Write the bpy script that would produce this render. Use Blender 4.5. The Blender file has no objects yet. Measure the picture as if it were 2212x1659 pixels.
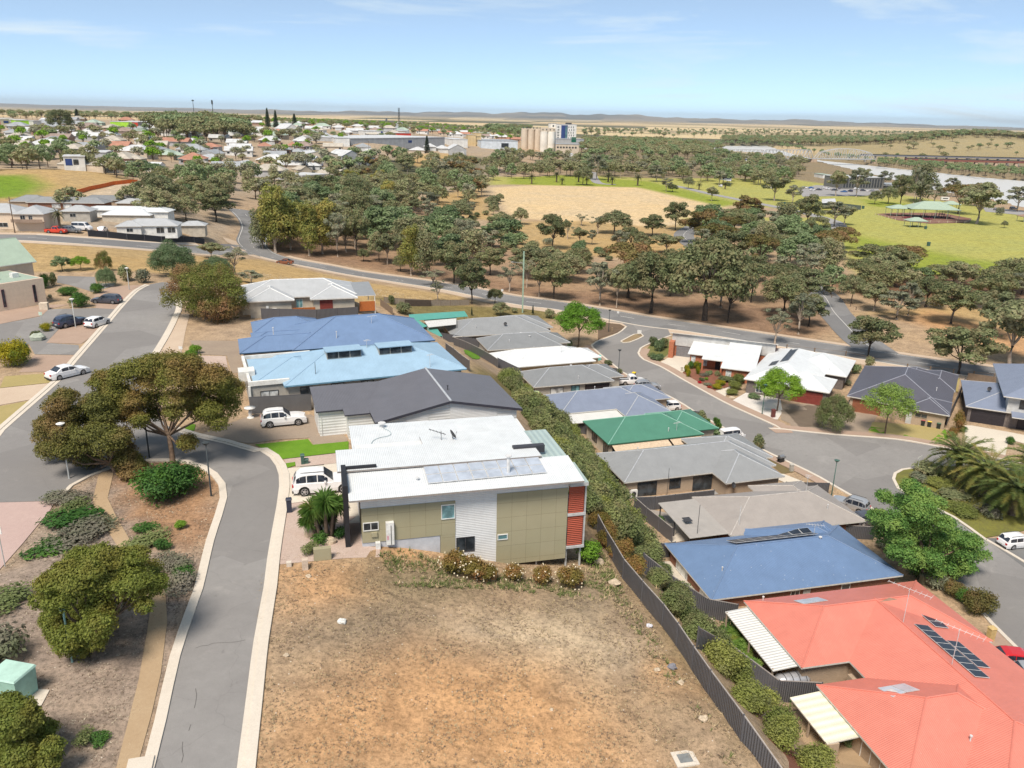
import bpy, bmesh, math, random
import numpy as np
from mathutils import Vector, Matrix
from mathutils.geometry import delaunay_2d_cdt
rnd = random.Random(7)
scene = bpy.context.scene
C = scene.collection
# ---------------------------------------------------------------- camera, sky, sun, exposure
F = 1740.; PIT = math.radians(18.35); ROLL = 0.0212; CAMH = 31.
cp, sp = math.cos(PIT), math.sin(PIT); ca, sa = math.cos(ROLL), math.sin(ROLL)
FW = np.array((0, cp, -sp)); U0 = np.array((0, sp, cp)); X0 = np.array((1., 0, 0))
RV = ca*X0 + sa*U0; UV_ = -sa*X0 + ca*U0
cam = bpy.data.cameras.new('camera'); camo = bpy.data.objects.new('camera', cam); C.objects.link(camo)
cam.sensor_width = 36; cam.lens = 36*F/2212; cam.clip_start = .5; cam.clip_end = 90000
m = Matrix.Identity(4)
for i in range(3):
    m[i][0] = RV[i]; m[i][1] = UV_[i]; m[i][2] = -FW[i]
m[2][3] = CAMH
camo.matrix_world = m; scene.camera = camo
SUN_AZ = math.radians(-158); SUN_EL = math.radians(57)
w = bpy.data.worlds.new('World'); scene.world = w; w.use_nodes = True
nt = w.node_tree; nt.nodes.clear()
def N(t, ty, **k):
    n = t.nodes.new(ty)
    for a, b in k.items(): setattr(n, a, b)
    return n
def L(t, a, b): t.links.new(a, b)
out = N(nt, 'ShaderNodeOutputWorld'); bg = N(nt, 'ShaderNodeBackground'); bg.inputs[1].default_value = .072
sky = N(nt, 'ShaderNodeTexSky'); sky.sky_type = 'NISHITA'; sky.sun_disc = False
sky.sun_elevation = SUN_EL; sky.sun_rotation = SUN_AZ; sky.altitude = 3000; sky.air_density = .50; sky.dust_density = 0.1; sky.ozone_density = 4.0
# thin wisps of high cloud over the sky colour
tc = N(nt, 'ShaderNodeTexCoord'); mp = N(nt, 'ShaderNodeMapping'); mp.inputs['Scale'].default_value = (1.6, 3.2, 14)
mp.inputs['Rotation'].default_value = (.1, .22, .3)
nz = N(nt, 'ShaderNodeTexNoise'); nz.inputs['Scale'].default_value = 1.7; nz.inputs['Detail'].default_value = 6; nz.inputs['Roughness'].default_value = .62; nz.inputs['Distortion'].default_value = .5
cr = N(nt, 'ShaderNodeValToRGB'); cr.color_ramp.elements[0].position = .52; cr.color_ramp.elements[1].position = .78
cr.color_ramp.elements[1].color = (.95, .95, .95, 1); cr.color_ramp.elements[0].color = (.24, .24, .24, 1)
mx = N(nt, 'ShaderNodeMixRGB'); mx.inputs[2].default_value = (4.6, 5.2, 5.5, 1)
L(nt, tc.outputs['Generated'], mp.inputs[0]); L(nt, mp.outputs[0], nz.inputs[0]); L(nt, nz.outputs[0], cr.inputs[0])
hsv = N(nt, 'ShaderNodeHueSaturation'); hsv.inputs['Saturation'].default_value = .9; hsv.inputs['Hue'].default_value = .486; L(nt, cr.outputs[0], mx.inputs[0]); L(nt, sky.outputs[0], mx.inputs[1]); L(nt, mx.outputs[0], hsv.inputs['Color']); L(nt, hsv.outputs[0], bg.inputs[0]); L(nt, bg.outputs[0], out.inputs[0])
sl = bpy.data.lights.new('sun', 'SUN'); sl.energy = 2.15; sl.angle = math.radians(20); sl.color = (1, .90, .78)
so = bpy.data.objects.new('sun', sl); C.objects.link(so)
sd = Vector((math.sin(SUN_AZ)*math.cos(SUN_EL), math.cos(SUN_AZ)*math.cos(SUN_EL), math.sin(SUN_EL)))
so.rotation_euler = sd.to_track_quat('Z', 'Y').to_euler(); so.location = (0, 0, 80)
scene.view_settings.view_transform = 'Standard'; scene.view_settings.look = 'None'
scene.view_settings.exposure = 1.33; scene.view_settings.gamma = 1; scene.view_settings.use_curve_mapping = False
scene.cycles.max_bounces = 6; scene.cycles.transparent_max_bounces = 8; scene.cycles.volume_bounces = 0
scene.cycles.use_denoising = True
# ---------------------------------------------------------------- photograph units: rays through the lens meet the ground
def ray(px, py): return F*FW + (px-1106)*RV - (py-829.5)*UV_
def R(px, py, z):
    d = ray(px, py); t = (z-CAMH)/d[2]; return (d[0]*t, d[1]*t, z)
OR = {'A':(0,207.4),'B':(553,207.4),'C':(1106,207.4),'D':(1659,207.4),'E':(0,518.4),'F':(460.8,553),'G':(921.6,576),'H':(1659,622),'I':(0,864),'J':(0,1244),'K':(553,806.5),'L':(518.4,1129),'M':(979.2,806.5),'N':(1325,979.2),'O':(1659,933),'P':(1094.4,1244),'Q':(1659,1244),'T':(1290.3,679.7)}
def Z(k, x, y):
    if k == '': return (x, y)
    s = 4.8 if k == 'T' else 4.0
    return (OR[k][0]+x/s, OR[k][1]+y/s)
def S(p):
    v = np.array(p, float) - np.array((0, 0, CAMH)); zc = v@FW
    return (1106+F*(v@RV)/zc, 829.5-F*(v@UV_)/zc, zc)
# ---------------------------------------------------------------- terrain: heights relaxed between break lines
GX0, GX1, GY0, GY1, GS = -340, 620, 8, 1000, 2.0
nx, ny = int((GX1-GX0)/GS)+1, int((GY1-GY0)/GS)+1
def pr(k, pts, z): return [R(*Z(k, a, b), z) for a, b in pts]
BL = []   # break lines: lists of world points
def b3(*p): BL.append([R(x, y, z) for x, y, z in p])
BL.append([(-340,8,1),(-120,8,.5),(-60,8,0),(-9,12,0),(-9.5,22,0)])
BL.append([(-60,20,0),(-60,60,0),(-70,100,0),(-72,150,.5),(-100,180,.5)])
BL.append([(-30,15,0),(-30,140,0)]); BL.append([(-45,15,0),(-45,140,0)])
b3((545,1650,0),(570,1400,0),(600,1210,0),(700,1190,0),(790,1192,0))
b3((1660,1659,-2.0),(1480,1400,-3),(1370,1250,-3.8),(1290,1133,-4.5))
BL.append([(-2,55,-2.5),(0,55.5,-3.1),(4.7,57,-3.9),(7.5,62,-4.6)])
BL.append([(0,59,-3.3),(4.5,61,-4.2)])
BL.append([(-10,54,0),(-9,60,0),(-2,75,0),(-9,98,0),(-11,110,-.5),(-24,130,-.2),(-30,142,0),(-50,146,0)])
BL.append([(7.5,65,-4.6),(4.5,72,-3),(0,86,-1.4),(-4,98,-1.2),(-7,112,-1.5),(-16,130,-2)])
b3((1130,800,-15),(1290,1010,-15),(1385,1160,-14.6),(1440,1255,-14.2),(1560,1370,-13.4),(1660,1500,-13),(1760,1659,-13))
BL.append([(-12,172,-15),(0,152,-15),(8,130,-15)]); BL.append([(-28,158,-12.5),(-20,165,-14)])
BL.append([(30,60,-13.6),(45,62,-13.8),(50,45,-13.3),(30,30,-12.7),(22,30,-12),(22,8,-11)])
BL.append([(20,95,-15),(44,95,-15),(20,120,-15),(40,125,-15),(15,170,-15),(90,100,-15),(90,150,-15)])
BL.append([(42,80,-14.6),(60,60,-14),(80,40,-14)])
BL.append([(25,8,-11),(110,8,-13),(200,8,-14),(620,8,-15)])
# roads and the slope to the parkland
mainr = [(516,452,-4.5),(532,465,-5),(546,482,-6),(551,498,-7),(547,515,-8),(545,530,-9),(560,545,-9.6),(590,557,-10.4),(628,566,-11),(700,579,-11.7),(761,591,-12.3),(870,607,-13.2),(986,624,-14),(1096,646,-14.7),(1200,660,-15),(1300,676,-15),(1394,693,-15),(1500,708,-15),(1659,733,-15),(1834,760,-15),(2059,795,-15),(2159,808,-15),(2300,829,-15)]
b3(*mainr)
leftr = [(-60,513,.5),(60,514,.4),(150,519,0),(250,527,-1.5),(350,536,-3.6),(450,545,-6.3),(543,541,-9)]
b3(*leftr)
b3((0,600,.5),(200,560,.5),(330,575,-.5),(420,600,-1)); b3((-80,500,1),(0,495,1),(200,492,.8),(380,500,-1),(460,510,-4))
b3((-80,440,3),(60,436,3),(150,432,2.5),(250,470,1.5),(330,430,1.5)); b3((-80,366,6),(90,366,6),(200,372,5),(300,400,2),(400,400,-1),(480,430,-3.5))
b3((-80,330,7),(150,330,7),(300,350,4),(480,360,-2),(640,385,-7),(760,380,-8),(850,345,-4),(960,330,-4),(1010,350,-9))
b3((600,440,-9),(700,430,-12),(850,400,-12),(1000,400,-13.5)); b3((700,520,-13),(900,500,-14.5),(1050,520,-15))
for yy in (700, 660, 620, 580, 540, 500, 470): b3((1150, yy, -15.3), (2212, yy+20, -15.3))
b3((1040,385,-14.5),(1300,370,-15),(1600,385,-16),(2212,480,-17))
BL.append([(40,700,-13),(120,1000,-12)]); BL.append([(150,640,-15),(280,900,-15),(360,1000,-15)])
BL.append([(-340,700,11),(-120,700,8),(-40,760,0),(20,820,-9)]); BL.append([(-340,1000,15),(-200,1000,13),(-60,1000,4),(0,1000,-2),(120,1000,-10),(300,1000,-15),(620,1000,-19)])
BL.append([(-340,8,1),(-340,200,3),(-340,500,7),(-340,1000,15)]); BL.append([(620,8,-15),(620,1000,-18)])
def relax():
    Zg = None
    for st in (16, 8, 4, 2):
        mx_, my_ = int((GX1-GX0)/st)+1, int((GY1-GY0)/st)+1
        if Zg is None: z = np.full((my_, mx_), -8.)
        else:
            yi = np.minimum(np.arange(my_)/2, Zg.shape[0]-1.001); xi = np.minimum(np.arange(mx_)/2, Zg.shape[1]-1.001)
            y0 = yi.astype(int); x0 = xi.astype(int); fy = (yi-y0)[:, None]; fx = (xi-x0)[None, :]
            z = (Zg[y0][:, x0]*(1-fy)*(1-fx)+Zg[y0+1][:, x0]*fy*(1-fx)+Zg[y0][:, x0+1]*(1-fy)*fx+Zg[y0+1][:, x0+1]*fy*fx)
        sm = np.zeros_like(z); ct = np.zeros_like(z)
        for l in BL:
            for a, b in zip(l[:-1], l[1:]):
                n = max(2, int(math.dist(a[:2], b[:2])/(st*.7)))
                for i in range(n+1):
                    t = i/n; x = a[0]+(b[0]-a[0])*t; y = a[1]+(b[1]-a[1])*t; h = a[2]+(b[2]-a[2])*t
                    ix = int(round((x-GX0)/st)); iy = int(round((y-GY0)/st))
                    if 0 <= ix < mx_ and 0 <= iy < my_: sm[iy, ix] += h; ct[iy, ix] += 1
        fix = ct > 0; val = np.where(fix, sm/np.maximum(ct, 1), 0)
        z = np.where(fix, val, z)
        for _ in range({16: 900, 8: 400, 4: 260, 2: 160}[st]):
            p = np.pad(z, 1, mode='edge')
            z2 = .25*(p[:-2, 1:-1]+p[2:, 1:-1]+p[1:-1, :-2]+p[1:-1, 2:])
            z = np.where(fix, val, z2)
        Zg = z
    for _ in range(3):
        p = np.pad(Zg, 1, mode='edge')
        Zg = .5*Zg+.125*(p[:-2, 1:-1]+p[2:, 1:-1]+p[1:-1, :-2]+p[1:-1, 2:])
    return Zg
ZG = relax()
RIV_N = [(1480,320),(1560,331),(1660,334),(1760,350),(1821,367),(1866,378),(1946,398),(2034,421),(2134,436),(2230,460),(2400,505)]
RIV_F = [(1480,314),(1560,315),(1660,315),(1720,335),(1776,347),(1874,357),(1946,365),(2034,374),(2096,381),(2212,391),(2400,412)]
WZ = -19.
RIVP = [R(x, y, WZ)[:2] for x, y in RIV_N] + [R(x, y, WZ)[:2] for x, y in reversed(RIV_F)]
def inpoly(P_, X, Y):
    X = np.asarray(X, float); Y = np.asarray(Y, float); ins = np.zeros(X.shape, bool); n = len(P_)
    for i in range(n):
        x1, y1 = P_[i][:2]; x2, y2 = P_[(i+1) % n][:2]
        c = ((y1 > Y) != (y2 > Y)); 
        with np.errstate(divide='ignore', invalid='ignore'):
            xx = (x2-x1)*(Y-y1)/(y2-y1)+x1 if y2 != y1 else np.full(Y.shape, 1e9)
        ins ^= c & (X < xx)
    return ins
def zfar(X, Y):
    # rolling plain beyond the mapped ground
    X = np.asarray(X, float); Y = np.asarray(Y, float)
    th = X/np.maximum(Y, 1)
    base = np.interp(th, [-.8, -.35, -.12, 0, .12, .35, .8], [16, 15, 7, -3, -12, -17, -17])
    fade = np.clip((Y-1500)/5000, 0, 1)
    base = base*(1-fade) + (-16+6*np.clip(-th*2, 0, 1))*fade
    roll = 5*np.sin(X/610+1)*np.sin(Y/900+.5)+4*np.sin(X/1700+2.1)*np.cos(Y/1400)
    return base+roll*np.clip((Y-1400)/2500, 0, 1)
def G(X, Y):
    X = np.asarray(X, float); Y = np.asarray(Y, float)
    xi = np.clip((X-GX0)/GS, 0, nx-1.001); yi = np.clip((Y-GY0)/GS, 0, ny-1.001)
    x0 = xi.astype(int); y0 = yi.astype(int); fx = xi-x0; fy = yi-y0
    g = ZG[y0, x0]*(1-fy)*(1-fx)+ZG[y0+1, x0]*fy*(1-fx)+ZG[y0, x0+1]*(1-fy)*fx+ZG[y0+1, x0+1]*fy*fx
    ex = np.maximum(np.maximum(GX0-X, X-GX1), np.maximum(Y-GY1, 0)); t = np.clip(ex/350, 0, 1); t = t*t*(3-2*t)
    g = g*(1-t)+zfar(X, Y)*t
    return g
def gz(x, y): return float(G(x, y))
def P(px, py, dz=0):
    d = ray(px, py); z = -8.
    lo, hi = 10., 60000.
    # march down the ray until it meets the ground
    h = math.hypot(d[0], d[1]); 
    prev = 10.; s = 14.
    while s < 60000:
        x, y, zz = d[0]/h*s, d[1]/h*s, CAMH+d[2]/h*s
        if zz < gz(x, y)+dz: break
        prev = s; s *= 1.02
    a, b = prev, s
    for _ in range(30):
        c = (a+b)/2; x, y, zz = d[0]/h*c, d[1]/h*c, CAMH+d[2]/h*c
        if zz < gz(x, y)+dz: b = c
        else: a = c
    x, y = d[0]/h*b, d[1]/h*b
    return (x, y, gz(x, y))
def PZ(k, x, y): return P(*Z(k, x, y))
def PP(k, pts): return [PZ(k, a, b) for a, b in pts]
def height_to(p, top):
    """real height of a thing standing at p whose top is seen at row top"""
    lo, hi = 0, 60
    for _ in range(30):
        mdl = (lo+hi)/2
        if S((p[0], p[1], p[2]+mdl))[1] > top: lo = mdl
        else: hi = mdl
    return lo
# ---------------------------------------------------------------- object helpers
def tag(o, label=None, cat=None, group=None, kind=None):
    if label: o['label'] = label
    if cat: o['category'] = cat
    if group: o['group'] = group
    if kind: o['kind'] = kind
    return o
def empty(name, loc, rz=0, label=None, cat=None, group=None):
    o = bpy.data.objects.new(name, None); C.objects.link(o); o.location = loc; o.rotation_euler = (0, 0, rz); o.empty_display_size = .2
    return tag(o, label, cat, group)
class MB:
    def __init__(s): s.v = []; s.f = []; s.m = []; s.uv = []
    def face(s, pts, mi=0, uv=None):
        i = len(s.v); s.v += [tuple(map(float, p)) for p in pts]; s.f.append(tuple(range(i, i+len(pts)))); s.m.append(mi)
        s.uv.append(uv if uv else [(p[0]+p[1], p[2]) for p in pts])
    def box(s, x0, x1, y0, y1, z0, z1, mi=0, bot=True):
        if x0 > x1: x0, x1 = x1, x0
        if y0 > y1: y0, y1 = y1, y0
        s.hexa([(x0,y0,z0),(x1,y0,z0),(x1,y1,z0),(x0,y1,z0)], [(x0,y0,z1),(x1,y0,z1),(x1,y1,z1),(x0,y1,z1)], mi, bot)
    def hexa(s, b, t, mi=0, bot=True):
        n = len(b)
        for i in range(n):
            j = (i+1) % n; l = math.dist(b[i][:2], b[j][:2])
            s.face([b[i], b[j], t[j], t[i]], mi, [(0, b[i][2]), (l, b[j][2]), (l, t[j][2]), (0, t[i][2])])
        s.face(t, mi, [(p[0], p[1]) for p in t])
        if bot: s.face(b[::-1], mi, [(p[0], p[1]) for p in b[::-1]])
    def beam(s, a, b, r, mi=0, n=4, r2=None):
        a = Vector(a); b = Vector(b); d = (b-a)
        if d.length < 1e-6: return
        q = d.to_track_quat('Z', 'Y'); r2 = r if r2 is None else r2
        A = [a+q@Vector((math.cos((i+.5)*2*math.pi/n)*r, math.sin((i+.5)*2*math.pi/n)*r, 0)) for i in range(n)]
        B = [b+q@Vector((math.cos((i+.5)*2*math.pi/n)*r2, math.sin((i+.5)*2*math.pi/n)*r2, 0)) for i in range(n)]
        for i in range(n): s.face([A[i], A[(i+1) % n], B[(i+1) % n], B[i]], mi)
        s.face(B, mi); s.face(A[::-1], mi)
    def tube(s, pts, rs, mi=0, n=6):
        rings = []
        for i, p in enumerate(pts):
            p = Vector(p); a = Vector(pts[max(0, i-1)]); b = Vector(pts[min(len(pts)-1, i+1)]); q = (b-a).to_track_quat('Z', 'Y')
            base = len(s.v); s.v += [tuple(p+q@Vector((math.cos(k*2*math.pi/n)*rs[i], math.sin(k*2*math.pi/n)*rs[i], 0))) for k in range(n)]
            rings.append(base)
        for a, b in zip(rings[:-1], rings[1:]):
            for k in range(n):
                s.f.append((a+k, a+(k+1) % n, b+(k+1) % n, b+k)); s.m.append(mi); s.uv.append([(0, 0)]*4)
        s.f.append(tuple(rings[-1]+k for k in range(n))); s.m.append(mi); s.uv.append([(0, 0)]*n)
    def blob(s, c, r, mi=0, seed=0, sq=(1, 1, 1), rough=.15, n=8):
        rr = random.Random(seed); base = len(s.v); rows = n//2+1
        for i in range(rows+1):
            ph = math.pi*i/rows
            for k in range(n):
                th = 2*math.pi*k/n; q = r*(1+rr.uniform(-rough, rough)) if 0 < i < rows else r
                s.v.append((c[0]+q*math.sin(ph)*math.cos(th)*sq[0], c[1]+q*math.sin(ph)*math.sin(th)*sq[1], c[2]+q*math.cos(ph)*sq[2]))
        for i in range(rows):
            for k in range(n):
                a = base+i*n+k; b = base+i*n+(k+1) % n
                s.f.append((a, a+n, b+n, b)); s.m.append(mi); s.uv.append([(0, 0)]*4)
    def build(s, name, mats, parent=None, smooth=False, top=None):
        me = bpy.data.meshes.new(name); me.from_pydata(s.v, [], s.f)
        if not isinstance(mats, (list, tuple)): mats = [mats]
        for q in mats: me.materials.append(q)
        me.polygons.foreach_set('material_index', s.m)
        ul = me.uv_layers.new(name='UVMap'); ul.data.foreach_set('uv', [c for f in s.uv for p in f for c in p])
        if smooth: me.polygons.foreach_set('use_smooth', [True]*len(s.f))
        me.update(); o = bpy.data.objects.new(name, me); C.objects.link(o)
        if parent: o.parent = parent
        return o
def dup(o, loc=None, rz=None, sc=None, label=None, group=None):
    c = o.copy(); C.objects.link(c)
    if loc is not None: c.location = loc
    if rz is not None: c.rotation_euler = (0, 0, rz)
    if sc is not None: c.scale = sc if isinstance(sc, (tuple, list)) else (sc, sc, sc)
    if label: c['label'] = label
    if group: c['group'] = group
    for k in o.children:
        d = k.copy(); C.objects.link(d); d.parent = c
        for g in k.children:
            e = g.copy(); C.objects.link(e); e.parent = d
    return c
# ---------------------------------------------------------------- materials
def newmat(name):
    mt = bpy.data.materials.new(name); mt.use_nodes = True; t = mt.node_tree; b = t.nodes['Principled BSDF']; return mt, t, b
def mixrgb(t, fac, a, b, mode='MIX'):
    n = N(t, 'ShaderNodeMixRGB', blend_type=mode)
    for i, q in ((0, fac), (1, a), (2, b)):
        if hasattr(q, 'is_output') or isinstance(q, bpy.types.NodeSocket): L(t, q, n.inputs[i])
        elif i == 0: n.inputs[0].default_value = q
        else: n.inputs[i].default_value = (*q[:3], 1)
    return n.outputs[0]
def noise(t, scale, detail=4, rough=.6, co=None, dist=0):
    n = N(t, 'ShaderNodeTexNoise'); n.inputs['Scale'].default_value = scale; n.inputs['Detail'].default_value = detail; n.inputs['Roughness'].default_value = rough
    n.inputs['Distortion'].default_value = dist
    if co is not None: L(t, co, n.inputs['Vector'])
    return n.outputs[0]
def ramp(t, v, a, b, ca_=(0, 0, 0), cb_=(1, 1, 1)):
    r = N(t, 'ShaderNodeValToRGB'); r.color_ramp.elements[0].position = a; r.color_ramp.elements[1].position = b
    r.color_ramp.elements[0].color = (*ca_, 1); r.color_ramp.elements[1].color = (*cb_, 1); L(t, v, r.inputs[0]); return r.outputs[0]
def mapr(t, v, a, b, c, d):
    r = N(t, 'ShaderNodeMapRange'); L(t, v, r.inputs[0])
    for i, q in enumerate((a, b, c, d)): r.inputs[i+1].default_value = q
    return r.outputs[0]
def bumpn(t, b, h, dist=.02, strength=.5):
    n = N(t, 'ShaderNodeBump'); n.inputs['Distance'].default_value = dist; n.inputs['Strength'].default_value = strength; L(t, h, n.inputs['Height']); L(t, n.outputs[0], b.inputs['Normal'])
def mat(name, c, rough=.75, metal=0, ns=3., na=.12, bump=0, spec=.3, c2=None, gen=True):
    mt, t, b = newmat(name); b.inputs['Roughness'].default_value = rough; b.inputs['Metallic'].default_value = metal; b.inputs['Specular IOR Level'].default_value = spec
    co = N(t, 'ShaderNodeTexCoord').outputs['Object']; nf = noise(t, ns, 5, .65, co)
    d = c2 if c2 else tuple(max(0, q*(1-na*2)) for q in c); e = c if c2 else tuple(min(1, q*(1+na)) for q in c)
    L(t, mixrgb(t, ramp(t, nf, .3, .7), d, e), b.inputs['Base Color'])
    if bump: bumpn(t, b, noise(t, ns*6, 3, .6, co), bump)
    return mt
def corr(name, c, pitch=.15, rough=.45, amp=.014, spec=.35, var=.08, dirt=None):
    """profiled metal sheet: ribs run down the slope, spaced along UV u"""
    mt, t, b = newmat(name); b.inputs['Roughness'].default_value = rough; b.inputs['Specular IOR Level'].default_value = spec
    tcn = N(t, 'ShaderNodeTexCoord'); sx = N(t, 'ShaderNodeSeparateXYZ'); L(t, tcn.outputs['UV'], sx.inputs[0])
    mu = N(t, 'ShaderNodeMath', operation='MULTIPLY'); L(t, sx.outputs[0], mu.inputs[0]); mu.inputs[1].default_value = 2*math.pi/pitch
    sn = N(t, 'ShaderNodeMath', operation='SINE'); L(t, mu.outputs[0], sn.inputs[0])
    nf = noise(t, .7, 5, .65, tcn.outputs['Object']); n2 = noise(t, 9, 3, .6, tcn.outputs['Object'])
    col = mixrgb(t, ramp(t, nf, .3, .7), tuple(q*(1-var) for q in c), tuple(min(1, q*(1+var)) for q in c))
    col = mixrgb(t, mapr(t, n2, .35, .75, 0, .25), col, tuple(q*.72 for q in c))
    if dirt:
        vo = N(t, 'ShaderNodeTexVoronoi'); vo.inputs['Scale'].default_value = 1.6; L(t, tcn.outputs['Object'], vo.inputs[0])
        col = mixrgb(t, ramp(t, vo.outputs['Distance'], .03, .075, (1, 1, 1), (0, 0, 0)), col, dirt)
    col = mixrgb(t, mapr(t, sn.outputs[0], -1, 0, .20, 0), col, tuple(q*.45 for q in c)); st_ = N(t, 'ShaderNodeMapping'); st_.inputs['Scale'].default_value = (5.5, .25, 1); L(t, tcn.outputs['UV'], st_.inputs[0])
    col = mixrgb(t, mapr(t, noise(t, 1, 4, .7, st_.outputs[0]), .5, .75, 0, .22), col, tuple(q*.6 for q in c)); L(t, col, b.inputs['Base Color']); bumpn(t, b, sn.outputs[0], amp, .6)
    return mt
def brick(name, c1, c2, mortar, sc=4.2):
    mt, t, b = newmat(name); b.inputs['Roughness'].default_value = .85; b.inputs['Specular IOR Level'].default_value = .15
    tcn = N(t, 'ShaderNodeTexCoord'); bt = N(t, 'ShaderNodeTexBrick'); bt.inputs['Scale'].default_value = sc
    bt.inputs['Color1'].default_value = (*c1, 1); bt.inputs['Color2'].default_value = (*c2, 1); bt.inputs['Mortar'].default_value = (*mortar, 1)
    bt.inputs['Mortar Size'].default_value = .015; bt.inputs['Brick Width'].default_value = 1.0; bt.inputs['Row Height'].default_value = .36
    L(t, tcn.outputs['UV'], bt.inputs['Vector']); nf = noise(t, 1.5, 4, .6, tcn.outputs['Object'])
    L(t, mixrgb(t, mapr(t, nf, .3, .7, 0, .3), bt.outputs['Color'], tuple(q*.75 for q in c1)), b.inputs['Base Color']); bumpn(t, b, bt.outputs['Fac'], .01, .3)
    return mt
def glass(name, c=(.02, .025, .03)):
    mt, t, b = newmat(name); b.inputs['Roughness'].default_value = .08; b.inputs['Specular IOR Level'].default_value = .6
    co = N(t, 'ShaderNodeTexCoord').outputs['Object']; L(t, mixrgb(t, ramp(t, noise(t, 1.3, 2, .5, co), .4, .6), c, tuple(q*2.2+.01 for q in c)), b.inputs['Base Color']); return mt
def paint(name, c, rough=.28, metal=.0, coat=.6):
    mt, t, b = newmat(name); b.inputs['Base Color'].default_value = (*c, 1); b.inputs['Roughness'].default_value = rough; b.inputs['Metallic'].default_value = metal
    b.inputs['Coat Weight'].default_value = coat; b.inputs['Coat Roughness'].default_value = .08
    co = N(t, 'ShaderNodeTexCoord').outputs['Object']; L(t, mixrgb(t, mapr(t, noise(t, 5, 4, .6, co), .3, .7, 0, .12), c, tuple(q*.6+.02 for q in c)), b.inputs['Base Color']); return mt
def granular(name, c1, c2, c3=None, s1=2., s2=26., rough=.95, bump=.02, rt=(.35, .65), objc=False, mid=.35, patch=0):
    """ground-like stuff: big patches of two tones under a fine grain of a third"""
    mt, t, b = newmat(name); b.inputs['Roughness'].default_value = rough; b.inputs['Specular IOR Level'].default_value = .12
    co = N(t, 'ShaderNodeTexCoord').outputs['Object']
    col = mixrgb(t, ramp(t, noise(t, s1/10, 6, .65, co), *rt), c1, c2)
    col = mixrgb(t, mapr(t, noise(t, s1*1.3, 4, .7, co), .35, .7, 0, mid), col, c3 or tuple(q*.6 for q in c1))
    g = noise(t, s2, 3, .75, co); col = mixrgb(t, mapr(t, g, .42, .68, 0, .6), col, c3 or tuple(q*.55 for q in c1))
    if patch:   # repaired patches, stains and worn wheel paths
        vo = N(t, 'ShaderNodeTexVoronoi'); vo.inputs['Scale'].default_value = .11; L(t, co, vo.inputs[0]); vs_ = N(t, 'ShaderNodeSeparateXYZ'); L(t, vo.outputs['Color'], vs_.inputs[0])
        col = mixrgb(t, mapr(t, vs_.outputs[0], .6, .62, 0, patch), col, tuple(q*.78 for q in c1)); col = mixrgb(t, ramp(t, noise(t, .28, 6, .75, co, 1.2), .56, .70), col, mixrgb(t, 1, col, (1.14, 1.13, 1.12), 'MULTIPLY')); col = mixrgb(t, ramp(t, noise(t, .9, 4, .7, co, .6), .64, .74, (0, 0, 0), (.5, .5, .5)), col, tuple(q*.55 for q in c1))
        ck = N(t, 'ShaderNodeTexVoronoi', feature='DISTANCE_TO_EDGE'); ck.inputs['Scale'].default_value = .16; wn = N(t, 'ShaderNodeMixRGB', blend_type='ADD'); wn.inputs[0].default_value = .9; L(t, co, wn.inputs[1]); nn_ = N(t, 'ShaderNodeTexNoise'); nn_.inputs['Scale'].default_value = .8; L(t, co, nn_.inputs[0]); L(t, nn_.outputs['Color'], wn.inputs[2]); L(t, wn.outputs[0], ck.inputs[0])
        col = mixrgb(t, ramp(t, ck.outputs[0], .001, .003, (.25, .25, .25), (0, 0, 0)), col, tuple(q*.4 for q in c1))
    L(t, col, b.inputs['Base Color']); bumpn(t, b, g, bump, .7); return mt
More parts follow.
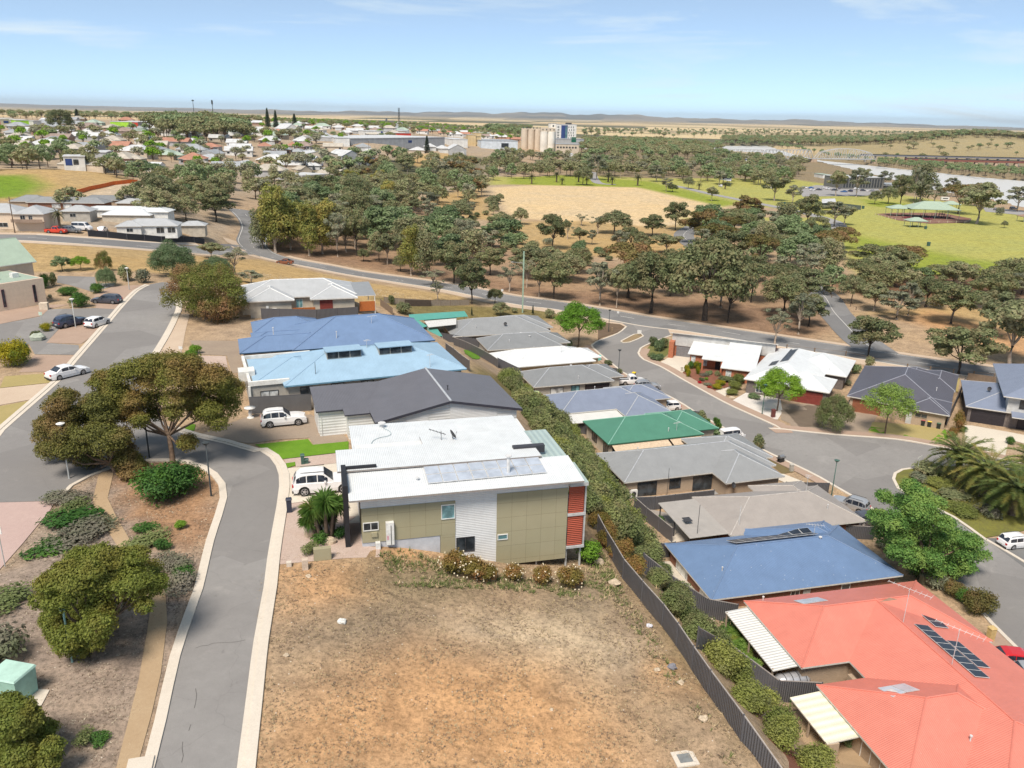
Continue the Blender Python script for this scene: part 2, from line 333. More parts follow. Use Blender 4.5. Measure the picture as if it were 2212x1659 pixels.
# ---------------------------------------------------------------- ground sheet, coloured by what covers it
STRAW = (.43,.31,.16); SOIL = (.37,.275,.19); ORANGE = (.49,.30,.165); LEAFLIT = (.19,.115,.075); GREEN = (.26,.31,.055); GREEN2 = (.17,.27,.035); PARKY = (.37,.37,.12)
MULCH = (.31,.25,.21); TOWN = (.38,.31,.24); BANK = (.20,.17,.08); RSOIL = (.40,.30,.21); PLAIN = (.60,.47,.30); SCRUB = (.12,.125,.08); PALE = (.5,.42,.33); CHIP = (.34,.21,.13)
zones = [  # (colour, softness m, polygon in photo units)
 (SOIL, .8, [(560,1240),(605,1195),(820,1180),(1240,1190),(1300,1150),(1660,1700),(520,1700)]),
 ((.25,.20,.15), 2.5, [(700,1290),(880,1310),(1000,1400),(860,1410),(690,1390)]), ((.22,.18,.12), 2, [(760,1222),(1000,1232),(1060,1285),(900,1300),(800,1280)]), ((.47,.38,.28), 2.5, [(980,1340),(1280,1310),(1400,1430),(1180,1450),(1040,1400)]), ((.27,.22,.16), 2.5, [(1150,1250),(1300,1250),(1340,1320),(1200,1330)]),
 (ORANGE, 3.5, [(620,1520),(900,1400),(1180,1440),(1320,1560),(1400,1700),(560,1700)]),
 (ORANGE, 2.5, [(600,1230),(640,1215),(740,1230),(760,1290),(620,1320)]),
 (ORANGE, 1.2, [(820,1185),(860,1180),(960,1205),(950,1215),(830,1200)]),
 (ORANGE, 1.5, [(1400,1430),(1440,1425),(1500,1500),(1450,1490)]),
 (MULCH, .6, [(0,1240),(90,1130),(150,1050),(260,1010),(330,995),(420,1000),(490,1060),(430,1300),(320,1659),(-60,1750),(-60,1200)]),
 (CHIP, .8, [(250,1020),(320,997),(420,1000),(480,1050),(470,1130),(400,1200),(300,1150),(260,1090)]),
 (BANK, 2, [(1010,800),(1130,810),(1300,1010),(1400,1180),(1500,1320),(1760,1620),(1680,1700),(1480,1420),(1290,1135),(1240,980)]),
 (STRAW, 2, [(-60,525),(330,540),(480,560),(560,560),(760,605),(1000,640),(1040,670),(820,660),(500,610),(330,590),(-60,590)]),
 (TOWN, 2, [(-60,490),(-60,505),(480,530),(500,470),(520,455),(480,440),(300,480),(150,430),(-60,430)]),
 (STRAW, 8, [(0,365),(220,368),(300,395),(215,425),(130,432),(-60,440),(-60,365)]), (GREEN2, 7, [(-60,380),(60,378),(100,400),(60,425),(-60,432)]),
 (PALE, 4, [(160,425),(220,400),(320,395),(330,410),(300,435),(200,440)]),
 ((.34,.24,.165), 6, [(560,470),(640,420),(900,430),(1060,520),(1200,560),(1400,570),(1600,560),(1800,600),(1810,690),(1720,735),(1500,700),(1200,650),(980,610),(760,575),(600,550)]), ((.27,.18,.125), 5, [(560,500),(600,500),(800,545),(1000,590),(1200,625),(1400,640),(1600,655),(1760,680),(1790,710),(1720,735),(1500,700),(1200,650),(980,610),(760,575),(600,550)]),
 (STRAW, 6, [(900,430),(1040,400),(1070,470),(1110,540),(1400,560),(1500,600),(1560,600),(1500,500),(1400,460),(1300,470),(1100,480),(1000,470)]),
 (PLAIN, 5, [(1055,405),(1200,398),(1370,403),(1500,425),(1575,445),(1545,480),(1400,490),(1300,480),(1100,470),(1080,440)]),
 (PARKY, 6, [(1060,380),(1300,380),(1400,385),(1700,385),(2300,470),(2300,520),(1900,500),(1680,450),(1560,440),(1370,402),(1200,397),(1050,400)]),
 (GREEN, 5, [(1100,385),(1200,378),(1400,392),(1600,440),(1560,447),(1380,405),(1100,398)]),
 (PARKY, 4, [(1560,470),(1850,470),(2300,500),(2300,600),(1860,600),(1830,560),(1800,510),(1700,480)]),
 (GREEN, 9, [(1810,500),(1900,520),(2100,560),(2300,580),(2300,605),(1990,600),(1840,545)]), (GREEN, 6, [(1860,430),(1960,440),(1980,455),(1880,445)]),
 (GREEN, 6, [(1480,470),(1560,480),(1580,500),(1480,495)]),
 (LEAFLIT, 3, [(1800,620),(1900,650),(2300,640),(2300,600),(1900,590),(1780,600)]),
 (STRAW, 4, [(1830,680),(1980,680),(2110,720),(2300,780),(2300,690),(2060,660)]), (ORANGE, 5, [(1960,690),(2010,670),(2120,700),(2300,740),(2300,790),(2150,760)]),
 (RSOIL, 2, [(900,690),(1200,680),(1300,720),(1290,760),(1340,830),(1420,870),(1500,930),(1760,1050),(2000,1260),(2212,1480),(2212,1700),(1680,1700),(1440,1330),(1200,880),(1000,760)]),
 (RSOIL, 1.5, [(1440,710),(2300,810),(2300,1010),(1880,930),(1640,880),(1400,770)]),
 (BANK, 2, [(800,640),(900,650),(1200,665),(1290,690),(1200,690),(900,690)]),
 (SCRUB, 10, [(870,345),(1040,340),(1040,400),(760,400),(640,385),(700,360)]), (STRAW, 6, [(860,335),(1010,335),(1000,352),(900,360)]),
]
def axis(lo_, hi_, a, b, st, g):
    v = list(np.arange(a, b+.1, st)); s = st; x = a; pre = []
    while x > lo_: s = max(st, abs(x-a)*g+st); x -= s; pre.append(x)
    x = b; s = st
    post = []
    while x < hi_: s = max(st, abs(x-b)*g+st); x += s; post.append(x)
    return np.array(pre[::-1]+v+post)
gx = axis(-26000, 26000, -120, 120, 2, .016); gy = axis(4, 42000, 8, 260, 2, .010)
GXm, GYm = np.meshgrid(gx, gy)
HZ = G(GXm, GYm)
rin = inpoly(RIVP, GXm, GYm); HZ = np.where(rin, HZ-6, HZ)
# distant ranges
far = np.clip((GYm-9000)/9000, 0, 1); thm = GXm/np.maximum(GYm, 1)
rng = np.interp(thm, [-.7,-.5,-.35,-.2,-.1,0,.1,.18,.25,.32,.42,.55,.7], [60,60,90,120,150,190,205,150,120,150,110,60,40])
rng = rng*.62*(1+.12*np.sin(thm*60)+.08*np.sin(thm*131+2)+.05*np.sin(thm*277))
HZ = HZ + rng*np.clip((GYm-15000)/9000, 0, 1)**1.2*1.35 + 70*np.clip((-GXm-9000)/9000, 0, 1)
HZ = np.where((GYm > 1200)&(GYm < 2900), HZ + 30*np.exp(-((thm-.55)/.12)**2)*np.exp(-((GYm-1850)/280)**2), HZ)
def smoothmask(poly, soft, X, Y):
    pts = np.array([P(*q)[:2] for q in poly]); m_ = inpoly(pts, X, Y)
    d = np.full(X.shape, 1e9); n = len(pts)
    near = (X > pts[:, 0].min()-soft*2)&(X < pts[:, 0].max()+soft*2)&(Y > pts[:, 1].min()-soft*2)&(Y < pts[:, 1].max()+soft*2)
    xs = X[near]; ys = Y[near]; dd = np.full(xs.shape, 1e9)
    for i in range(n):
        a = pts[i]; b = pts[(i+1) % n]; e = b-a; l2 = max(1e-9, e@e); t = np.clip(((xs-a[0])*e[0]+(ys-a[1])*e[1])/l2, 0, 1)
        dd = np.minimum(dd, np.hypot(xs-a[0]-t*e[0], ys-a[1]-t*e[1]))
    d[near] = dd; sdist = np.where(m_, d, -d); q = np.clip(.5+sdist/(2*soft), 0, 1); return q*q*(3-2*q)
COL = np.empty(GXm.shape+(3,)); COL[:] = RSOIL
def mixin(c, k): 
    global COL
    COL = COL*(1-k[..., None])+np.array(c)*k[..., None]
mixin(TOWN, np.clip((GYm-330)/60, 0, 1)*(np.clip((.02-thm)/.05, 0, 1)))
mixin(PLAIN, np.clip((GYm-1100)/300, 0, 1)); mixin(SCRUB, np.clip((GYm-560)/60, 0, 1)*np.clip((thm-.02)/.06, 0, 1)*np.clip((1500-GYm)/300, 0, 1)*.5)
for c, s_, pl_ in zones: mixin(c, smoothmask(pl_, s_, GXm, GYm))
# paddocks and scrub belts across the far plain
fx = np.floor(GXm/900+.3*np.sin(GYm/1900)); fy_ = np.floor(np.log(np.maximum(GYm, 1))*7.5+.2*np.sin(GXm/1500))
hsh = np.abs(np.sin(fx*127.1+fy_*311.7)*43758.5) % 1
k = np.clip((GYm-1400)/500, 0, 1)
mixin((.60,.50,.32), k*(hsh > .62)*.8); mixin((.30,.26,.17), k*(hsh < .30)*.75); mixin((.09,.105,.075), k*((hsh > .3)&(hsh < .50))*.9)
mixin((.30,.26,.15), np.clip((thm-.33)/.06, 0, 1)*np.clip((GYm-1150)/80, 0, 1)*np.clip((4200-GYm)/600, 0, 1)*.8)
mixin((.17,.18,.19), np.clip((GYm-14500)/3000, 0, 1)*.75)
def mk_ground():
    ny_, nx_ = GXm.shape; me = bpy.data.meshes.new('ground'); nv = nx_*ny_
    co = np.stack([GXm, GYm, HZ], -1).reshape(-1, 3).astype(np.float32)
    idx = np.arange(nv).reshape(ny_, nx_); q = np.stack([idx[:-1, :-1], idx[:-1, 1:], idx[1:, 1:], idx[1:, :-1]], -1).reshape(-1, 4); nf = len(q)
    me.vertices.add(nv); me.vertices.foreach_set('co', co.ravel()); me.loops.add(nf*4); me.loops.foreach_set('vertex_index', q.ravel().astype(np.int32))
    me.polygons.add(nf); me.polygons.foreach_set('loop_start', np.arange(0, nf*4, 4, dtype=np.int32)); me.polygons.foreach_set('loop_total', np.full(nf, 4, np.int32))
    me.polygons.foreach_set('use_smooth', [True]*nf); me.update(calc_edges=True)
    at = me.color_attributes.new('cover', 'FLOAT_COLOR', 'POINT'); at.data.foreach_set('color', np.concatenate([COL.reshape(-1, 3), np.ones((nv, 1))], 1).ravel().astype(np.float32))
    mt, t, b = newmat('ground_cover'); b.inputs['Roughness'].default_value = 1; b.inputs['Specular IOR Level'].default_value = .05
    a = N(t, 'ShaderNodeVertexColor', layer_name='cover').outputs[0]; co_ = N(t, 'ShaderNodeTexCoord').outputs['Object']
    # warped patches at three scales, dry twigs and pebbles
    n1 = noise(t, .035, 7, .62, co_, .6); n2 = noise(t, .45, 6, .7, co_, .4); n3 = noise(t, 3.2, 5, .78, co_); n4 = noise(t, 17, 3, .8, co_)
    c = mixrgb(t, mapr(t, n1, .35, .7, 0, .45), a, mixrgb(t, 1, a, (1.25, 1.1, .8), 'MULTIPLY'))
    c = mixrgb(t, mapr(t, n2, .42, .62, 0, .72), c, mixrgb(t, 1, c, (.60, .60, .62), 'MULTIPLY'))
    c = mixrgb(t, mapr(t, n3, .47, .64, 0, .75), c, mixrgb(t, 1, c, (.50, .52, .50), 'MULTIPLY'))
    c = mixrgb(t, mapr(t, n3, .50, .30, 0, .45), c, mixrgb(t, 1, c, (1.45, 1.42, 1.38), 'MULTIPLY'))
    c = mixrgb(t, mapr(t, n4, .56, .72, 0, .7), c, mixrgb(t, 1, c, (1.7, 1.65, 1.6), 'MULTIPLY'))
    c = mixrgb(t, mapr(t, n4, .44, .30, 0, .6), c, mixrgb(t, 1, c, (.55, .55, .55), 'MULTIPLY'))
    vo = N(t, 'ShaderNodeTexVoronoi'); vo.inputs['Scale'].default_value = 1.7; L(t, co_, vo.inputs[0])
    c = mixrgb(t, ramp(t, vo.outputs['Distance'], .05, .09, (.8, .8, .8), (0, 0, 0)), c, (.62, .56, .48))
    L(t, c, b.inputs['Base Color']); bumpn(t, b, mixrgb(t, .5, n3, n4), .05, .6)
    me.materials.append(mt); o = bpy.data.objects.new('ground', me); C.objects.link(o); tag(o, kind='structure'); return o
mk_ground()
# ---------------------------------------------------------------- sheets laid over the ground
def sheet(name, poly, m_, dz=.05, st=2., kind='structure', label=None, cat=None, parent=None, thick=0):
    """poly: world xy outline; draped over the ground"""
    pts = [Vector((p[0], p[1])) for p in poly]; outl = []
    for i in range(len(pts)):
        a, b = pts[i], pts[(i+1) % len(pts)]; n = max(1, int((b-a).length/st))
        outl += [a+(b-a)*(j/n) for j in range(n)]
    xs = [p.x for p in outl]; ys = [p.y for p in outl]
    X, Y = np.meshgrid(np.arange(math.floor(min(xs)/st)*st, max(xs), st), np.arange(math.floor(min(ys)/st)*st, max(ys), st))
    ins = inpoly([(p.x, p.y) for p in outl], X, Y); inner = [Vector((float(a), float(b))) for a, b in zip(X[ins], Y[ins])]
    no = len(outl); vs, es, fs, *_ = delaunay_2d_cdt(outl+inner, [(i, (i+1) % no) for i in range(no)], [], 1, 1e-4)
    vx = np.array([v.x for v in vs]); vy = np.array([v.y for v in vs]); vz = G(vx, vy)+dz
    me = bpy.data.meshes.new(name); V = [(float(a), float(b), float(c)) for a, b, c in zip(vx, vy, vz)]; Fc = [tuple(f) for f in fs]
    if thick:   # a kerb-high edge round the sheet
        k0 = len(V); lo_ = [(p.x, p.y, gz(p.x, p.y)-.1) for p in outl]; hi_ = [(p.x, p.y, gz(p.x, p.y)+dz) for p in outl]; V += lo_+hi_
        Fc += [(k0+i, k0+(i+1) % no, k0+no+(i+1) % no, k0+no+i) for i in range(no)]
    me.from_pydata(V, [], Fc); me.update()
    bm_ = bmesh.new(); bm_.from_mesh(me); bmesh.ops.recalc_face_normals(bm_, faces=bm_.faces)
    for f in bm_.faces:
        if abs(f.normal.z) > .3 and f.normal.z < 0: f.normal_flip()
    bm_.to_mesh(me); bm_.free(); me.materials.append(m_); o = bpy.data.objects.new(name, me); C.objects.link(o); tag(o, label, cat, kind=kind)
    if parent: o.parent = parent
    return o
def resample(pts, st):
    o = [pts[0]]
    for a, b in zip(pts[:-1], pts[1:]):
        n = max(1, int(math.dist(a, b)/st)); o += [(a[0]+(b[0]-a[0])*j/n, a[1]+(b[1]-a[1])*j/n) for j in range(1, n+1)]
    return o
def smoothline(pts, st=2., it=1):
    """Catmull-Rom through the given points"""
    p = [pts[0]]+list(pts)+[pts[-1]]; o = []
    for i in range(1, len(p)-2):
        n = max(1, int(math.dist(p[i], p[i+1])/st))
        for j in range(n):
            t = j/n; q = []
            for c in (0, 1):
                a, b, d, e = p[i-1][c], p[i][c], p[i+1][c], p[i+2][c]
                q.append(.5*((2*b)+(-a+d)*t+(2*a-5*b+4*d-e)*t*t+(-a+3*b-3*d+e)*t**3))
            o.append(tuple(q))
    return o+[tuple(pts[-1][:2])]
def offs(line, d):
    o = []
    for i in range(len(line)):
        a = line[max(0, i-1)]; b = line[min(len(line)-1, i+1)]; dx, dy = b[0]-a[0], b[1]-a[1]; l = math.hypot(dx, dy) or 1
        o.append((line[i][0]-dy/l*d, line[i][1]+dx/l*d))
    return o
def ribbon(name, line, d0, d1, m_, dz=.06, h=None, nw=None, kind='structure', st=2., smooth=True, cat=None, label=None):
    """strip between offsets d0..d1 of a line; h gives it upright sides down to the ground"""
    ln = smoothline(line, st) if smooth else resample(line, st); nw = nw or max(1, int(abs(d1-d0)/1.8)); V = []; Fc = []
    cols = [offs(ln, d0+(d1-d0)*j/nw) for j in range(nw+1)]; n = len(ln)
    for c in cols:
        arr = np.array(c); zz = G(arr[:, 0], arr[:, 1])+dz; V += [(float(a), float(b), float(z_)) for (a, b), z_ in zip(c, zz)]
    for j in range(nw):
        for i in range(n-1): Fc.append((j*n+i, (j+1)*n+i, (j+1)*n+i+1, j*n+i+1) if d1 < d0 else (j*n+i, j*n+i+1, (j+1)*n+i+1, (j+1)*n+i))
    if h:
        for c, fl in ((cols[0], 0), (cols[-1], 1)):
            k0 = len(V); arr = np.array(c); zz = G(arr[:, 0], arr[:, 1]); V += [(float(a), float(b), float(z_)-.05) for (a, b), z_ in zip(c, zz)]; V += [(float(a), float(b), float(z_)+dz) for (a, b), z_ in zip(c, zz)]
            for i in range(n-1): Fc.append((k0+i, k0+i+1, k0+n+i+1, k0+n+i))
    me = bpy.data.meshes.new(name); me.from_pydata(V, [], Fc); me.materials.append(m_); me.update(); o = bpy.data.objects.new(name, me); C.objects.link(o); tag(o, label, cat, kind=kind); return o
ASPH = granular('asphalt_grey', (.235,.225,.22), (.29,.28,.272), (.17,.165,.16), 1.2, 40, .9, .006, mid=.25, patch=.5)
ASPH2 = granular('asphalt_main', (.20,.20,.205), (.25,.248,.25), (.15,.15,.15), 1.5, 30, .9, .006, mid=.3, patch=.6)
CONC = granular('concrete_kerb', (.60,.54,.46), (.66,.60,.52), (.45,.40,.34), 2, 20, .85, .005, mid=.3)
CONCW = granular('concrete_pale', (.66,.60,.50), (.58,.52,.44), (.46,.42,.36), 2, 12, .85, .004, mid=.3)
PAVE = granular('brick_paving', (.37,.27,.21), (.43,.32,.25), (.28,.20,.16), 3, 30, .9, .01)
PAVE2 = granular('exposed_aggregate', (.31,.245,.19), (.36,.29,.22), (.2,.16,.13), 3, 40, .9, .01)
PATHM = granular('path_paving', (.40,.29,.18), (.45,.34,.22), (.3,.21,.13), 3, 34, .9, .01)
PINK = granular('pink_paving', (.45,.33,.30), (.50,.38,.34), (.36,.26,.24), 2, 30, .9, .01)
LAWN = granular('lawn_green', (.13,.26,.02), (.17,.31,.03), (.07,.16,.015), 8, 60, .95, .03)
GRAV = granular('gravel_pink', (.50,.39,.33), (.56,.46,.40), (.28,.20,.17), 4, 22, .95, .03)
WGRAV = granular('gravel_white', (.62,.58,.54), (.70,.66,.62), (.45,.41,.38), 4, 12, .95, .03)
MUL = granular('red_mulch', (.22,.09,.06), (.27,.12,.08), (.12,.06,.04), 4, 24, .95, .03)
WHITE = mat('road_paint', (.75,.74,.70), .6, ns=5)
VERGE = granular('dusty_verge', (.50,.40,.31), (.55,.45,.35), (.4,.3,.22), 3, 20, .95, .01)
PCAR = granular('car_park_asphalt', (.30,.29,.29), (.34,.33,.33), (.22,.22,.22), 1.5, 20, .9, .005)
def xy(l): return [(p[0], p[1]) for p in l]
# main road behind the houses, the road from the left and the side road into the park
ML = xy([P(a, b) for a, b, _ in mainr]); LL = xy([P(a, b) for a, b, _ in leftr])
ribbon('main_road', ML, -4.6, 4.6, ASPH2, .07); ribbon('left_road', LL, -4.2, 4.2, ASPH2, .066)
SIDE = xy([P(a, b) for a, b in [(1905,768),(1860,735),(1825,700),(1800,672),(1780,640),(1745,615),(1690,590),(1600,560),(1520,540),(1485,520),(1478,505),(1500,490)]])
ribbon('side_road', SIDE, -4.2, 4.2, ASPH2, .074)
PARKR = xy([P(a, b) for a, b in [(1280,372),(1283,385),(1295,396),(1330,399)]]); ribbon('park_drive', PARKR, -3.5, 3.5, PCAR, .08)
PARK2 = xy([P(a, b) for a, b in [(1450,400),(1475,405),(1530,418),(1580,428),(1640,440),(1690,450),(1760,466),(1810,484),(1800,505)]]); ribbon('park_road', PARK2, -3.6, 3.6, PCAR, .08)
ribbon('road_verge', ML[5:], -8.6, -4.8, VERGE, .045); ribbon('road_shoulder', ML[7:], 4.8, 6.8, VERGE, .045)
ribbon('footway', LL[:-1], -7.2, -4.4, VERGE, .05); ribbon('footway', LL[:-1], 4.4, 7.0, VERGE, .05)
ribbon('kerb', ML[7:], -5.0, -4.6, CONC, .13, h=1); ribbon('kerb', LL[:-1], -4.6, -4.2, CONC, .15, h=1); ribbon('kerb', LL[1:-1], 4.2, 4.6, CONC, .15, h=1)
def dashes(line, step, ln_, w_, off=0, name='road_marking', a0=0, a1=None, dz=.085):
    l = smoothline(line, 1.); b = MB(); d = 0; i = int(a0); a1 = a1 or len(l)-2
    lo_ = offs(l, off-w_/2); hi_ = offs(l, off+w_/2)
    while i < a1:
        j = min(i+int(ln_), len(l)-1)
        for q in range(i, j): b.face([(*lo_[q], gz(*lo_[q])+dz), (*lo_[q+1], gz(*lo_[q+1])+dz), (*hi_[q+1], gz(*hi_[q+1])+dz), (*hi_[q], gz(*hi_[q])+dz)])
        i += int(step)
    o = b.build(name, WHITE); tag(o, kind='structure'); return o
dashes(ML, 13, 4, .14); dashes(ML, 2, 2, .13, -4.0, a0=10, a1=150); dashes(ML, 2, 2, .13, 4.0, a0=20, a1=250); dashes(LL, 12, 4, .14, dz=.082); dashes(SIDE, 2, 2, .12, 0, a0=6, dz=.09); dashes(ML, 2, 2, .13, 0, a0=30, a1=90, dz=.086)
# left terrace street
road = Z
o1 = [(-40,1200-20)]
LT = [Z('E',-60,1730),Z('E',0,1650),Z('E',500,1210),Z('E',630,1055),Z('E',910,735),Z('E',1060,560),Z('E',1180,440),Z('E',1275,390),Z('E',1400,366),Z('E',1490,372),Z('E',1545,560),Z('E',1510,680),Z('E',1440,820),Z('E',1375,930),Z('E',1310,1045),Z('E',1260,1200),Z('E',1300,1480),
      Z('I',1480,250),Z('I',1700,315),Z('I',1950,370),Z('I',2212,445),Z('K',60,668),Z('K',150,725),Z('K',205,800),Z('K',232,880),Z('K',236,980),Z('K',215,1150),Z('K',180,1350),Z('K',140,1600),Z('L',250,560),Z('L',170,1020),Z('L',100,1600),(521,1720)]
LTi = [(318,1720),Z('J',1350,1620),Z('J',1440,1250),Z('J',1560,700),Z('J',1680,330),Z('I',1755,1640),Z('I',1850,1230),Z('I',1920,1010),Z('I',1965,850),Z('I',1950,730),Z('I',1880,640),Z('I',1780,575),Z('I',1640,530),Z('I',1470,515),Z('I',1310,518),Z('I',1100,545),Z('I',930,592),Z('I',760,660),Z('I',600,745),Z('I',500,850),Z('I',480,875),Z('I',-60,890)]
Wd = lambda l: [P(*q) for q in l]
sheet('street', xy(Wd(LT+LTi)), ASPH, .05)
def kerbline(l, w_=.45, side=1, h=.14, name='kerb', m_=None): 
    a = xy(Wd(l)); return ribbon(name, a, 0, w_*side, m_ or CONC, h, h=1, nw=1)
kerbline(LT[:8], .5, 1); kerbline(LT[9:16], .5, 1); kerbline(LT[17:], .55, 1); kerbline(LTi[:16], .6, 1); kerbline(LTi[14:20], .35, 1, .13)
ribbon('gutter', xy(Wd(LT[17:])), -.35, 0, CONC, .08, nw=1); ribbon('gutter', xy(Wd(LT[:8])), -.45, 0, CONC, .08, nw=1); ribbon('gutter', xy(Wd(LT[9:16])), -.45, 0, CONC, .08, nw=1)
sheet('brick_threshold', xy(Wd([Z('I',-60,892),Z('I',480,877),Z('I',430,960),Z('I',200,1240),Z('I',-20,1490),Z('I',-120,1600)])), PINK, .052)
sheet('footpath', xy(Wd([Z('I',880,622),Z('I',982,632),Z('I',930,850),Z('I',1000,1000),Z('I',1150,1260),Z('J',1330,20),Z('J',1430,150),Z('J',1446,400),Z('J',1390,850),Z('J',1310,1200),Z('J',1200,1600),Z('J',1190,1720),Z('J',990,1720),Z('J',1100,1300),Z('J',1200,900),Z('J',1270,500),Z('J',1300,280),Z('J',1200,60),Z('I',1020,1272),Z('I',850,1015),Z('I',800,880),Z('I',850,660)])), PATHM, .045)
# forecourts left of the street
for n_, m_, l in [('paved_bay', PAVE, [(400,890),(540,740),(830,690),(900,730),(840,800),(700,900)]), ('paved_bay', PAVE, [(810,480),(980,400),(1260,392),(1060,555),(1000,600),(830,590)]),
               ('paved_bay', PAVE, [(300,995),(680,1000),(620,1060),(480,1140),(160,1145)]), ('car_park', ASPH, [(-60,740),(360,660),(420,600),(840,590),(1040,555),(900,735),(700,690),(540,735),(400,890),(680,910),(690,995),(300,990),(250,900),(-60,960)]),
               ('car_park', ASPH, [(500,310),(820,320),(830,380),(1000,370),(980,400),(800,450),(600,390),(490,370)]), ('paved_bay', PAVE, [(-60,620),(420,560),(600,560),(420,600),(360,655),(-60,740)]),
               ('paved_crossing', VERGE, [(-60,1290),(420,1240),(300,1375),(-60,1440)]), ('dry_lawn', granular('dry_lawn_mat', (.36,.29,.12), (.42,.33,.15), (.25,.22,.1), 3, 30), [(40,1180),(480,1150),(430,1235),(0,1280)]),
               ('dry_lawn', bpy.data.materials['dry_lawn_mat'], [(-60,1450),(290,1385),(0,1640),(-60,1690)]), ('walkway', VERGE, [(1520,640),(1640,640),(1600,800),(1560,1020),(1390,1040),(1330,1050),(1450,860),(1500,750)]),
               ('driveway', PAVE2, [(1640,870),(2070,875),(2100,1150),(2000,1150),(1960,1000),(1700,990)]), ('gravel_bed', GRAV, [(1700,1000),(1950,1005),(1980,1150),(1740,1120)])]:
    sheet(n_, xy(PP('E', l)), m_, .04 if m_ is not ASPH else .036)
# ground round the hero house and its neighbour
for n_, m_, l, dz in [('driveway', PAVE2, [(-560,560),(0,350),(480,360),(790,560),(790,590),(500,625),(460,560),(200,575),(-60,610),(-560,520)], .045), ('lawn', LAWN, [(-10,620),(450,572),(490,622),(800,592),(800,665),(700,690),(230,745),(130,690)], .07),
                   ('concrete_driveway', CONCW, [(265,825),(760,775),(790,830),(800,1060),(245,1135),(262,950)], .06), ('gravel_bed', GRAV, [(240,1135),(790,1060),(800,1240),(915,1235),(918,1490),(1070,1510),(1070,1590),(190,1655),(215,1300)], .03),
                   ('lawn', LAWN, [(258,782),(338,770),(342,800),(268,822)], .07), ('gravel_bed', GRAV, [(240,745),(700,692),(760,772),(345,812),(338,768),(258,780)], .04)]:
    sheet(n_, xy(PP('K', l)), m_, dz)
sheet('lawn', xy(PP('I', [(1580,270),(1640,210),(1690,215),(1680,268)])), LAWN, .06)
# right-hand street
RS = [Z('G',1480,462),Z('G',1690,490),Z('G',1733,520),Z('G',1660,580),Z('G',1480,650),Z('G',1432,682),Z('G',1480,735),Z('G',1620,850),Z('G',1760,950),Z('T',820,885),Z('T',1050,1030),Z('T',1300,1165),Z('T',1720,1400),Z('O',350,340),Z('O',560,455),Z('O',900,660),Z('O',1130,900),Z('O',1400,1090),Z('Q',1600,30),Z('Q',1730,160),Z('Q',1950,415),Z('Q',2260,720)]
RI = [Z('O',2400,1250),Z('O',2000,1010),Z('O',1850,925),Z('O',1590,740),Z('O',1300,600),Z('O',1110,490),Z('O',1070,410),Z('O',1085,360),Z('O',1150,325),Z('O',1280,308),Z('O',1600,300),Z('O',2260,350)]
RU = [Z('O',2260,300),Z('O',2110,262),Z('O',1390,118),Z('O',1100,70),Z('O',550,28),Z('O',0,-30),Z('T',1900,1190),Z('T',1600,1050),Z('T',1310,915),Z('T',900,690),Z('T',640,540),Z('T',470,470),Z('T',415,400),Z('T',440,350),Z('T',560,290),Z('T',760,215)]
sheet('side_street', xy(Wd(RS+RI+RU+[(1440,705)])), ASPH, .062)
kerbline(RS[2:], .4, -1); kerbline(RU, .4, -1); kerbline(RI[:-2], .4, -1)
ribbon('footway', xy(Wd(RS[5:15])), -.42, -1.9, PAVE, .11, nw=1); ribbon('footway', xy(Wd(RU[1:14])), -.42, -2.2, PAVE, .11, nw=1)
isl = [Z('G',1685,650),Z('G',1800,590),Z('G',1850,585),Z('G',1865,605),Z('G',1750,655),Z('G',1700,660)]
ribbon('kerb', xy(Wd(isl+[isl[0]])), 0, .35, CONC, .18, h=1, nw=1); sheet('traffic_island', xy(Wd(isl)), granular('island_soil', (.3,.2,.14),(.33,.23,.15),(.15,.15,.05),3,20), .15)
for n_, m_, l in [('driveway', CONCW, [(640,500),(790,418),(980,440),(985,520),(860,620)]), ('garden_bed', MUL, [(860,620),(985,530),(1400,600),(1420,740),(1210,800)]), ('path', CONCW, [(1210,798),(1330,730),(1390,745),(1320,860)]),
               ('gravel_bed', WGRAV, [(1400,890),(1560,800),(1900,880),(1920,1010),(1870,1090),(1750,1080)]), ('driveway', PAVE2, [(1900,1090),(1920,930),(2400,920),(2400,1180),(2130,1180)]), ('garden_bed', granular('green_bed', (.14,.17,.05),(.2,.2,.07),(.1,.08,.04),6,20), [(505,370),(560,300),(740,250),(745,400),(640,495),(520,460)])]:
    sheet(n_, xy(PP('T', l)), m_, .05)
for n_, m_, l in [('driveway', PAVE2, [(100,1050),(420,1000),(700,1070),(950,1100),(860,1250),(560,1250),(320,1210),(200,1190)]), ('lawn', bpy.data.materials['dry_lawn_mat'], [(900,1160),(1200,1180),(1500,1200),(1530,1330),(1420,1330),(870,1250)]), ('lawn', LAWN, [(865,1230),(890,1200),(1010,1220),(1010,1270)]), ('lawn', LAWN, [(1150,1290),(1180,1270),(1400,1330),(1530,1220),(1560,1300),(1440,1345)]),
               ('concrete_driveway', CONCW, [(1700,1190),(1760,1190),(2100,1250),(2300,1290),(2300,1370),(2080,1310),(2050,1450),(1900,1420),(1700,1330)]), ('lawn', bpy.data.materials['dry_lawn_mat'], [(1600,790),(1660,780),(1640,900),(1600,900)])]:
    sheet(n_, xy(PP('H', l)), m_, .05)
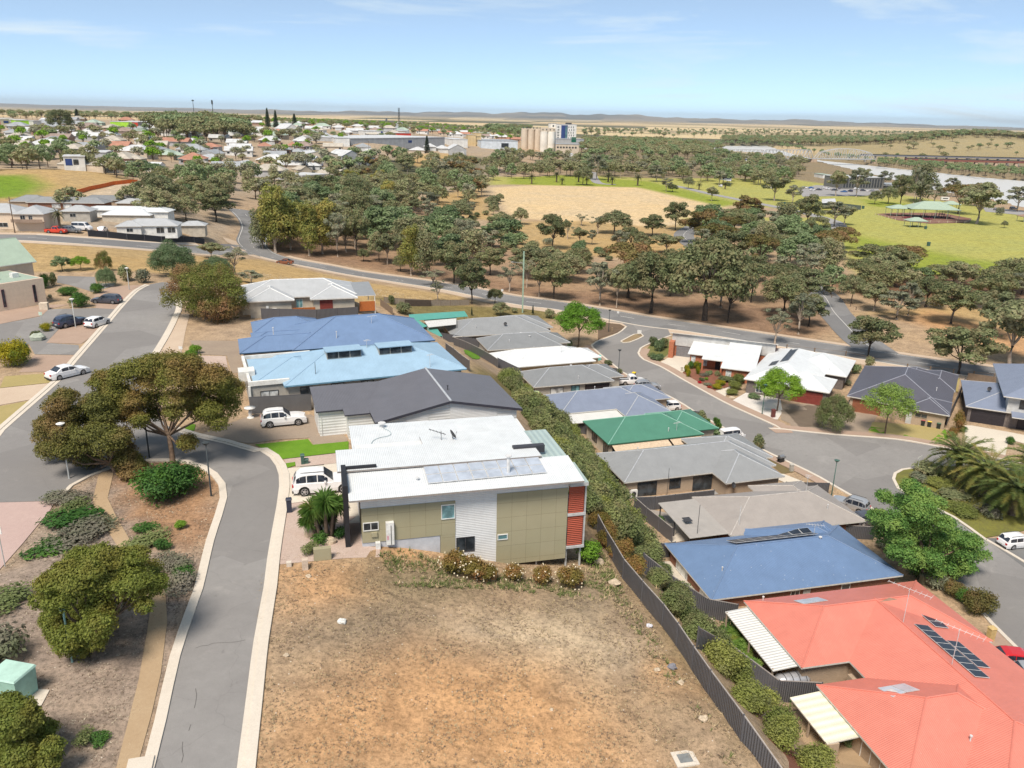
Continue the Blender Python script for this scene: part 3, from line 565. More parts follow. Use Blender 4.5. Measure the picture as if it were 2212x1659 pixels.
for n_, m_, l in [('concrete_driveway', CONCW, [(1290,170),(1470,180),(1700,270),(1560,290)]), ('garden_bed', granular('brown_bed', (.17,.11,.07),(.2,.14,.08),(.12,.14,.04),5,20), [(1280,40),(1330,30),(1560,165),(1460,180)]), ('patio', CONCW, [(350,620),(560,600),(700,740),(500,780)]), ('patio', CONCW, [(400,940),(500,935),(640,1100),(800,1310),(740,1310),(560,1200)]), ('patio', granular('grey_patio', (.3,.3,.3),(.35,.34,.33),(.2,.2,.2)), [(205,400),(860,320),(960,350),(180,425)]), ('gravel_bed', granular('grey_gravel', (.33,.3,.27),(.4,.36,.32),(.2,.18,.16),4,20), [(180,450),(480,520),(540,600),(350,640)])]:
    sheet(n_, xy(PP('N', l)), m_, .05)
sheet('patio', xy(PP('Q', [(20,1180),(200,1190),(700,1300),(900,1659),(480,1680),(350,1659)])), granular('tan_patio', (.42,.30,.18),(.46,.34,.22),(.3,.22,.14)), .05)
sheet('garden_bed', xy(PP('Q', [(0,1240),(340,1659),(130,1680),(0,1400)])), MUL, .04)
sheet('driveway', xy(PP('Q', [(1900,560),(1960,420),(2260,720),(2260,1000),(2000,800)])), PAVE, .05)
sheet('car_park', xy(PP('O', [(1860,925),(2400,905),(2500,1300),(2300,1240),(1990,1010)])), granular('bay_asphalt', (.17,.17,.17),(.21,.21,.21),(.12,.12,.12)), .07)
sheet('palm_bed', xy(Wd(RI[2:])+PP('O', [(2260,850)])), granular('palm_bed_cover', (.15,.17,.04),(.24,.25,.04),(.1,.07,.05),5,14,mid=.6), .10)
sheet('street_corner_bed', xy(PP('G', [(1480,480),(1670,500),(1720,525),(1650,570),(1500,620),(1480,640)])), granular('dark_mulch', (.14,.09,.065),(.18,.12,.09),(.1,.09,.05),4,20), .09)
sheet('car_park', xy(PP('D', [(250,800),(420,770),(950,800),(1000,850),(880,860),(300,870)])), PCAR, .08); sheet('car_park', xy(PP('D', [(1850,960),(2300,1000),(2300,1040),(1880,1000)])), PCAR, .08)
sheet('lawn', xy(PP('G', [(320,720),(400,722),(465,790),(400,800),(330,750)])), LAWN, .08)
sheet('cul_de_sac_lot', xy(PP('B', [(640,400),(715,400),(722,560),(640,550)] if 0 else [(100,530),(260,520),(380,560),(300,600),(100,580)])), PCAR, .08)
# river
wm, t_, b_ = newmat('river_water'); b_.inputs['Base Color'].default_value = (.50,.50,.49,1); b_.inputs['Roughness'].default_value = .5; b_.inputs['Specular IOR Level'].default_value = .6
bumpn(t_, b_, noise(t_, .5, 4, .6, N(t_, 'ShaderNodeTexCoord').outputs['Object']), .1, .4)
rb = MB(); rp = [(p[0], p[1], WZ) for p in RIVP]; vs, es, fs, *_ = delaunay_2d_cdt([Vector(p[:2]) for p in rp], [(i, (i+1) % len(rp)) for i in range(len(rp))], [], 1, 1e-3)
for f in fs: rb.face([(vs[i].x, vs[i].y, WZ) for i in f])
tag(rb.build('river', wm), kind='structure')
# ---------------------------------------------------------------- foliage
def leafmat(name, c1, c2, c3=None, ns=.5, trans=.33, obj_var=.25):
    mt, t, b = newmat(name); b.inputs['Roughness'].default_value = .62; b.inputs['Specular IOR Level'].default_value = .22
    a = N(t, 'ShaderNodeAttribute', attribute_name='leaf').outputs['Fac']; co = N(t, 'ShaderNodeTexCoord').outputs['Object']
    col = mixrgb(t, a, c1, c2); col = mixrgb(t, ramp(t, noise(t, ns, 3, .6, co), .45, .62), col, c3 or c2)
    oi = N(t, 'ShaderNodeObjectInfo'); hs = N(t, 'ShaderNodeHueSaturation'); L(t, col, hs.inputs['Color'])
    L(t, mapr(t, oi.outputs['Random'], 0, 1, 1-obj_var, 1+obj_var), hs.inputs['Value']); L(t, mapr(t, oi.outputs['Random'], 0, 1, .515, .485), hs.inputs['Hue'])
    L(t, hs.outputs[0], b.inputs['Base Color']); tr = N(t, 'ShaderNodeBsdfTranslucent'); L(t, hs.outputs[0], tr.inputs[0]); ms = N(t, 'ShaderNodeMixShader'); ms.inputs[0].default_value = trans
    L(t, b.outputs[0], ms.inputs[1]); L(t, tr.outputs[0], ms.inputs[2]); L(t, ms.outputs[0], t.nodes['Material Output'].inputs[0]); return mt
def leafmesh(name, P_, Nn, size, rng_, asp=.55):
    """P_: leaf centres; Nn: leaf normals; each leaf a small four-cornered face"""
    n = len(P_); r = rng_.normal(size=(n, 3)); Nn = Nn/np.maximum(1e-6, np.linalg.norm(Nn, axis=1))[:, None]
    u = np.cross(r, Nn); u /= np.maximum(1e-6, np.linalg.norm(u, axis=1))[:, None]; v = np.cross(Nn, u)
    s = size*(rng_.uniform(.6, 1.35, n))[:, None]
    V = np.stack([P_-u*s, P_-v*s*asp+Nn*s*.12, P_+u*s, P_+v*s*asp+Nn*s*.12], 1).reshape(-1, 3).astype(np.float32)
    me = bpy.data.meshes.new(name); me.vertices.add(4*n); me.vertices.foreach_set('co', V.ravel()); me.loops.add(4*n); me.loops.foreach_set('vertex_index', np.arange(4*n, dtype=np.int32))
    me.polygons.add(n); me.polygons.foreach_set('loop_start', np.arange(0, 4*n, 4, dtype=np.int32)); me.polygons.foreach_set('loop_total', np.full(n, 4, np.int32)); me.update(calc_edges=True)
    at = me.attributes.new('leaf', 'FLOAT', 'FACE'); at.data.foreach_set('value', rng_.random(n).astype(np.float32)); return me
def fill(clumps, n, rng_, shell=.55, up=.25, ragged=.22):
    """points spread through lobes (centre, radii); facing outwards and up"""
    w_ = np.array([c[1][0]*c[1][1]+c[1][0]*c[1][2] for c in clumps]); idx = rng_.choice(len(clumps), n, p=w_/w_.sum())
    c = np.array([q[0] for q in clumps])[idx]; r = np.array([q[1] for q in clumps])[idx]
    d = rng_.normal(size=(n, 3)); d[:, 2] = np.where(rng_.random(n) < .55, np.abs(d[:, 2]), d[:, 2]); d /= np.linalg.norm(d, axis=1)[:, None]; q = shell+(1-shell)*rng_.random(n)**.6
    lump = 1+ragged*(np.sin(d[:, 0]*5+c[:, 0]*3)*np.cos(d[:, 1]*6+c[:, 1]*2)+np.sin(d[:, 2]*7+c[:, 2]))*.5+rng_.normal(size=n)*.06
    p = c+d*r*(q*lump)[:, None]; nn = d+rng_.normal(size=(n, 3))*.55; nn[:, 2] += up; return p, nn
def limbs(mb, base, tips, r0, rng_, split=.45, lean=.0, n=6):
    """a trunk that forks into limbs reaching each tip"""
    base = np.array(base, float); mean = np.mean(tips, 0); fork = base+(mean-base)*split*np.array((.5, .5, .85))
    mid = base+(fork-base)*.5+rng_.normal(size=3)*.15*np.array((1, 1, 0))*max(.3, (fork-base)[2]*.12)
    mb.tube([base-np.array((0, 0, .2)), base+(mid-base)*.08, mid, fork], [r0*1.45, r0*1.05, r0*.85, r0*.72], 0, n)
    for tp in tips:
        tp = np.array(tp); k = fork+(tp-fork)*.45+np.array((0, 0, -.12*np.linalg.norm((tp-fork)[:2])))+rng_.normal(size=3)*.12
        mb.tube([fork-(tp-fork)*.02, k, fork+(tp-fork)*.95], [r0*.52, r0*.34, r0*.1], 0, max(4, n-1))
BARK = mat('bark_brown', (.17,.12,.085), .9, ns=3, na=.3, bump=.03); BARKP = mat('bark_pale', (.50,.43,.35), .85, ns=1.2, na=.25, bump=.02, c2=(.28,.21,.16)); BARKD = mat('bark_dark', (.075,.06,.05), .9, ns=3, na=.3, bump=.03)
LM = {'olive': leafmat('leaf_olive', (0.18,0.205,0.105), (0.295,0.32,0.16), (0.295,0.265,0.15)), 'dark': leafmat('leaf_dark', (0.125,0.152,0.07), (0.23,0.26,0.122), (0.24,0.215,0.11)),
      'grey': leafmat('leaf_grey', (0.192,0.215,0.143), (0.288,0.306,0.204), (0.288,0.266,0.176)), 'yellow': leafmat('leaf_yellow', (0.213,0.238,0.061), (0.341,0.340,0.088), (0.363,0.306,0.088)),
      'brown': leafmat('leaf_brown', (0.128,0.124,0.042), (0.221,0.192,0.066), (0.250,0.154,0.072), ns=.33), 'bright': leafmat('leaf_bright', (.10,.21,.02), (.20,.36,.04), (.15,.30,.03)),
      'lime': leafmat('leaf_lime', (.17,.27,.05), (.29,.40,.08), (.25,.36,.10)), 'deep': leafmat('leaf_deep', (0.041,0.105,0.024), (0.087,0.192,0.042), (0.116,0.235,0.036)), 'blueg': leafmat('leaf_bluegreen', (0.123,0.184,0.081), (0.201,0.278,0.127), (0.245,0.302,0.161)),
      'hero': leafmat('leaf_hero', (0.106,0.121,0.026), (0.230,0.237,0.054), (0.248,0.178,0.058), ns=.28, obj_var=.10), 'heroy': leafmat('leaf_hero_green', (0.118,0.148,0.028), (0.236,0.264,0.054), (0.223,0.198,0.045), ns=.3, obj_var=.1),
      'shrub': leafmat('leaf_bank', (0.156,0.195,0.069), (0.279,0.320,0.127), (0.212,0.195,0.098), ns=.35), 'yshrub': leafmat('leaf_bank_lime', (.16,.195,.045), (.26,.29,.08), (.17,.19,.07), ns=.45), 'palm': leafmat('leaf_palm', (.12,.17,.05), (.22,.27,.08), (.28,.25,.07)),
      'yucca': leafmat('leaf_yucca', (.14,.27,.05), (.28,.42,.10), (.36,.40,.10)), 'rose': leafmat('leaf_rose', (0.170,0.135,0.031), (0.267,0.219,0.062), (0.303,0.154,0.062)), 'goldb': leafmat('leaf_gold', (.28,.26,.015), (.38,.34,.02), (.12,.17,.02), ns=.5),
      'hero2': leafmat('leaf_hero_russet', (0.112,0.112,0.032), (0.211,0.198,0.054), (0.255,0.158,0.070), ns=.22, obj_var=.05), 'rusty': leafmat('leaf_rusty', (0.121,0.148,0.037), (0.224,0.245,0.056), (0.279,0.161,0.081), ns=.22, obj_var=.05), 'peppert': leafmat('leaf_pepper', (0.079,0.180,0.044), (0.170,0.322,0.075), (0.242,0.361,0.088), ns=.6, obj_var=.05), 'pine': leafmat('leaf_pine', (0.033,0.062,0.036), (0.070,0.105,0.054), (0.058,0.087,0.048)), 'purple': leafmat('leaf_purple', (.22,.20,.16), (.29,.27,.21), (.19,.21,.12)), 'red': leafmat('leaf_red', (.35,.03,.02), (.5,.06,.03))}
LIB = {}
def treekind(key, leaf, bark, h, rad, nclump, nleaf, size, seed, form='round', trunk=.35, r0=None, shell=.5):
    rg = np.random.default_rng(seed); cl = []; tips = []
    z0 = h*trunk
    for i in range(nclump):
        a = 2*math.pi*i/nclump*1.618*2+rg.uniform(-.4, .4); t = (i+.5)/nclump
        if form == 'round': rr = rad*.62*math.sqrt(t)*rg.uniform(.7, 1.1); zc = z0+(h-z0)*(.42+.42*(1-(rr/rad)**2)*rg.uniform(.7, 1.1)); s = rad*rg.uniform(.34, .52); rad3 = (s, s, s*.72)
        elif form == 'open': rr = rad*.78*math.sqrt(t)*rg.uniform(.8, 1.05); zc = z0+(h-z0)*rg.uniform(.25, .92)*(1-.25*rr/rad); s = rad*rg.uniform(.18, .32); rad3 = (s, s, s*.62)
        elif form == 'tall': rr = rad*.5*rg.uniform(.2, 1.1); zc = z0+(h-z0)*(.1+.82*t); s = rad*rg.uniform(.4, .6)*(1.05-.5*t); rad3 = (s, s, s*1.25)
        elif form == 'umbrella': rr = rad*.8*math.sqrt(t); zc = h*rg.uniform(.76, .9)-.12*h*(rr/rad)**2; s = rad*rg.uniform(.28, .4); rad3 = (s, s, s*.45)
        elif form == 'dome':
            e_ = math.acos(1-t*(1.12 if trunk > .15 else 1.05 if trunk < .05 else 1.3)); q = rg.uniform(.68, .80); rr = rad*q*math.sin(e_)*rg.uniform(.9, 1.08); zc = z0+(h-z0)*(.30+.60*math.cos(e_)*q/.75*rg.uniform(.88, 1.08)); s = rad*rg.uniform(.21, .33); rad3 = (s, s, s*.8)
        elif form == 'bush': rr = rad*.5*math.sqrt(t)*rg.uniform(.7, 1.1); zc = h*rg.uniform(.36, .58); s = rad*rg.uniform(.42, .58); rad3 = (s, s, min(s, h*.42))
        c = (rr*math.cos(a), rr*math.sin(a), zc); cl.append((c, rad3)); tips.append((c[0]*.9, c[1]*.9, c[2]+rad3[2]*.1))
    p, nn = fill(cl, nleaf, rg, shell); p[:, 2] = np.maximum(p[:, 2], .03*h)
    me = leafmesh('crown', p, nn, size, rg); me.materials.append(LM[leaf]); tm = None
    if form != 'bush':
        mb = MB(); limbs(mb, (0, 0, 0), tips[:min(len(tips), 9)], r0 or h*.025, rg, split=.5 if form != 'tall' else .35)
        if form in ('tall',): mb.tube([(0,0,0), (.1,0,h*.5), (0,.1,h*.85)], [h*.022, h*.014, h*.004])
        o = mb.build('trunk', bark, smooth=True); tm = o.data; bpy.data.objects.remove(o)
    LIB[key] = (me, tm, h, rad)
treekind('gum1','olive',BARKP,10,5,18,5200,.26,1,'open',.26); treekind('gum2','olive',BARKP,12,5,18,5600,.28,2,'tall',.24); treekind('gum3','dark',BARKD,11,6.5,30,8000,.27,3,'dome',.26,r0=.42); treekind('gum4','grey',BARKP,11,4.6,16,3600,.26,4,'open',.26); treekind('gum5','yellow',BARKP,14,5,20,7000,.28,5,'tall',.2)
treekind('gum6','olive',BARK,9,5,24,5200,.25,6,'dome',.24); treekind('gum7','brown',BARK,9,5.4,14,4200,.27,7,'umbrella',.5); treekind('gum8','grey',BARKP,12,4,14,1800,.22,8,'open',.25); treekind('gum9','dark',BARKD,10,6,22,6400,.26,9,'open',.26); treekind('gum10','blueg',BARK,9,4.8,22,5600,.25,10,'dome',.22)
for i_, (k_, lf, bk, h_, r_, fm, tr, nc) in enumerate([('gum11','olive',BARKP,11,5.6,'open',.34,14),('gum12','dark',BARKD,9.5,5.8,'umbrella',.42,16),('gum13','grey',BARKP,12,5,'open',.32,20),('gum14','blueg',BARK,10,4.6,'open',.22,15),('gum15','brown',BARK,8.5,4.8,'open',.3,13),('gum16','yellow',BARKP,11,4.4,'open',.3,14)]): treekind(k_, lf, bk, h_, r_, nc, 4600, .25, 170+i_, fm, tr)
for i_, (lf, bk, h_, r_, fm, tr, nc) in enumerate([('olive',BARKP,10,5,'open',.26,14),('dark',BARKD,10,6,'dome',.26,20),('grey',BARKP,11,4.8,'open',.26,13),('blueg',BARK,9,4.8,'dome',.22,18),('olive',BARKP,12,5,'tall',.24,15),('olive',BARK,9,5,'dome',.26,18),('brown',BARK,8.5,4.8,'open',.3,12),('dark',BARKD,10,6,'open',.3,16)]): treekind('m%d' % i_, lf, bk, h_, r_, nc, 1250, .45, 270+i_, fm, tr)
for k_, src, r_, n_ in (('far1','olive',5,420),('far2','dark',5.5,420),('far3','grey',4.6,300),('far4','blueg',5,380),('far5','bright',4.6,381)): treekind(k_, src, BARK, 10, r_, 9, n_, .75, 90+n_, 'round', .12)
treekind('low1','olive',BARK,4,3,8,1500,.3,11,'bush'); treekind('low2','blueg',BARK,3,2.6,7,1500,.26,12,'bush'); treekind('low3','dark',BARK,3.4,2.6,7,1500,.27,13,'bush'); treekind('low4','grey',BARK,3,3,7,1300,.26,14,'bush'); treekind('lowp','purple',BARK,1.2,1.6,7,1900,.09,15,'bush')
treekind('ash','bright',BARK,8,4.6,30,15000,.13,21,'dome',.28,r0=.16,shell=.45); treekind('ash2','lime',BARK,7,3.9,22,9000,.11,22,'dome',.32,r0=.13,shell=.3); treekind('schinus','blueg',BARK,8,7.4,36,26000,.15,24,'dome',.02,shell=.55)
treekind('euc3','heroy',BARK,6,5,30,20000,.12,33,'dome',.02,shell=.55); treekind('euc4','rusty',BARK,8,7.4,22,12000,.2,34,'dome',.10,shell=.5)
treekind('bankshrub','shrub',BARK,3,2.3,10,5200,.12,41,'bush'); treekind('bankshrub2','shrub',BARK,2.6,2.2,9,4200,.12,42,'bush'); treekind('bankshrub3','yshrub',BARK,2.8,2.2,9,5200,.11,43,'bush')
treekind('rosebush','rose',BARK,2.2,1.5,8,3200,.085,44,'bush'); treekind('ball','bright',BARK,1.6,1.05,5,2600,.07,45,'bush'); treekind('greenbush','deep',BARK,2.6,2.0,8,5200,.10,46,'bush'); treekind('goldbush','goldb',BARK,3,2.8,9,6500,.12,47,'bush'); treekind('tuft','shrub',BARK,.9,.8,6,900,.06,48,'bush'); treekind('redbush','red',BARK,1,.8,5,700,.08,49,'bush')
treekind('gtuft','deep',BARK,.8,.7,5,900,.06,50,'bush'); treekind('brownbush','brown',BARK,2.4,2.1,9,5000,.10,51,'bush')
def pine():
    rg = np.random.default_rng(60); h = 16.; P_, Nn = [], []
    mb = MB(); mb.tube([(0,0,0), (0,0,h*.5), (0,0,h*.98)], [.3, .18, .03])
    for i in range(22):
        z = 2+(h-2.6)*i/21; r = 3.4*(1-(z/h))**.8+.3; k = 7
        for j in range(k):
            a = 2*math.pi*(j+.5*(i % 2))/k; n = int(22+r*16); t = rg.random(n)**.7
            P_.append(np.stack([np.cos(a)*r*t, np.sin(a)*r*t, z+t*r*.12+rg.normal(size=n)*.1], 1)+rg.normal(size=(n, 3))*.14); Nn.append(np.tile((0, 0, 1.), (n, 1))+rg.normal(size=(n, 3))*.5)
    me = leafmesh('crown', np.concatenate(P_), np.concatenate(Nn), .24, rg); me.materials.append(LM['pine']); o = mb.build('trunk', BARKD, smooth=True); tm = o.data; bpy.data.objects.remove(o); LIB['pine'] = (me, tm, h, 3.6)
pine()
def palm(key, h, fr, nfr, seed, leaf='palm', trunkr=.35):
    rg = np.random.default_rng(seed); P_, U_, rnd_ = [], [], []; mb = MB(); V = []; Fc = []
    mb.tube([(0,0,-.2), (0,0,h*.5), (0,0,h)], [trunkr*1.2, trunkr, trunkr*1.15], n=9)
    for i in range(nfr):
        a = i*2.39996+rg.uniform(-.1, .1); el = 1.38-1.7*(i/nfr); L_ = fr*(.85+.25*rg.random()); pts = []; x = z = 0.; e = el
        for s in range(13): pts.append((x, z)); x += math.cos(e)*L_/12; z += math.sin(e)*L_/12; e -= (.095+.02*rg.random())
        ca2, sa2 = math.cos(a), math.sin(a)
        mb.tube([(p[0]*ca2, p[0]*sa2, h+p[1]) for p in pts[::3]], [.05, .04, .03, .02, .01], 1, 3)
        for s in range(1, 12):
            for q in range(5):
                t = s+q/5-.4; i0 = min(11, int(t)); f_ = t-i0; px_ = pts[i0][0]*(1-f_)+pts[i0+1][0]*f_; pz_ = pts[i0][1]*(1-f_)+pts[i0+1][1]*f_; w_ = fr*.16*math.sin(math.pi*min(1, (t+1.2)/13.5))**.7
                for sd_ in (-1, 1):
                    bx, by, bz = px_*ca2, px_*sa2, h+pz_; dx, dy = -sa2*sd_*w_*.85+ca2*w_*.55, ca2*sd_*w_*.85+sa2*w_*.55; dz_ = w_*(.40-.55*rg.random()); b0 = len(V)
                    wx, wy = ca2*.045, sa2*.045; V += [(bx-wx, by-wy, bz), (bx+wx, by+wy, bz), (bx+dx, by+dy, bz+dz_)]; Fc.append((b0, b0+1, b0+2))
    me = bpy.data.meshes.new('fronds'); me.from_pydata(V, [], Fc); me.update(); at = me.attributes.new('leaf', 'FLOAT', 'FACE'); at.data.foreach_set('value', rg.random(len(Fc)).astype(np.float32)); me.materials.append(LM[leaf])
    o = mb.build('trunk', [BARK, LM[leaf]], smooth=True); tm = o.data; bpy.data.objects.remove(o); LIB[key] = (me, tm, h+fr*.6, fr)
palm('datepalm', 3.2, 4.3, 64, 71); palm('smallpalm', 2.6, 2.4, 30, 72, 'dark')
def yucca():
    rg = np.random.default_rng(73); V = []; Fc = []; mb = MB()
    for (x, y, z, r) in [(0,0,2.6,1.15),(-.9,-.3,2.0,1.0),(.9,.2,2.3,1.05),(.2,.9,2.9,1.0),(-.5,.6,2.5,.9),(.5,-.7,1.6,1.0),(-.2,-.6,1.2,.9),(1.1,-.3,1.3,.8)]:
        mb.tube([(x*.4, y*.4, 0), (x*.7, y*.7, z*.5), (x, y, z)], [.16, .12, .1])
        for i in range(210):
            d = rg.normal(size=3); d[2] = d[2]*.75+.1; d /= np.linalg.norm(d); s_ = np.cross(d, (0, 0, 1)); s_ /= max(.01, np.linalg.norm(s_)); q = np.array((x, y, z)); b0 = len(V); rr = r*rg.uniform(.75, 1.05)
            V += [tuple(q-s_*.025), tuple(q+s_*.025), tuple(q+d*rr*.6+s_*.03), tuple(q+d*rr+np.array((0, 0, -.18*rr))), tuple(q+d*rr*.6-s_*.03)]; Fc.append((b0, b0+1, b0+2, b0+3, b0+4))
    me = bpy.data.meshes.new('leaves'); me.from_pydata(V, [], Fc); me.update(); at = me.attributes.new('leaf', 'FLOAT', 'FACE'); at.data.foreach_set('value', rg.random(len(Fc)).astype(np.float32)); me.materials.append(LM['yucca'])
    o = mb.build('trunk', BARK, smooth=True); tm = o.data; bpy.data.objects.remove(o); LIB['yucca'] = (me, tm, 3.7, 2)
yucca()
def crown_px(name, label, k, bx, by, lobes, leaf, bark, n, size, spread, r0=.25, cat='tree', zz=None, shell=.5, back=True, seed=0):
    """a tree whose foliage lobes hang where the photograph shows them, spread in depth about its own trunk"""
    rg = np.random.default_rng(seed); p = np.array(PZ(k, bx, by) if zz is None else R(*Z(k, bx, by), zz)); zc = S(p)[2]; L2 = [(*Z(kk, x, y), r/4) for kk, x, y, r in lobes]; cx = np.mean([q[0] for q in L2]); cy = np.mean([q[1] for q in L2]); md = max(math.hypot(q[0]-cx, q[1]-cy) for q in L2)
    cl = []
    for i, (x, y, r) in enumerate(L2):
        f_ = math.sqrt(max(.05, 1-(math.hypot(x-cx, y-cy)/md)**2))
        for s_ in ((-1, 1) if (back and i % 2 == 0) else (rg.choice((-1, 1)),)):
            z_ = zc+s_*spread*f_*rg.uniform(.25, .95); d = ray(x, y); t = z_/F; q = np.array((d[0]*t, d[1]*t, CAMH+d[2]*t)); rr = r/F*z_*rg.uniform(.9, 1.12); q[2] = max(q[2], p[2]+rr*.55); cl.append((tuple(q-p), (rr*1.16, rr*1.16, rr*.95)))
    pts, nn = fill(cl, n, rg, shell, .35, .2); pts[:, 2] = np.maximum(pts[:, 2], .05); me = leafmesh('crown', pts, nn, size, rg); me.materials.append(LM[leaf]); e = empty(name, tuple(p), 0, label, cat); c = bpy.data.objects.new('crown', me); C.objects.link(c); c.parent = e
    mb = MB(); tips = [np.array(q[0]) for q in cl]; limbs(mb, (0, 0, 0), [tips[i] for i in rg.permutation(len(tips))[:14]], r0, rg, split=.55); o = mb.build('trunk', bark, e, smooth=True); return e
treesn = [0]
def plant(key, p, h, rad, label, name='gum_tree', cat='tree', group=None, rz=None, leafmat_=None):
    me, tm, H0, R0 = LIB[key]; rz = rnd.uniform(0, 6.28) if rz is None else rz; s = (rad/R0, rad/R0, h/H0)
    if tm is None:
        o = bpy.data.objects.new(name, me); C.objects.link(o); o.location = p; o.rotation_euler = (0, 0, rz); o.scale = s; tag(o, label, cat, group); return o
    e = empty(name, p, rz, label, cat, group); e.scale = s
    for n_, m_ in (('fronds' if 'palm' in key else 'leaves' if key == 'yucca' else 'crown', me), ('trunk', tm)):
        c = bpy.data.objects.new(n_, m_); C.objects.link(c); c.parent = e
    if leafmat_:
        c = e.children[0]; c.material_slots[0].link = 'OBJECT'; c.material_slots[0].material = LM[leafmat_]
    treesn[0] += 1; return e
def plant_px(key, k, bx, by, top, width, label, **kw):
    if key.startswith('gum'): width *= 1.22
    """stands where its foot is seen; as tall and wide as it looks there"""
    x, y = Z(k, bx, by); ty = Z(k, bx, top)[1]; wd = width/(4.8 if k == 'T' else 4.0) if k else width
    p = P(x, y); return plant(key, p, max(.4, height_to(p, ty)), max(.3, wd/2*S(p)[2]/F), label, **kw)
# ---------------------------------------------------------------- houses
def hip(b, u0, v0, u1, v1, ze, tan, lift=0, gab=(0, 0), rr=None):
    """hip roof over an eave rectangle; gab=(low end, high end) turns an end of the ridge into a gable"""
    fz = .16; ze += lift; w_, d_ = u1-u0, v1-v0; along_u = w_ >= d_; half = (d_ if along_u else w_)/2; half = half if rr is None else rr-u0; zr = ze+half*tan
    A, B, Cc, D = (u0, v0, ze), (u1, v0, ze), (u1, v1, ze), (u0, v1, ze)
    if along_u: r0 = (u0+(0 if gab[0] else half), (v0+v1)/2, zr); r1 = (u1-(0 if gab[1] else half), (v0+v1)/2, zr); fs = [((A, B, r1, r0), 'u'), ((Cc, D, r0, r1), 'u'), ((B, Cc, r1), 'v'), ((D, A, r0), 'v')]
    else: r0 = (u0+half, v0+(0 if gab[0] else half), zr); r1 = (u0+half, v1-(0 if gab[1] else half), zr); fs = [((B, Cc, r1, r0), 'v'), ((D, A, r0, r1), 'v'), ((A, B, r0), 'u'), ((Cc, D, r1), 'u')]
    for f, ax in fs: b.face(list(f), 0, [((p[0] if ax == 'u' else p[1]), p[2]) for p in f])
    q = [A, B, Cc, D]; lo_ = [(p[0], p[1], p[2]-fz) for p in q]
    for i in range(4): j = (i+1) % 4; b.face([lo_[i], lo_[j], q[j], q[i]], 1)
    b.face(lo_[::-1], 1)
    caps = [(r0, r1)]
    if not gab[0]: caps += [(A, r0), (D if along_u else B, r0)]
    if not gab[1]: caps += [(B if along_u else D, r1), (Cc, r1)]
    return caps, zr
def mono(b, u0, v0, u1, v1, z00, z01, lift=0, ax='v', th=.14):
    """single slope: height z00 at the low-v (or low-u) edge, z01 at the other"""
    if ax == 'v': q = [(u0, v0, z00), (u1, v0, z00), (u1, v1, z01), (u0, v1, z01)]
    else: q = [(u0, v0, z00), (u1, v0, z01), (u1, v1, z01), (u0, v1, z00)]
    q = [(a, c, z+lift) for a, c, z in q]; lo_ = [(a, c, z-th) for a, c, z in q]
    b.face(q, 0, [((p[0] if ax == 'v' else p[1]), (p[1] if ax == 'v' else p[0])) for p in q])
    for i in range(4): j = (i+1) % 4; b.face([lo_[i], lo_[j], q[j], q[i]], 1)
    b.face(lo_[::-1], 1)
GLD = glass('dark_glass'); GLB = glass('pale_blind_glass', (.30,.31,.31)); GLT = glass('teal_glass', (.10,.20,.22)); FRW = mat('frame_white', (.7,.7,.68), .5); FRD = mat('frame_dark', (.05,.05,.055), .5); FRT = mat('frame_tan', (.36,.29,.22), .6)
GUT = mat('pale_gutter', (.62,.60,.56), .5); VENTM = mat('vent_metal', (.62,.62,.62), .4)
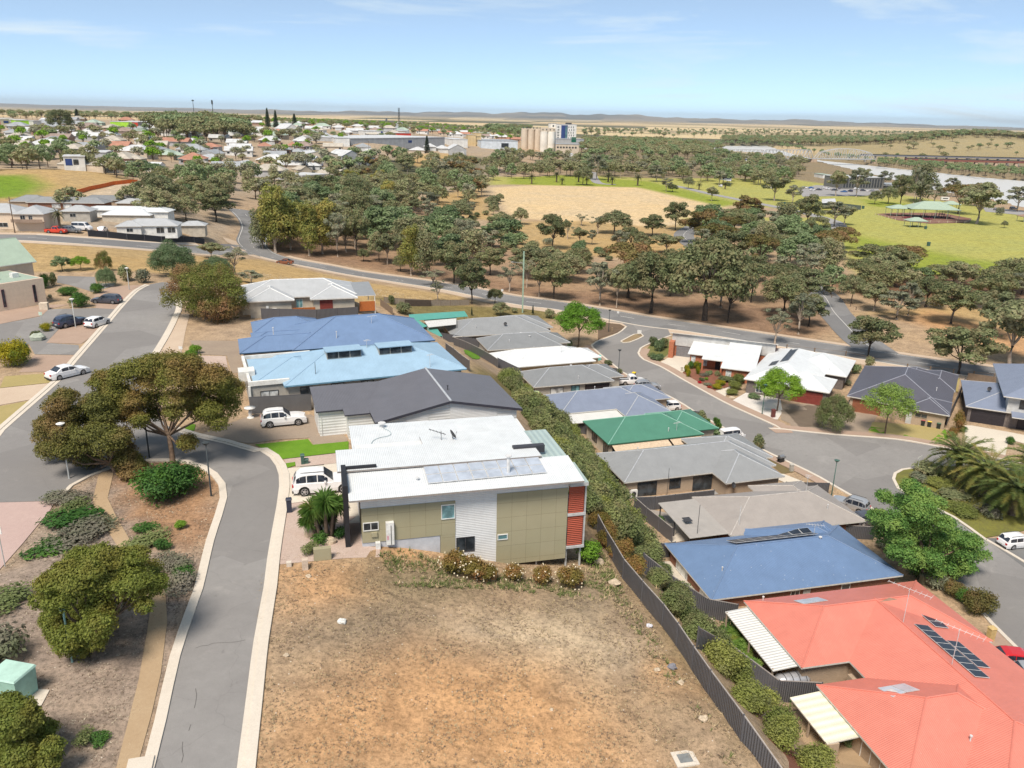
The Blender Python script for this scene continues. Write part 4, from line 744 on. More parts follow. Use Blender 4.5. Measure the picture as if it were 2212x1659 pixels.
class House:
    def __init__(s, name, label, O, th, zg, roofm, wallm, cat='house', gutm=None, capm=None, group=None, eave=2.7, foot=.35):
        s.e = empty(name, (O[0], O[1], zg), math.radians(th), label, cat, group); s.rm = roofm; s.wm = wallm; s.gm = gutm or GUT; s.cm = capm or roofm; s.rb = MB(); s.wb = MB(); s.caps = []; s.k = 0; s.ev = eave; s.foot = foot; s.O = O; s.th = math.radians(th); s.zg = zg
    def loc(s, p):
        dx, dy = p[0]-s.O[0], p[1]-s.O[1]; c, q = math.cos(s.th), math.sin(s.th); return (dx*c+dy*q, -dx*q+dy*c, p[2]-s.zg)
    def wing(s, u0, v0, u1, v1, ze=None, tan=.42, gab=(0, 0), wall=True, inset=.5, wallz=None, rr=None):
        ze = ze or s.ev; s.k += 1; c, zr = hip(s.rb, u0, v0, u1, v1, ze, tan, s.k*.004, gab, rr); s.caps += c
        if wall: e = inset+s.k*.006; s.wb.box(u0+e, u1-e, v0+e, v1-e, -s.foot, (wallz or ze)-.17)
        if any(gab):
            e = inset; um, vm = (u0+u1)/2, (v0+v1)/2; half = min(u1-u0, v1-v0)/2
            if u1-u0 >= v1-v0:
                for g_, u in ((gab[0], u0+e), (gab[1], u1-e)):
                    if g_: s.wb.face([(u, v0+.2, ze-.1), (u, v1-.2, ze-.1), (u, vm, ze+(half-.25)*tan)])
            else:
                for g_, v in ((gab[0], v0+e), (gab[1], v1-e)):
                    if g_: s.wb.face([(u0+.2, v, ze-.1), (u1-.2, v, ze-.1), (um, v, ze+(half-.25)*tan)])
        return zr
    def flat(s, u0, v0, u1, v1, z0, z1, ax='v', wall=True, inset=.3, m_=None):
        s.k += 1
        if m_:
            b = MB(); mono(b, u0, v0, u1, v1, z0, z1, 0, ax, .1); b.build('patio_roof', [m_, s.gm], s.e)
        else: mono(s.rb, u0, v0, u1, v1, z0, z1, s.k*.004, ax)
        if wall:
            e = inset+s.k*.006; q = [(u0+e, v0+e), (u1-e, v0+e), (u1-e, v1-e), (u0+e, v1-e)]; zz = [z0, z0, z1, z1] if ax == 'v' else [z0, z1, z1, z0]
            s.wb.hexa([(a, c, -s.foot) for a, c in q], [(a, c, z-.15) for (a, c), z in zip(q, zz)])
    def win(s, side, at, a, b_, z0, z1, gl=None, fr=None, name='window', mull=1, sill=False):
        """side S: plane v=at, a..b_ along u; side W/E: plane u=at, along v"""
        f = MB(); g = MB(); t = .06; o = -.07; fr = fr or FRW; gl = gl or GLD
        def bx(mb, p, q, lo_, hi_, d0, d1):
            if side == 'S': mb.box(p, q, at+d0, at+d1, lo_, hi_)
            elif side == 'N': mb.box(p, q, at-d1, at-d0, lo_, hi_)
            elif side == 'W': mb.box(at+d0, at+d1, p, q, lo_, hi_)
            else: mb.box(at-d1, at-d0, p, q, lo_, hi_)
        bx(f, a, b_, z0, z0+t, o, .05); bx(f, a, b_, z1-t, z1, o, .05); bx(f, a, a+t, z0+t, z1-t, o, .05); bx(f, b_-t, b_, z0+t, z1-t, o, .05)
        for i in range(1, mull+1):
            if mull: c = a+(b_-a)*i/(mull+1); bx(f, c-.025, c+.025, z0+t, z1-t, o+.01, .05)
        if sill: bx(f, a-.08, b_+.08, z0-.1, z0-.002, -.14, .05)
        bx(g, a+t*.6, b_-t*.6, z0+t*.6, z1-t*.6, -.03, .03)
        w_ = f.build(name, fr, s.e); g.build('pane', gl, w_); return w_
    def door(s, side, at, a, b_, z1, m_, name='door', ribs=0, z0=.02):
        f = MB()
        def bx(p, q, lo_, hi_, d0, d1, mi=0):
            if side == 'S': f.box(p, q, at+d0, at+d1, lo_, hi_, mi)
            else: f.box(at+d0, at+d1, p, q, lo_, hi_, mi)
        n = ribs or 1; 
        for i in range(n): lo_ = z0+(z1-z0)*i/n; hi_ = z0+(z1-z0)*(i+1)/n; bx(a, b_, lo_+.01, hi_-.015, -.05, .04)
        if ribs: bx(a-.02, b_+.02, z0, z1+.02, -.02, .05)
        d = f.build(name, m_, s.e)
        if name == 'door': h_ = MB(); (h_.box(b_-.18, b_-.08, at-.09, at-.05, z0+.95, z0+1.05) if side == 'S' else h_.box(at-.09, at-.05, b_-.18, b_-.08, z0+.95, z0+1.05)); h_.build('handle', VENTM, d)
        return d
    def post(s, u, v, z1, m_=None, r=.06, z0=-.3):
        b = MB(); b.box(u-r, u+r, v-r, v+r, z0, z1); return b.build('post', m_ or FRT, s.e)
    def pipe(s, u, v, z=None, name='vent_pipe', r=.05, h=.45, m_=None, cowl=True):
        z = z if z is not None else s.rz(u, v); b = MB(); b.beam((u, v, z-.1), (u, v, z+h), r, n=7)
        if cowl: b.beam((u, v, z+h), (u, v, z+h+.1), r*1.8, n=7)
        return b.build(name, m_ or VENTM, s.e)
    def rz(s, u, v):
        """height of the highest roof face over (u, v)"""
        best = s.ev
        for f, mi in zip(s.rb.f, s.rb.m):
            if mi: continue
            p = [s.rb.v[i] for i in f]
            if not inpoly(p, np.array([u]), np.array([v]))[0]: continue
            a, b, c = (Vector(q) for q in (p[0], p[1], p[2])); n = (b-a).cross(c-a)
            if abs(n.z) > 1e-6: best = max(best, a.z-(n.x*(u-a.x)+n.y*(v-a.y))/n.z)
        return best
    def antenna(s, u, v, h=1.6, n=6, l=1.2, ang=0, z=None):
        z = z if z is not None else s.rz(u, v); b = MB(); b.beam((u, v, z-.05), (u, v, z+h), .025); c, q = math.cos(ang), math.sin(ang)
        b.beam((u-c*l/2, v-q*l/2, z+h), (u+c*l/2, v+q*l/2, z+h), .02)
        for i in range(n):
            t = -l/2+l*i/(n-1); k = .2+.25*i/n; x, y = u+c*t, v+q*t; b.beam((x+q*k, y-c*k, z+h), (x-q*k, y+c*k, z+h), .014)
        return b.build('antenna', VENTM, s.e)
    def dish(s, u, v, ang=0, z=None, r=.38):
        z = z if z is not None else s.rz(u, v); b = MB(); b.beam((u, v, z-.05), (u, v, z+.5), .03); d = Vector((math.cos(ang), math.sin(ang), .5)).normalized(); q = d.to_track_quat('Z', 'Y'); c = Vector((u, v, z+.55)); prev = None
        for rr, dd in ((.02, -.1), (r*.6, -.06), (r, .03)):
            ring = [c+q@Vector((math.cos(a)*rr, math.sin(a)*rr, dd)) for a in [i*math.pi/6 for i in range(12)]]
            if prev:
                for i in range(12): b.face([prev[i], prev[(i+1) % 12], ring[(i+1) % 12], ring[i]])
            prev = ring
        b.beam(c+q@Vector((0, -r, 0)), c+q@Vector((0, 0, .4)), .015); b.beam((u+.02, v, z), c+q@Vector((.1,.1,-.05)), .02); return b.build('satellite_dish', FRD, s.e)
    def panels(s, u0, v0, uu, vv, nu, nv, m_, z=None, name='solar_panel', gap=.04, frame=None, raise_=.08, tilt=None):
        """nu x nv panels from (u0, v0); uu, vv are the (du, dv) sizes of one panel, laid on the roof face there"""
        for i in range(nu):
            for j in range(nv):
                pts = []
                for a, c in ((0, 0), (1, 0), (1, 1), (0, 1)):
                    a2 = i+(a*(1-gap)+gap/2); c2 = j+(c*(1-gap)+gap/2); pu = u0+uu[0]*a2+vv[0]*c2; pv = v0+uu[1]*a2+vv[1]*c2
                    pz = (s.rz(pu, pv) if z is None else z(pu, pv))+raise_; pts.append((pu, pv, pz))
                b = MB(); b.hexa([(p[0], p[1], p[2]-.05) for p in pts], pts, 1); cx = sum(p[0] for p in pts)/4; cy = sum(p[1] for p in pts)/4; cz = sum(p[2] for p in pts)/4
                q = [(cx+(p[0]-cx)*.955, cy+(p[1]-cy)*.955, cz+(p[2]-cz)*.955+.006) for p in pts]; b.face(q, 0); b.build(name, [m_, frame or VENTM], s.e)
    def done(s, cap=True, capr=.075):
        r = s.rb.build('roof', [s.rm, s.gm], s.e)
        if cap and s.caps:
            b = MB()
            for a, c in s.caps:
                if math.dist(a, c) > .2: b.beam((a[0], a[1], a[2]+.0), (c[0], c[1], c[2]+.0), capr, n=6)
            b.build('ridge_cap', s.cm, r)
        if s.wb.f: s.wb.build('wall', s.wm, s.e)
        return s.e
SOL = mat('solar_cell', (.022,.03,.045), .3, ns=1, spec=.25); SOLP = mat('pale_collector', (.50,.54,.60), .25, ns=1, spec=.6); SOLH = mat('panel_sky_sheen', (.42,.47,.55), .15, ns=1, spec=.8)  # SOLH: pale sky reflection put into the panel's base colour
STEEL = mat('grey_steel', (.45,.46,.46), .45)
R_ = dict(grey=corr('roof_grey', (.27,.28,.29)), grey2=corr('roof_mid_grey', (.225,.235,.245)), dgrey=corr('roof_dark_grey', (.135,.135,.155)), blue=corr('roof_blue', (.135,.215,.37), dirt=(.6,.62,.65)), blue2=corr('roof_bright_blue', (.155,.235,.39)), lblue=corr('roof_light_blue', (.31,.46,.60)),
          white=corr('roof_white', (.66,.69,.71), amp=.02), white2=corr('roof_offwhite', (.62,.65,.68)), green=corr('roof_green', (.075,.22,.155)), bgrey=corr('roof_blue_grey', (.21,.245,.33)), taupe=corr('roof_taupe', (.34,.31,.29)), red=corr('roof_red', (.63,.205,.155), dirt=(.72,.3,.24)), black=corr('roof_charcoal', (.10,.10,.125)), sage=corr('roof_sage', (.36,.45,.36)), cream=corr('roof_cream', (.80,.76,.60), pitch=.7, amp=.06), wavy=corr('roof_white_deck', (.68,.68,.66), pitch=.32, amp=.05), hip=corr('roof_pale_grey', (.43,.445,.46)), teal=corr('shade_teal', (.10,.36,.30)), clear=corr('roof_clear_strip', (.36,.45,.44), pitch=.5, amp=.05))
W_ = dict(cream=mat('render_cream', (.50,.45,.37), ns=1), tanb=brick('brick_tan', (.38,.29,.21), (.44,.34,.25), (.45,.38,.3)), redb=brick('brick_red', (.40,.13,.065), (.48,.17,.085), (.4,.3,.24)), brownb=brick('brick_brown', (.19,.085,.055), (.26,.12,.075), (.25,.2,.17)), sand=brick('brick_sand', (.50,.38,.22), (.55,.43,.27), (.5,.42,.3)), greyr=mat('render_grey', (.42,.40,.36), ns=1), white=mat('render_white', (.70,.70,.67), ns=1), darkb=brick('brick_dark', (.13,.11,.105), (.2,.17,.155), (.22,.2,.18)), clad=corr('white_cladding', (.68,.69,.68), pitch=.3), lg=mat('render_light_grey', (.50,.50,.49), ns=1), churc=mat('stone_cream', (.66,.54,.42), ns=2, na=.05), block=brick('block_taupe', (.42,.38,.33), (.46,.42,.37), (.36,.33,.29)))
CAPL = mat('cap_sunlit', (.42,.44,.47), .45); CAPW = mat('cap_white', (.75,.76,.76), .4)  # caps paler than their roofs: sunlit ridge lines put into the colour
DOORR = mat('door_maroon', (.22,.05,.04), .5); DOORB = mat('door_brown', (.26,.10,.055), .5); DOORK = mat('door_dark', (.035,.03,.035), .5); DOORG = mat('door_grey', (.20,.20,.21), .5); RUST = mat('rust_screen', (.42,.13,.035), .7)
# --- right-hand row, from the camera outwards
g = House('red_roof_house', 'long house with a coral red metal roof in the bottom right corner', (23.6,54.1), 13, -13, R_['red'], W_['tanb'], capm=R_['red'])
g.wing(0,-.02,18,9.5,tan=.42); g.wing(4.3,-16,17.6,5.0,tan=.35,rr=9.9,gab=(0,1)); g.wing(0,-12.5,13,-2.1,tan=.42)
g.flat(-2.1,.6,.25,8.9,2.25,2.45,'u',False,m_=R_['wavy']); g.flat(-2.45,-7.4,.3,-2.5,2.25,2.45,'u',False,m_=R_['cream'])
for v in (.8, 4.6, 8.7): g.post(-2.0, v, 2.3)
for v in (-2.7, -5): g.post(-2.3, v, 2.25)
g.wb.box(-2.45,-1.5,-7.5,-7.2,-.3,2.2); g.wb.box(4.2,4.6,-1.9,-.2,-.3,1.6)
g.win('S', .56, 1.7, 4.2, 1.4, 2.1); g.win('W', .55, -10.4, -7.3, .3, 2.2, gl=GLT, mull=2); g.win('W', .55, 2.2, 4.4, .3, 2.1); g.win('W', .6, -5.8, -3.6, .3, 2.1); g.win('S', -11.9, 10.9, 11.6, 1, 2.1, fr=FRD); g.win('S', -11.9, 8.8, 9.9, .5, 2.1, fr=FRD)
zc_ = lambda u, v: 2.72+(17.6-u)*.2545
g.panels(3.6,5.9,(1.28,.1),(.0,1.55),2,1,SOLP,name='solar_collector'); g.panels(3.45,-6.1,(1.2,.05),(.0,1.65),2,1,SOLP,name='solar_collector')
g.panels(13.1,4.6,(1.45,0),(0,-.85),1,4,SOL,z=zc_,raise_=.12); g.panels(10.9,1.2,(1.45,0),(0,-.85),1,8,SOL,z=zc_,raise_=.12); g.panels(12.45,-.8,(1.3,0),(0,-.85),1,4,SOL,z=zc_,raise_=.12)
for u, v in ((10,1.4),(10,-4.2)): g.antenna(u, v, 3.2, 9, 3.4, -1.0)
g.pipe(1.6,9.0,r=.06,h=.3); g.pipe(6.5,-10.4,r=.06,h=.35); g.done(capr=.08)
g = House('blue_roof_house', 'brown brick house with a speckled cobalt blue roof, beside the red roofed house', (19.4,66.5), 14, -15, R_['blue'], W_['brownb'], capm=R_['blue2'])
g.wing(0,0,21.3,10.8,tan=.40); g.wing(9.5,4,20.5,12.2,tan=.42); g.wing(15.5,3.5,21,9.5,tan=.40,gab=(0,1)); g.panels(5.6,6.0,(1.2,0),(0,.95),8,2,SOL,raise_=.25)
g.win('W', .5, .7, 3.1, .35, 2.2, gl=GLB); g.win('W', .5, 6.0, 8.6, 1.0, 2.2, gl=GLB); g.win('S', .5, 8.9, 9.9, .9, 2.2); g.win('S', .5, 14.6, 15.6, 1.3, 2.2, mull=0); g.door('S', .5, 10.3, 11.1, 2.1, W_['lg'])
g.antenna(14.8,6.2,1.3,7,1.8,-.4); g.pipe(2.6,3,h=.35); g.pipe(14.9,5.2,r=.1,h=.1); g.done()
g = House('taupe_roof_house', 'house with a taupe roof and a ribbed patio cover, behind the cobalt blue roof', (19.8,78.6), 14, -15, R_['taupe'], W_['brownb'], capm=mat('cap_taupe', (.46,.43,.40), .5))  # cap taupe lightened as if sun caught the ridges
g.wing(4.6,-.6,21.8,9.0,tan=.40); g.wing(13,2,20.5,10.6,tan=.38); g.flat(0,-.1,5.2,8.5,2.65,2.75,'u',False,m_=corr('deck_taupe', (.40,.375,.35), pitch=.25, amp=.04)); 
for v in (.2, 4.2, 8.2): g.post(.2, v, 2.6, FRD)
g.win('W', 5.2, 1.5, 4.5, .1, 2.1); g.antenna(17,4.5,1.9,5,1,.8); g.pipe(18,1.5,h=.5)
b = MB(); b.beam((6.2,.6,2.8),(6.2,.6,5.6),.03); b.build('aerial_mast', FRW, g.e); b = MB(); b.beam((1.2,.6,2.6),(1.2,.6,6.2),.03); b.box(.7,1.6,2.6,3.6,3.1,3.16); b.build('aerial_mast', FRD, g.e); g.done()
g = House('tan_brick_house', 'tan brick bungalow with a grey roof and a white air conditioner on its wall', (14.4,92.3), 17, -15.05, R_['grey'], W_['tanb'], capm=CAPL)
g.wing(0,0,22,9.5,tan=.42); g.wing(12.4,-3.4,21.0,6.5,tan=.42); g.wing(14,2.5,23.2,11.5,tan=.38)
for a, b_, z0, z1, n_ in ((2.1,4.8,.05,2.15,1),(6.6,8.2,.8,2.2,1),(10,12.8,.05,2.15,1)): g.win('S', .5, a, b_, z0, z1, fr=FRD, mull=n_)
g.win('W', .5, 2.5, 4.8, .6, 2.2, fr=FRD); g.win('W', .5, 6.8, 8.4, .9, 2.2, fr=FRD)
b = MB(); b.box(.95,1.95,.05,.4,-.1,1.4); b.beam((1.45,.04,.95),(1.45,.0,.95),.3,1,12); b.beam((1.45,.04,.35),(1.45,.0,.35),.3,1,12); b.build('air_conditioner', [FRW, FRD], g.e); g.dish(13.4,-3.6,-1.2,z=1.9)
b = MB(); b.beam((6,-.2,-.2),(6,-.2,4.1),.025); b.build('aerial_mast', FRD, g.e); g.pipe(5,7,h=.3); g.done()
g = House('green_roof_house', 'cream house under a bottle green roof with beige shade sails along its side', (13.7,104.7), 18, -15.05, R_['green'], W_['cream'], gutm=mat('gutter_green', (.04,.14,.09), .5), capm=mat('cap_green', (.22,.42,.34), .5))  # pale green caps carry the sunlit ridge line in their colour
g.wing(0,0,15.2,9.4,tan=.42); g.wing(10.5,1.5,18.6,9.9,tan=.40); g.win('W', .5, 1, 2.6, .1, 2.1, fr=FRD); g.win('W', .5, 5, 6.8, .8, 2.1, fr=FRD); g.win('S', .5, .9, 2.2, .1, 2.1, fr=FRD)
b = MB()
for a, c in ((.6,9.4),(9.7,14.8)):
    n = 8
    for i in range(n): u, w_ = a+(c-a)*i/n, a+(c-a)*(i+1)/n; s0 = .12*math.sin(math.pi*((i*2.7) % n)/n); b.face([(u,-1.9+s0,1.9),(w_,-1.9+.1,1.9),(w_,.2,2.45),(u,.2,2.45)])
b.build('shade_sail', mat('sail_beige', (.56,.44,.32), .9), g.e); g.antenna(11.3,1.2,1.2,5,1.3,.3); g.pipe(10,1.2,h=.45); g.done()
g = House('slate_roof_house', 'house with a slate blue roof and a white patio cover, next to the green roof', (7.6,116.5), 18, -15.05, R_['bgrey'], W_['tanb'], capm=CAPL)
g.wing(0,0,16.5,9,tan=.42); g.wing(9.4,-3.4,17.4,6,tan=.42); g.wing(11.5,2.5,20.4,10,tan=.38); g.flat(.8,-3.2,10,.6,2.25,2.5,'v',False,m_=R_['wavy'])
for u in (1, 5, 9.2): g.post(u, -3, 2.2, FRW)
g.win('W', .5, 2, 4.2, .5, 2.1, fr=FRD); g.win('S', .5, 2, 4.6, .1, 2.1, fr=FRD); g.pipe(8,5.6,h=.5); g.done()
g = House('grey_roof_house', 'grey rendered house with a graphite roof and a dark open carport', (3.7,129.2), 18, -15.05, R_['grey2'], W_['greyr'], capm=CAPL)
g.wing(0,0,14.9,8.8,tan=.42); g.wing(9,2,17.6,9.2,tan=.38); g.win('S', .5, 3.2, 5.6, .2, 2.1, gl=GLB, fr=FRD); g.win('S', .5, 7, 8.6, .9, 2.2, gl=GLT, fr=FRD); g.win('W', .5, .9, 2.4, .2, 2.1, fr=FRD); g.win('W', .5, 5.2, 6.6, .8, 2.1, fr=FRD); g.door('S', .5, 9.6, 14.2, 2.2, DOORK, 'carport_shade_panel'); g.pipe(8.6,1.2,h=.4); g.pipe(8.6,4.9,r=.12,h=.15); g.done()  # dark panel on the solid wall painted as the carport's inner shade
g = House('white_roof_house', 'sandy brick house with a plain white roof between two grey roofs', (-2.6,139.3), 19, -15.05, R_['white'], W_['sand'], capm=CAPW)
g.wing(3.2,0,19.4,9.6,tan=.40,wall=False); g.wb.box(4.4,18.9,.5,9.1,-.3,2.5); g.wing(0,.02,12,9.55,tan=.40,wall=False); g.wb.box(.5,11.4,3.2,9.0,-.3,2.52); g.wing(10,2,21.5,8.5,tan=.36); 
for u, v in ((.3,.3),(2.6,.3)): g.post(u, v, 2.6, FRW)
g.win('W', .5, 4.5, 6, .3, 2.1); g.win('S', 3.2, 1.5, 3.4, .1, 2.1, fr=FRD); g.antenna(13.5,3,1,5,1.3,.2); g.pipe(9,5.8,h=.3); g.done()
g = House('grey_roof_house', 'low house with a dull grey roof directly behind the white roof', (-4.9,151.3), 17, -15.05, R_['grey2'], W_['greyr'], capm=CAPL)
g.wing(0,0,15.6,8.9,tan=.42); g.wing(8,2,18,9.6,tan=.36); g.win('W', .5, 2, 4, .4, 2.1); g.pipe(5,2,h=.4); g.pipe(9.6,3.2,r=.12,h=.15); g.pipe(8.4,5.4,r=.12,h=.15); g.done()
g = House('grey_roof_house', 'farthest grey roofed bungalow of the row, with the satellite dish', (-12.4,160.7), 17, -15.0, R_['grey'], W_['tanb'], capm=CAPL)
g.wing(0,0,21.4,12,tan=.36); g.wing(9,3,23,13.5,tan=.34); g.win('S', .5, 3, 4.4, .8, 2.1, fr=FRD); g.win('S', .5, 5.5, 7, .2, 2.1, fr=FRD); g.dish(12,2.6,-2.2); g.pipe(5.5,2.5,h=.6); g.done()
# --- far side of the right-hand street
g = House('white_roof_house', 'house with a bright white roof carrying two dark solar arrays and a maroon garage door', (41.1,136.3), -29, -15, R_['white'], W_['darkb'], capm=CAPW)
g.wing(0,0,12.1,23.5,tan=.38); g.wing(5,.02,14.5,8.5,tan=.38); g.wing(5,11.3,15.7,23.3,tan=.38); g.door('S', .5, 8.2, 13.4, 2.2, DOORR, 'garage_door', 5); g.win('S', .5, 2.2, 3.4, .5, 2.2); g.win('E', 15.2, 14, 16, .8, 2.1)
g.panels(4.2,8.3,(1.6,0),(0,1.15),1,9,SOL); g.panels(2.6,6.6,(1.4,0),(0,1.1),1,3,SOL); g.pipe(12.5,12.5,h=.35); g.done()
g = House('charcoal_roof_house', 'house with a charcoal hip roof and brown double garage, behind the yellow lidded bin', (56.3,128.2), -30, -15.05, R_['black'], W_['tanb'], capm=mat('cap_grey', (.30,.31,.36), .4))  # grey caps on charcoal: sun on the hips put into the colour
g.wing(0,0,15.4,20.5,tan=.40); g.wing(8.8,-1.2,15.5,6,tan=.38,gab=(0,0)); g.wing(5.0,-.5,10,6,tan=.40,gab=(1,0)); g.wing(6.5,14,11,24,tan=.42); g.wing(10,13,15.6,24,tan=.42)
g.door('S', .5, 1.0, 6.2, 2.2, DOORB, 'garage_door', 5); g.win('S', -.7, 10.6, 12.4, 1.4, 2.1, fr=FRT); g.door('S', -.7, 9.4, 10.2, 2.1, W_['lg']); g.post(7.6,-1.2,2.4,W_['sand'],.2); g.pipe(12.8,8,h=.5); g.done()
g = House('two_storey_house', 'two storey grey roofed house with a near black garage door at the right edge', (74.1,124.1), -25, -15, R_['bgrey'], W_['darkb'], capm=CAPL)
g.wing(0,0,10,15.5,tan=.34); 
g.wb.box(6.2,18,.4,18,-.3,2.8); g.door('S', .5, 1.0, 5.8, 2.2, DOORK, 'garage_door', 5); g.done(cap=True)
g2 = MB(); hip(g2, 4.8,-.9,20,19.5,5.5,.40,0); g2.build('upper_roof', [R_['bgrey'], GUT], g.e); g2 = MB(); g2.box(5.7,19.2,0,18.6,2.7,5.35); g2.build('upper_wall', W_['lg'], g.e)
for a in (7.3, 9.4, 12): g.win('S', 0, a, a+1.3, 3.5, 5.0, fr=FRD)
g.win('W', 5.7, 3, 4.4, 3.6, 4.9, fr=FRD); g.dish(3.5,6,-2.2); g.door('S', .4, 7.6, 9.4, 2.3, DOORK, 'door'); b = MB(); mono(b, 6.4,-1.9,12,.3,2.55,3.0); b.build('porch_roof', [R_['bgrey'], GUT], g.e)
g = House('skillion_house', 'red brick house with a long grey upper wall and white skillion roofs', (32.8,159.8), -21, -15.05, R_['white'], W_['redb'], capm=CAPW)
g.flat(-.6,-.8,20.6,8,5.05,2.75,'v',True,.6); g.wb.box(-.35,.6,-2.2,-.1,-.3,3.4); 
b = MB(); b.box(-.1,20.1,-.36,-.2,2.35,4.78); b.build('upper_wall', W_['lg'], g.e); g.door('S', -.2, .9, 4.6, 2.25, DOORG, 'garage_door', 4)
g.flat(4.2,-6.6,12.4,.1,2.65,3.7,'v',True,.45); g.flat(7.2,-8.4,12.6,-5.4,2.45,2.85,'v',False); g.flat(11.4,-13.4,17.6,-.2,2.6,4.3,'v',True,.45)
for a in (4.9, 7.2): g.win('S', -6.15, a, a+.8, .5, 2.2, gl=GLB)
g.win('S', -12.9, 12.4, 13.4, .7, 2.1, gl=GLB); g.win('W', 11.9, -11.5, -10, .2, 2.1); 
for i in range(4): g.win('E', 17.1, -10+i*2.6, -9.2+i*2.6, 1.2, 2.4, gl=GLB, mull=0)
for u in (7.4, 11): g.post(u, -8.2, 2.4, W_['redb'], .15)
g.door('S', -6.15, 9.6, 10.6, 2.1, DOORK); g.panels(6,1.2,(1.6,0),(0,1),5,1,SOL); g.done(cap=False)
# --- left terrace
OLIVE = None
mt, t, b_ = newmat('olive_panel'); b_.inputs['Roughness'].default_value = .7; b_.inputs['Specular IOR Level'].default_value = .2
co = N(t, 'ShaderNodeTexCoord'); bt = N(t, 'ShaderNodeTexBrick'); bt.offset = 0; bt.inputs['Scale'].default_value = 1; bt.inputs['Brick Width'].default_value = 1.2; bt.inputs['Row Height'].default_value = 1.25; bt.inputs['Mortar Size'].default_value = .008
bt.inputs['Color1'].default_value = (.35,.32,.215,1); bt.inputs['Color2'].default_value = (.33,.305,.20,1); bt.inputs['Mortar'].default_value = (.14,.12,.07,1); L(t, co.outputs['UV'], bt.inputs[0]); L(t, mixrgb(t, mapr(t, noise(t, .8, 4, .6, co.outputs['Object']), .3, .7, 0, .16), bt.outputs[0], (.22,.19,.11)), b_.inputs['Base Color']); OLIVE = mt
SILV = None
def corr_h(name, c, pitch, amp):
    m_ = corr(name, c, pitch, amp=amp); t = m_.node_tree
    sx = [n for n in t.nodes if n.type == 'SEPXYZ'][0]; mu = [n for n in t.nodes if n.type == 'MATH' and n.operation == 'MULTIPLY'][0]
    for l in list(mu.inputs[0].links): t.links.remove(l)
    L(t, sx.outputs[1], mu.inputs[0]); return m_
SILVH = corr_h('silver_cladding_level', (.70,.71,.71), .15, .012); LOUV = corr_h('red_louvre', (.42,.09,.05), .17, .09); WBOARD = corr_h('white_weatherboard', (.70,.71,.70), .3, .02)
g = House('stilt_house', 'silver and olive panelled house on stilts over the slope, with three pale stepped roofs', (-11.6,52.7), 14, 0, R_['white'], SILVH, gutm=mat('gutter_taupe', (.27,.24,.22), .5))
g.wb.box(.8,17.0,1.0,4.5,3.1,4.3); g.wb.box(7.93,11.2,1.0,4.5,-2.9,3.1); g.wb.box(.85,16.3,4.6,15.2,-.2,3.9); g.wb.box(.9,15.6,4.6,10,3.9,4.5)
g.flat(-.05,-.05,17.9,4.3,4.32,4.62,'v',False); g.flat(-.7,4.1,6.5,8.9,4.85,4.62,'v',False); g.flat(6.5,4.1,15.6,11.0,4.85,4.5,'v',False); g.flat(.7,8.8,16.0,16.0,4.2,3.95,'v',False)
b = MB(); b.box(.84,7.93,.95,4.4,.24,3.1); b.box(6.76,7.92,.96,4.4,-2.3,.24); b.box(11.2,16.95,.95,4.4,-2.95,3.35); b.build('olive_wall', OLIVE, g.e)
b = MB(); b.box(.82,6.74,1.0,4.3,-2.0,.23); b.build('base_wall', mat('render_blue_grey', (.47,.49,.53), ns=1), g.e)
b = MB(); b.box(-.42,-.05,1.0,4.9,-.05,5.05); b.box(-.05,2.3,4.35,4.6,4.3,5.05); b.build('portal_wall', mat('charcoal_panel', (.022,.022,.026), .5), g.e)
b = MB(); b.box(13.7,16.4,6.0,6.5,4.3,4.95); b.build('roof_vent_box', mat('charcoal_box', (.05,.05,.06), .5), g.e)
b = MB(); mono(b, 15.6,4.3,18.2,12,4.1,3.9,0,'v',.06); b.build('clear_roof', [R_['clear'], CAPW], g.e)
b = MB(); mono(b, 17.0,.6,18.5,4.3,3.85,3.95,0,'v',.3); b.build('balcony_roof', [R_['clear'], STEEL], g.e)
for z0, z1, k in ((1.05,3.5,0),(-1.9,.8,1)):
    b = MB(); b.box(17.06,18.3,1.02,1.1,z0,z1); b.box(18.3,18.38,1.1,4.2,z0,z1); b.build('balcony_screen', LOUV, g.e)
b = MB()
for z in (-2.1,.82): b.box(16.98,18.5,.9,4.3,z,z+.2)
b.box(18.38,18.5,.95,1.08,-2.1,3.6); b.build('balcony_frame', STEEL, g.e)
for u in (11.6, 14.6, 17.1, 18.3):
    for v in (1.3, 4): g.post(u, v, -2.1 if u > 17 else -2.95, STEEL, .07, z0=-6)
g.win('S', .95, 6.83, 7.9, 1.62, 2.85, gl=GLT, mull=0); g.win('S', 1.0, 8.0, 9.45, -1.4, -.12, fr=FRD); g.win('S', .95, 11.27, 12.1, -.66, -.18, gl=GLT, mull=0); g.win('S', .95, .92, 2.08, 1.25, 1.95)
b = MB(); b.box(2.6,3.2,.6,.95,.05,1.9); b.box(2.95,2.99,.57,.6,.1,1.7,1); b.box(2.66,2.8,.585,.6,.5,.85,2); b.build('water_heater', [FRW, FRD, mat('label_pink', (.65,.35,.4))], g.e)
b = MB(); b.box(1.5,1.95,.8,.95,.75,1.1); b.build('meter_box', OLIVE, g.e); b = MB(); b.box(8.35,8.5,.85,1.0,3.62,3.8); b.build('security_light', FRW, g.e)
rzf = lambda u, v: 4.32+.3*(v+.05)/4.35+.02
g.panels(5.9,1.35,(1.18,.02),(.0,1.35),8,2,SOLH,z=rzf,raise_=.12); g.pipe(12.3,2.0,z=4.45,name='flue',r=.14,h=1.5); g.pipe(5.2,2.2,z=4.4,r=.09,h=.25,cowl=True); g.pipe(3.6,15,z=4.0,name='roof_fan',r=.2,h=.35)
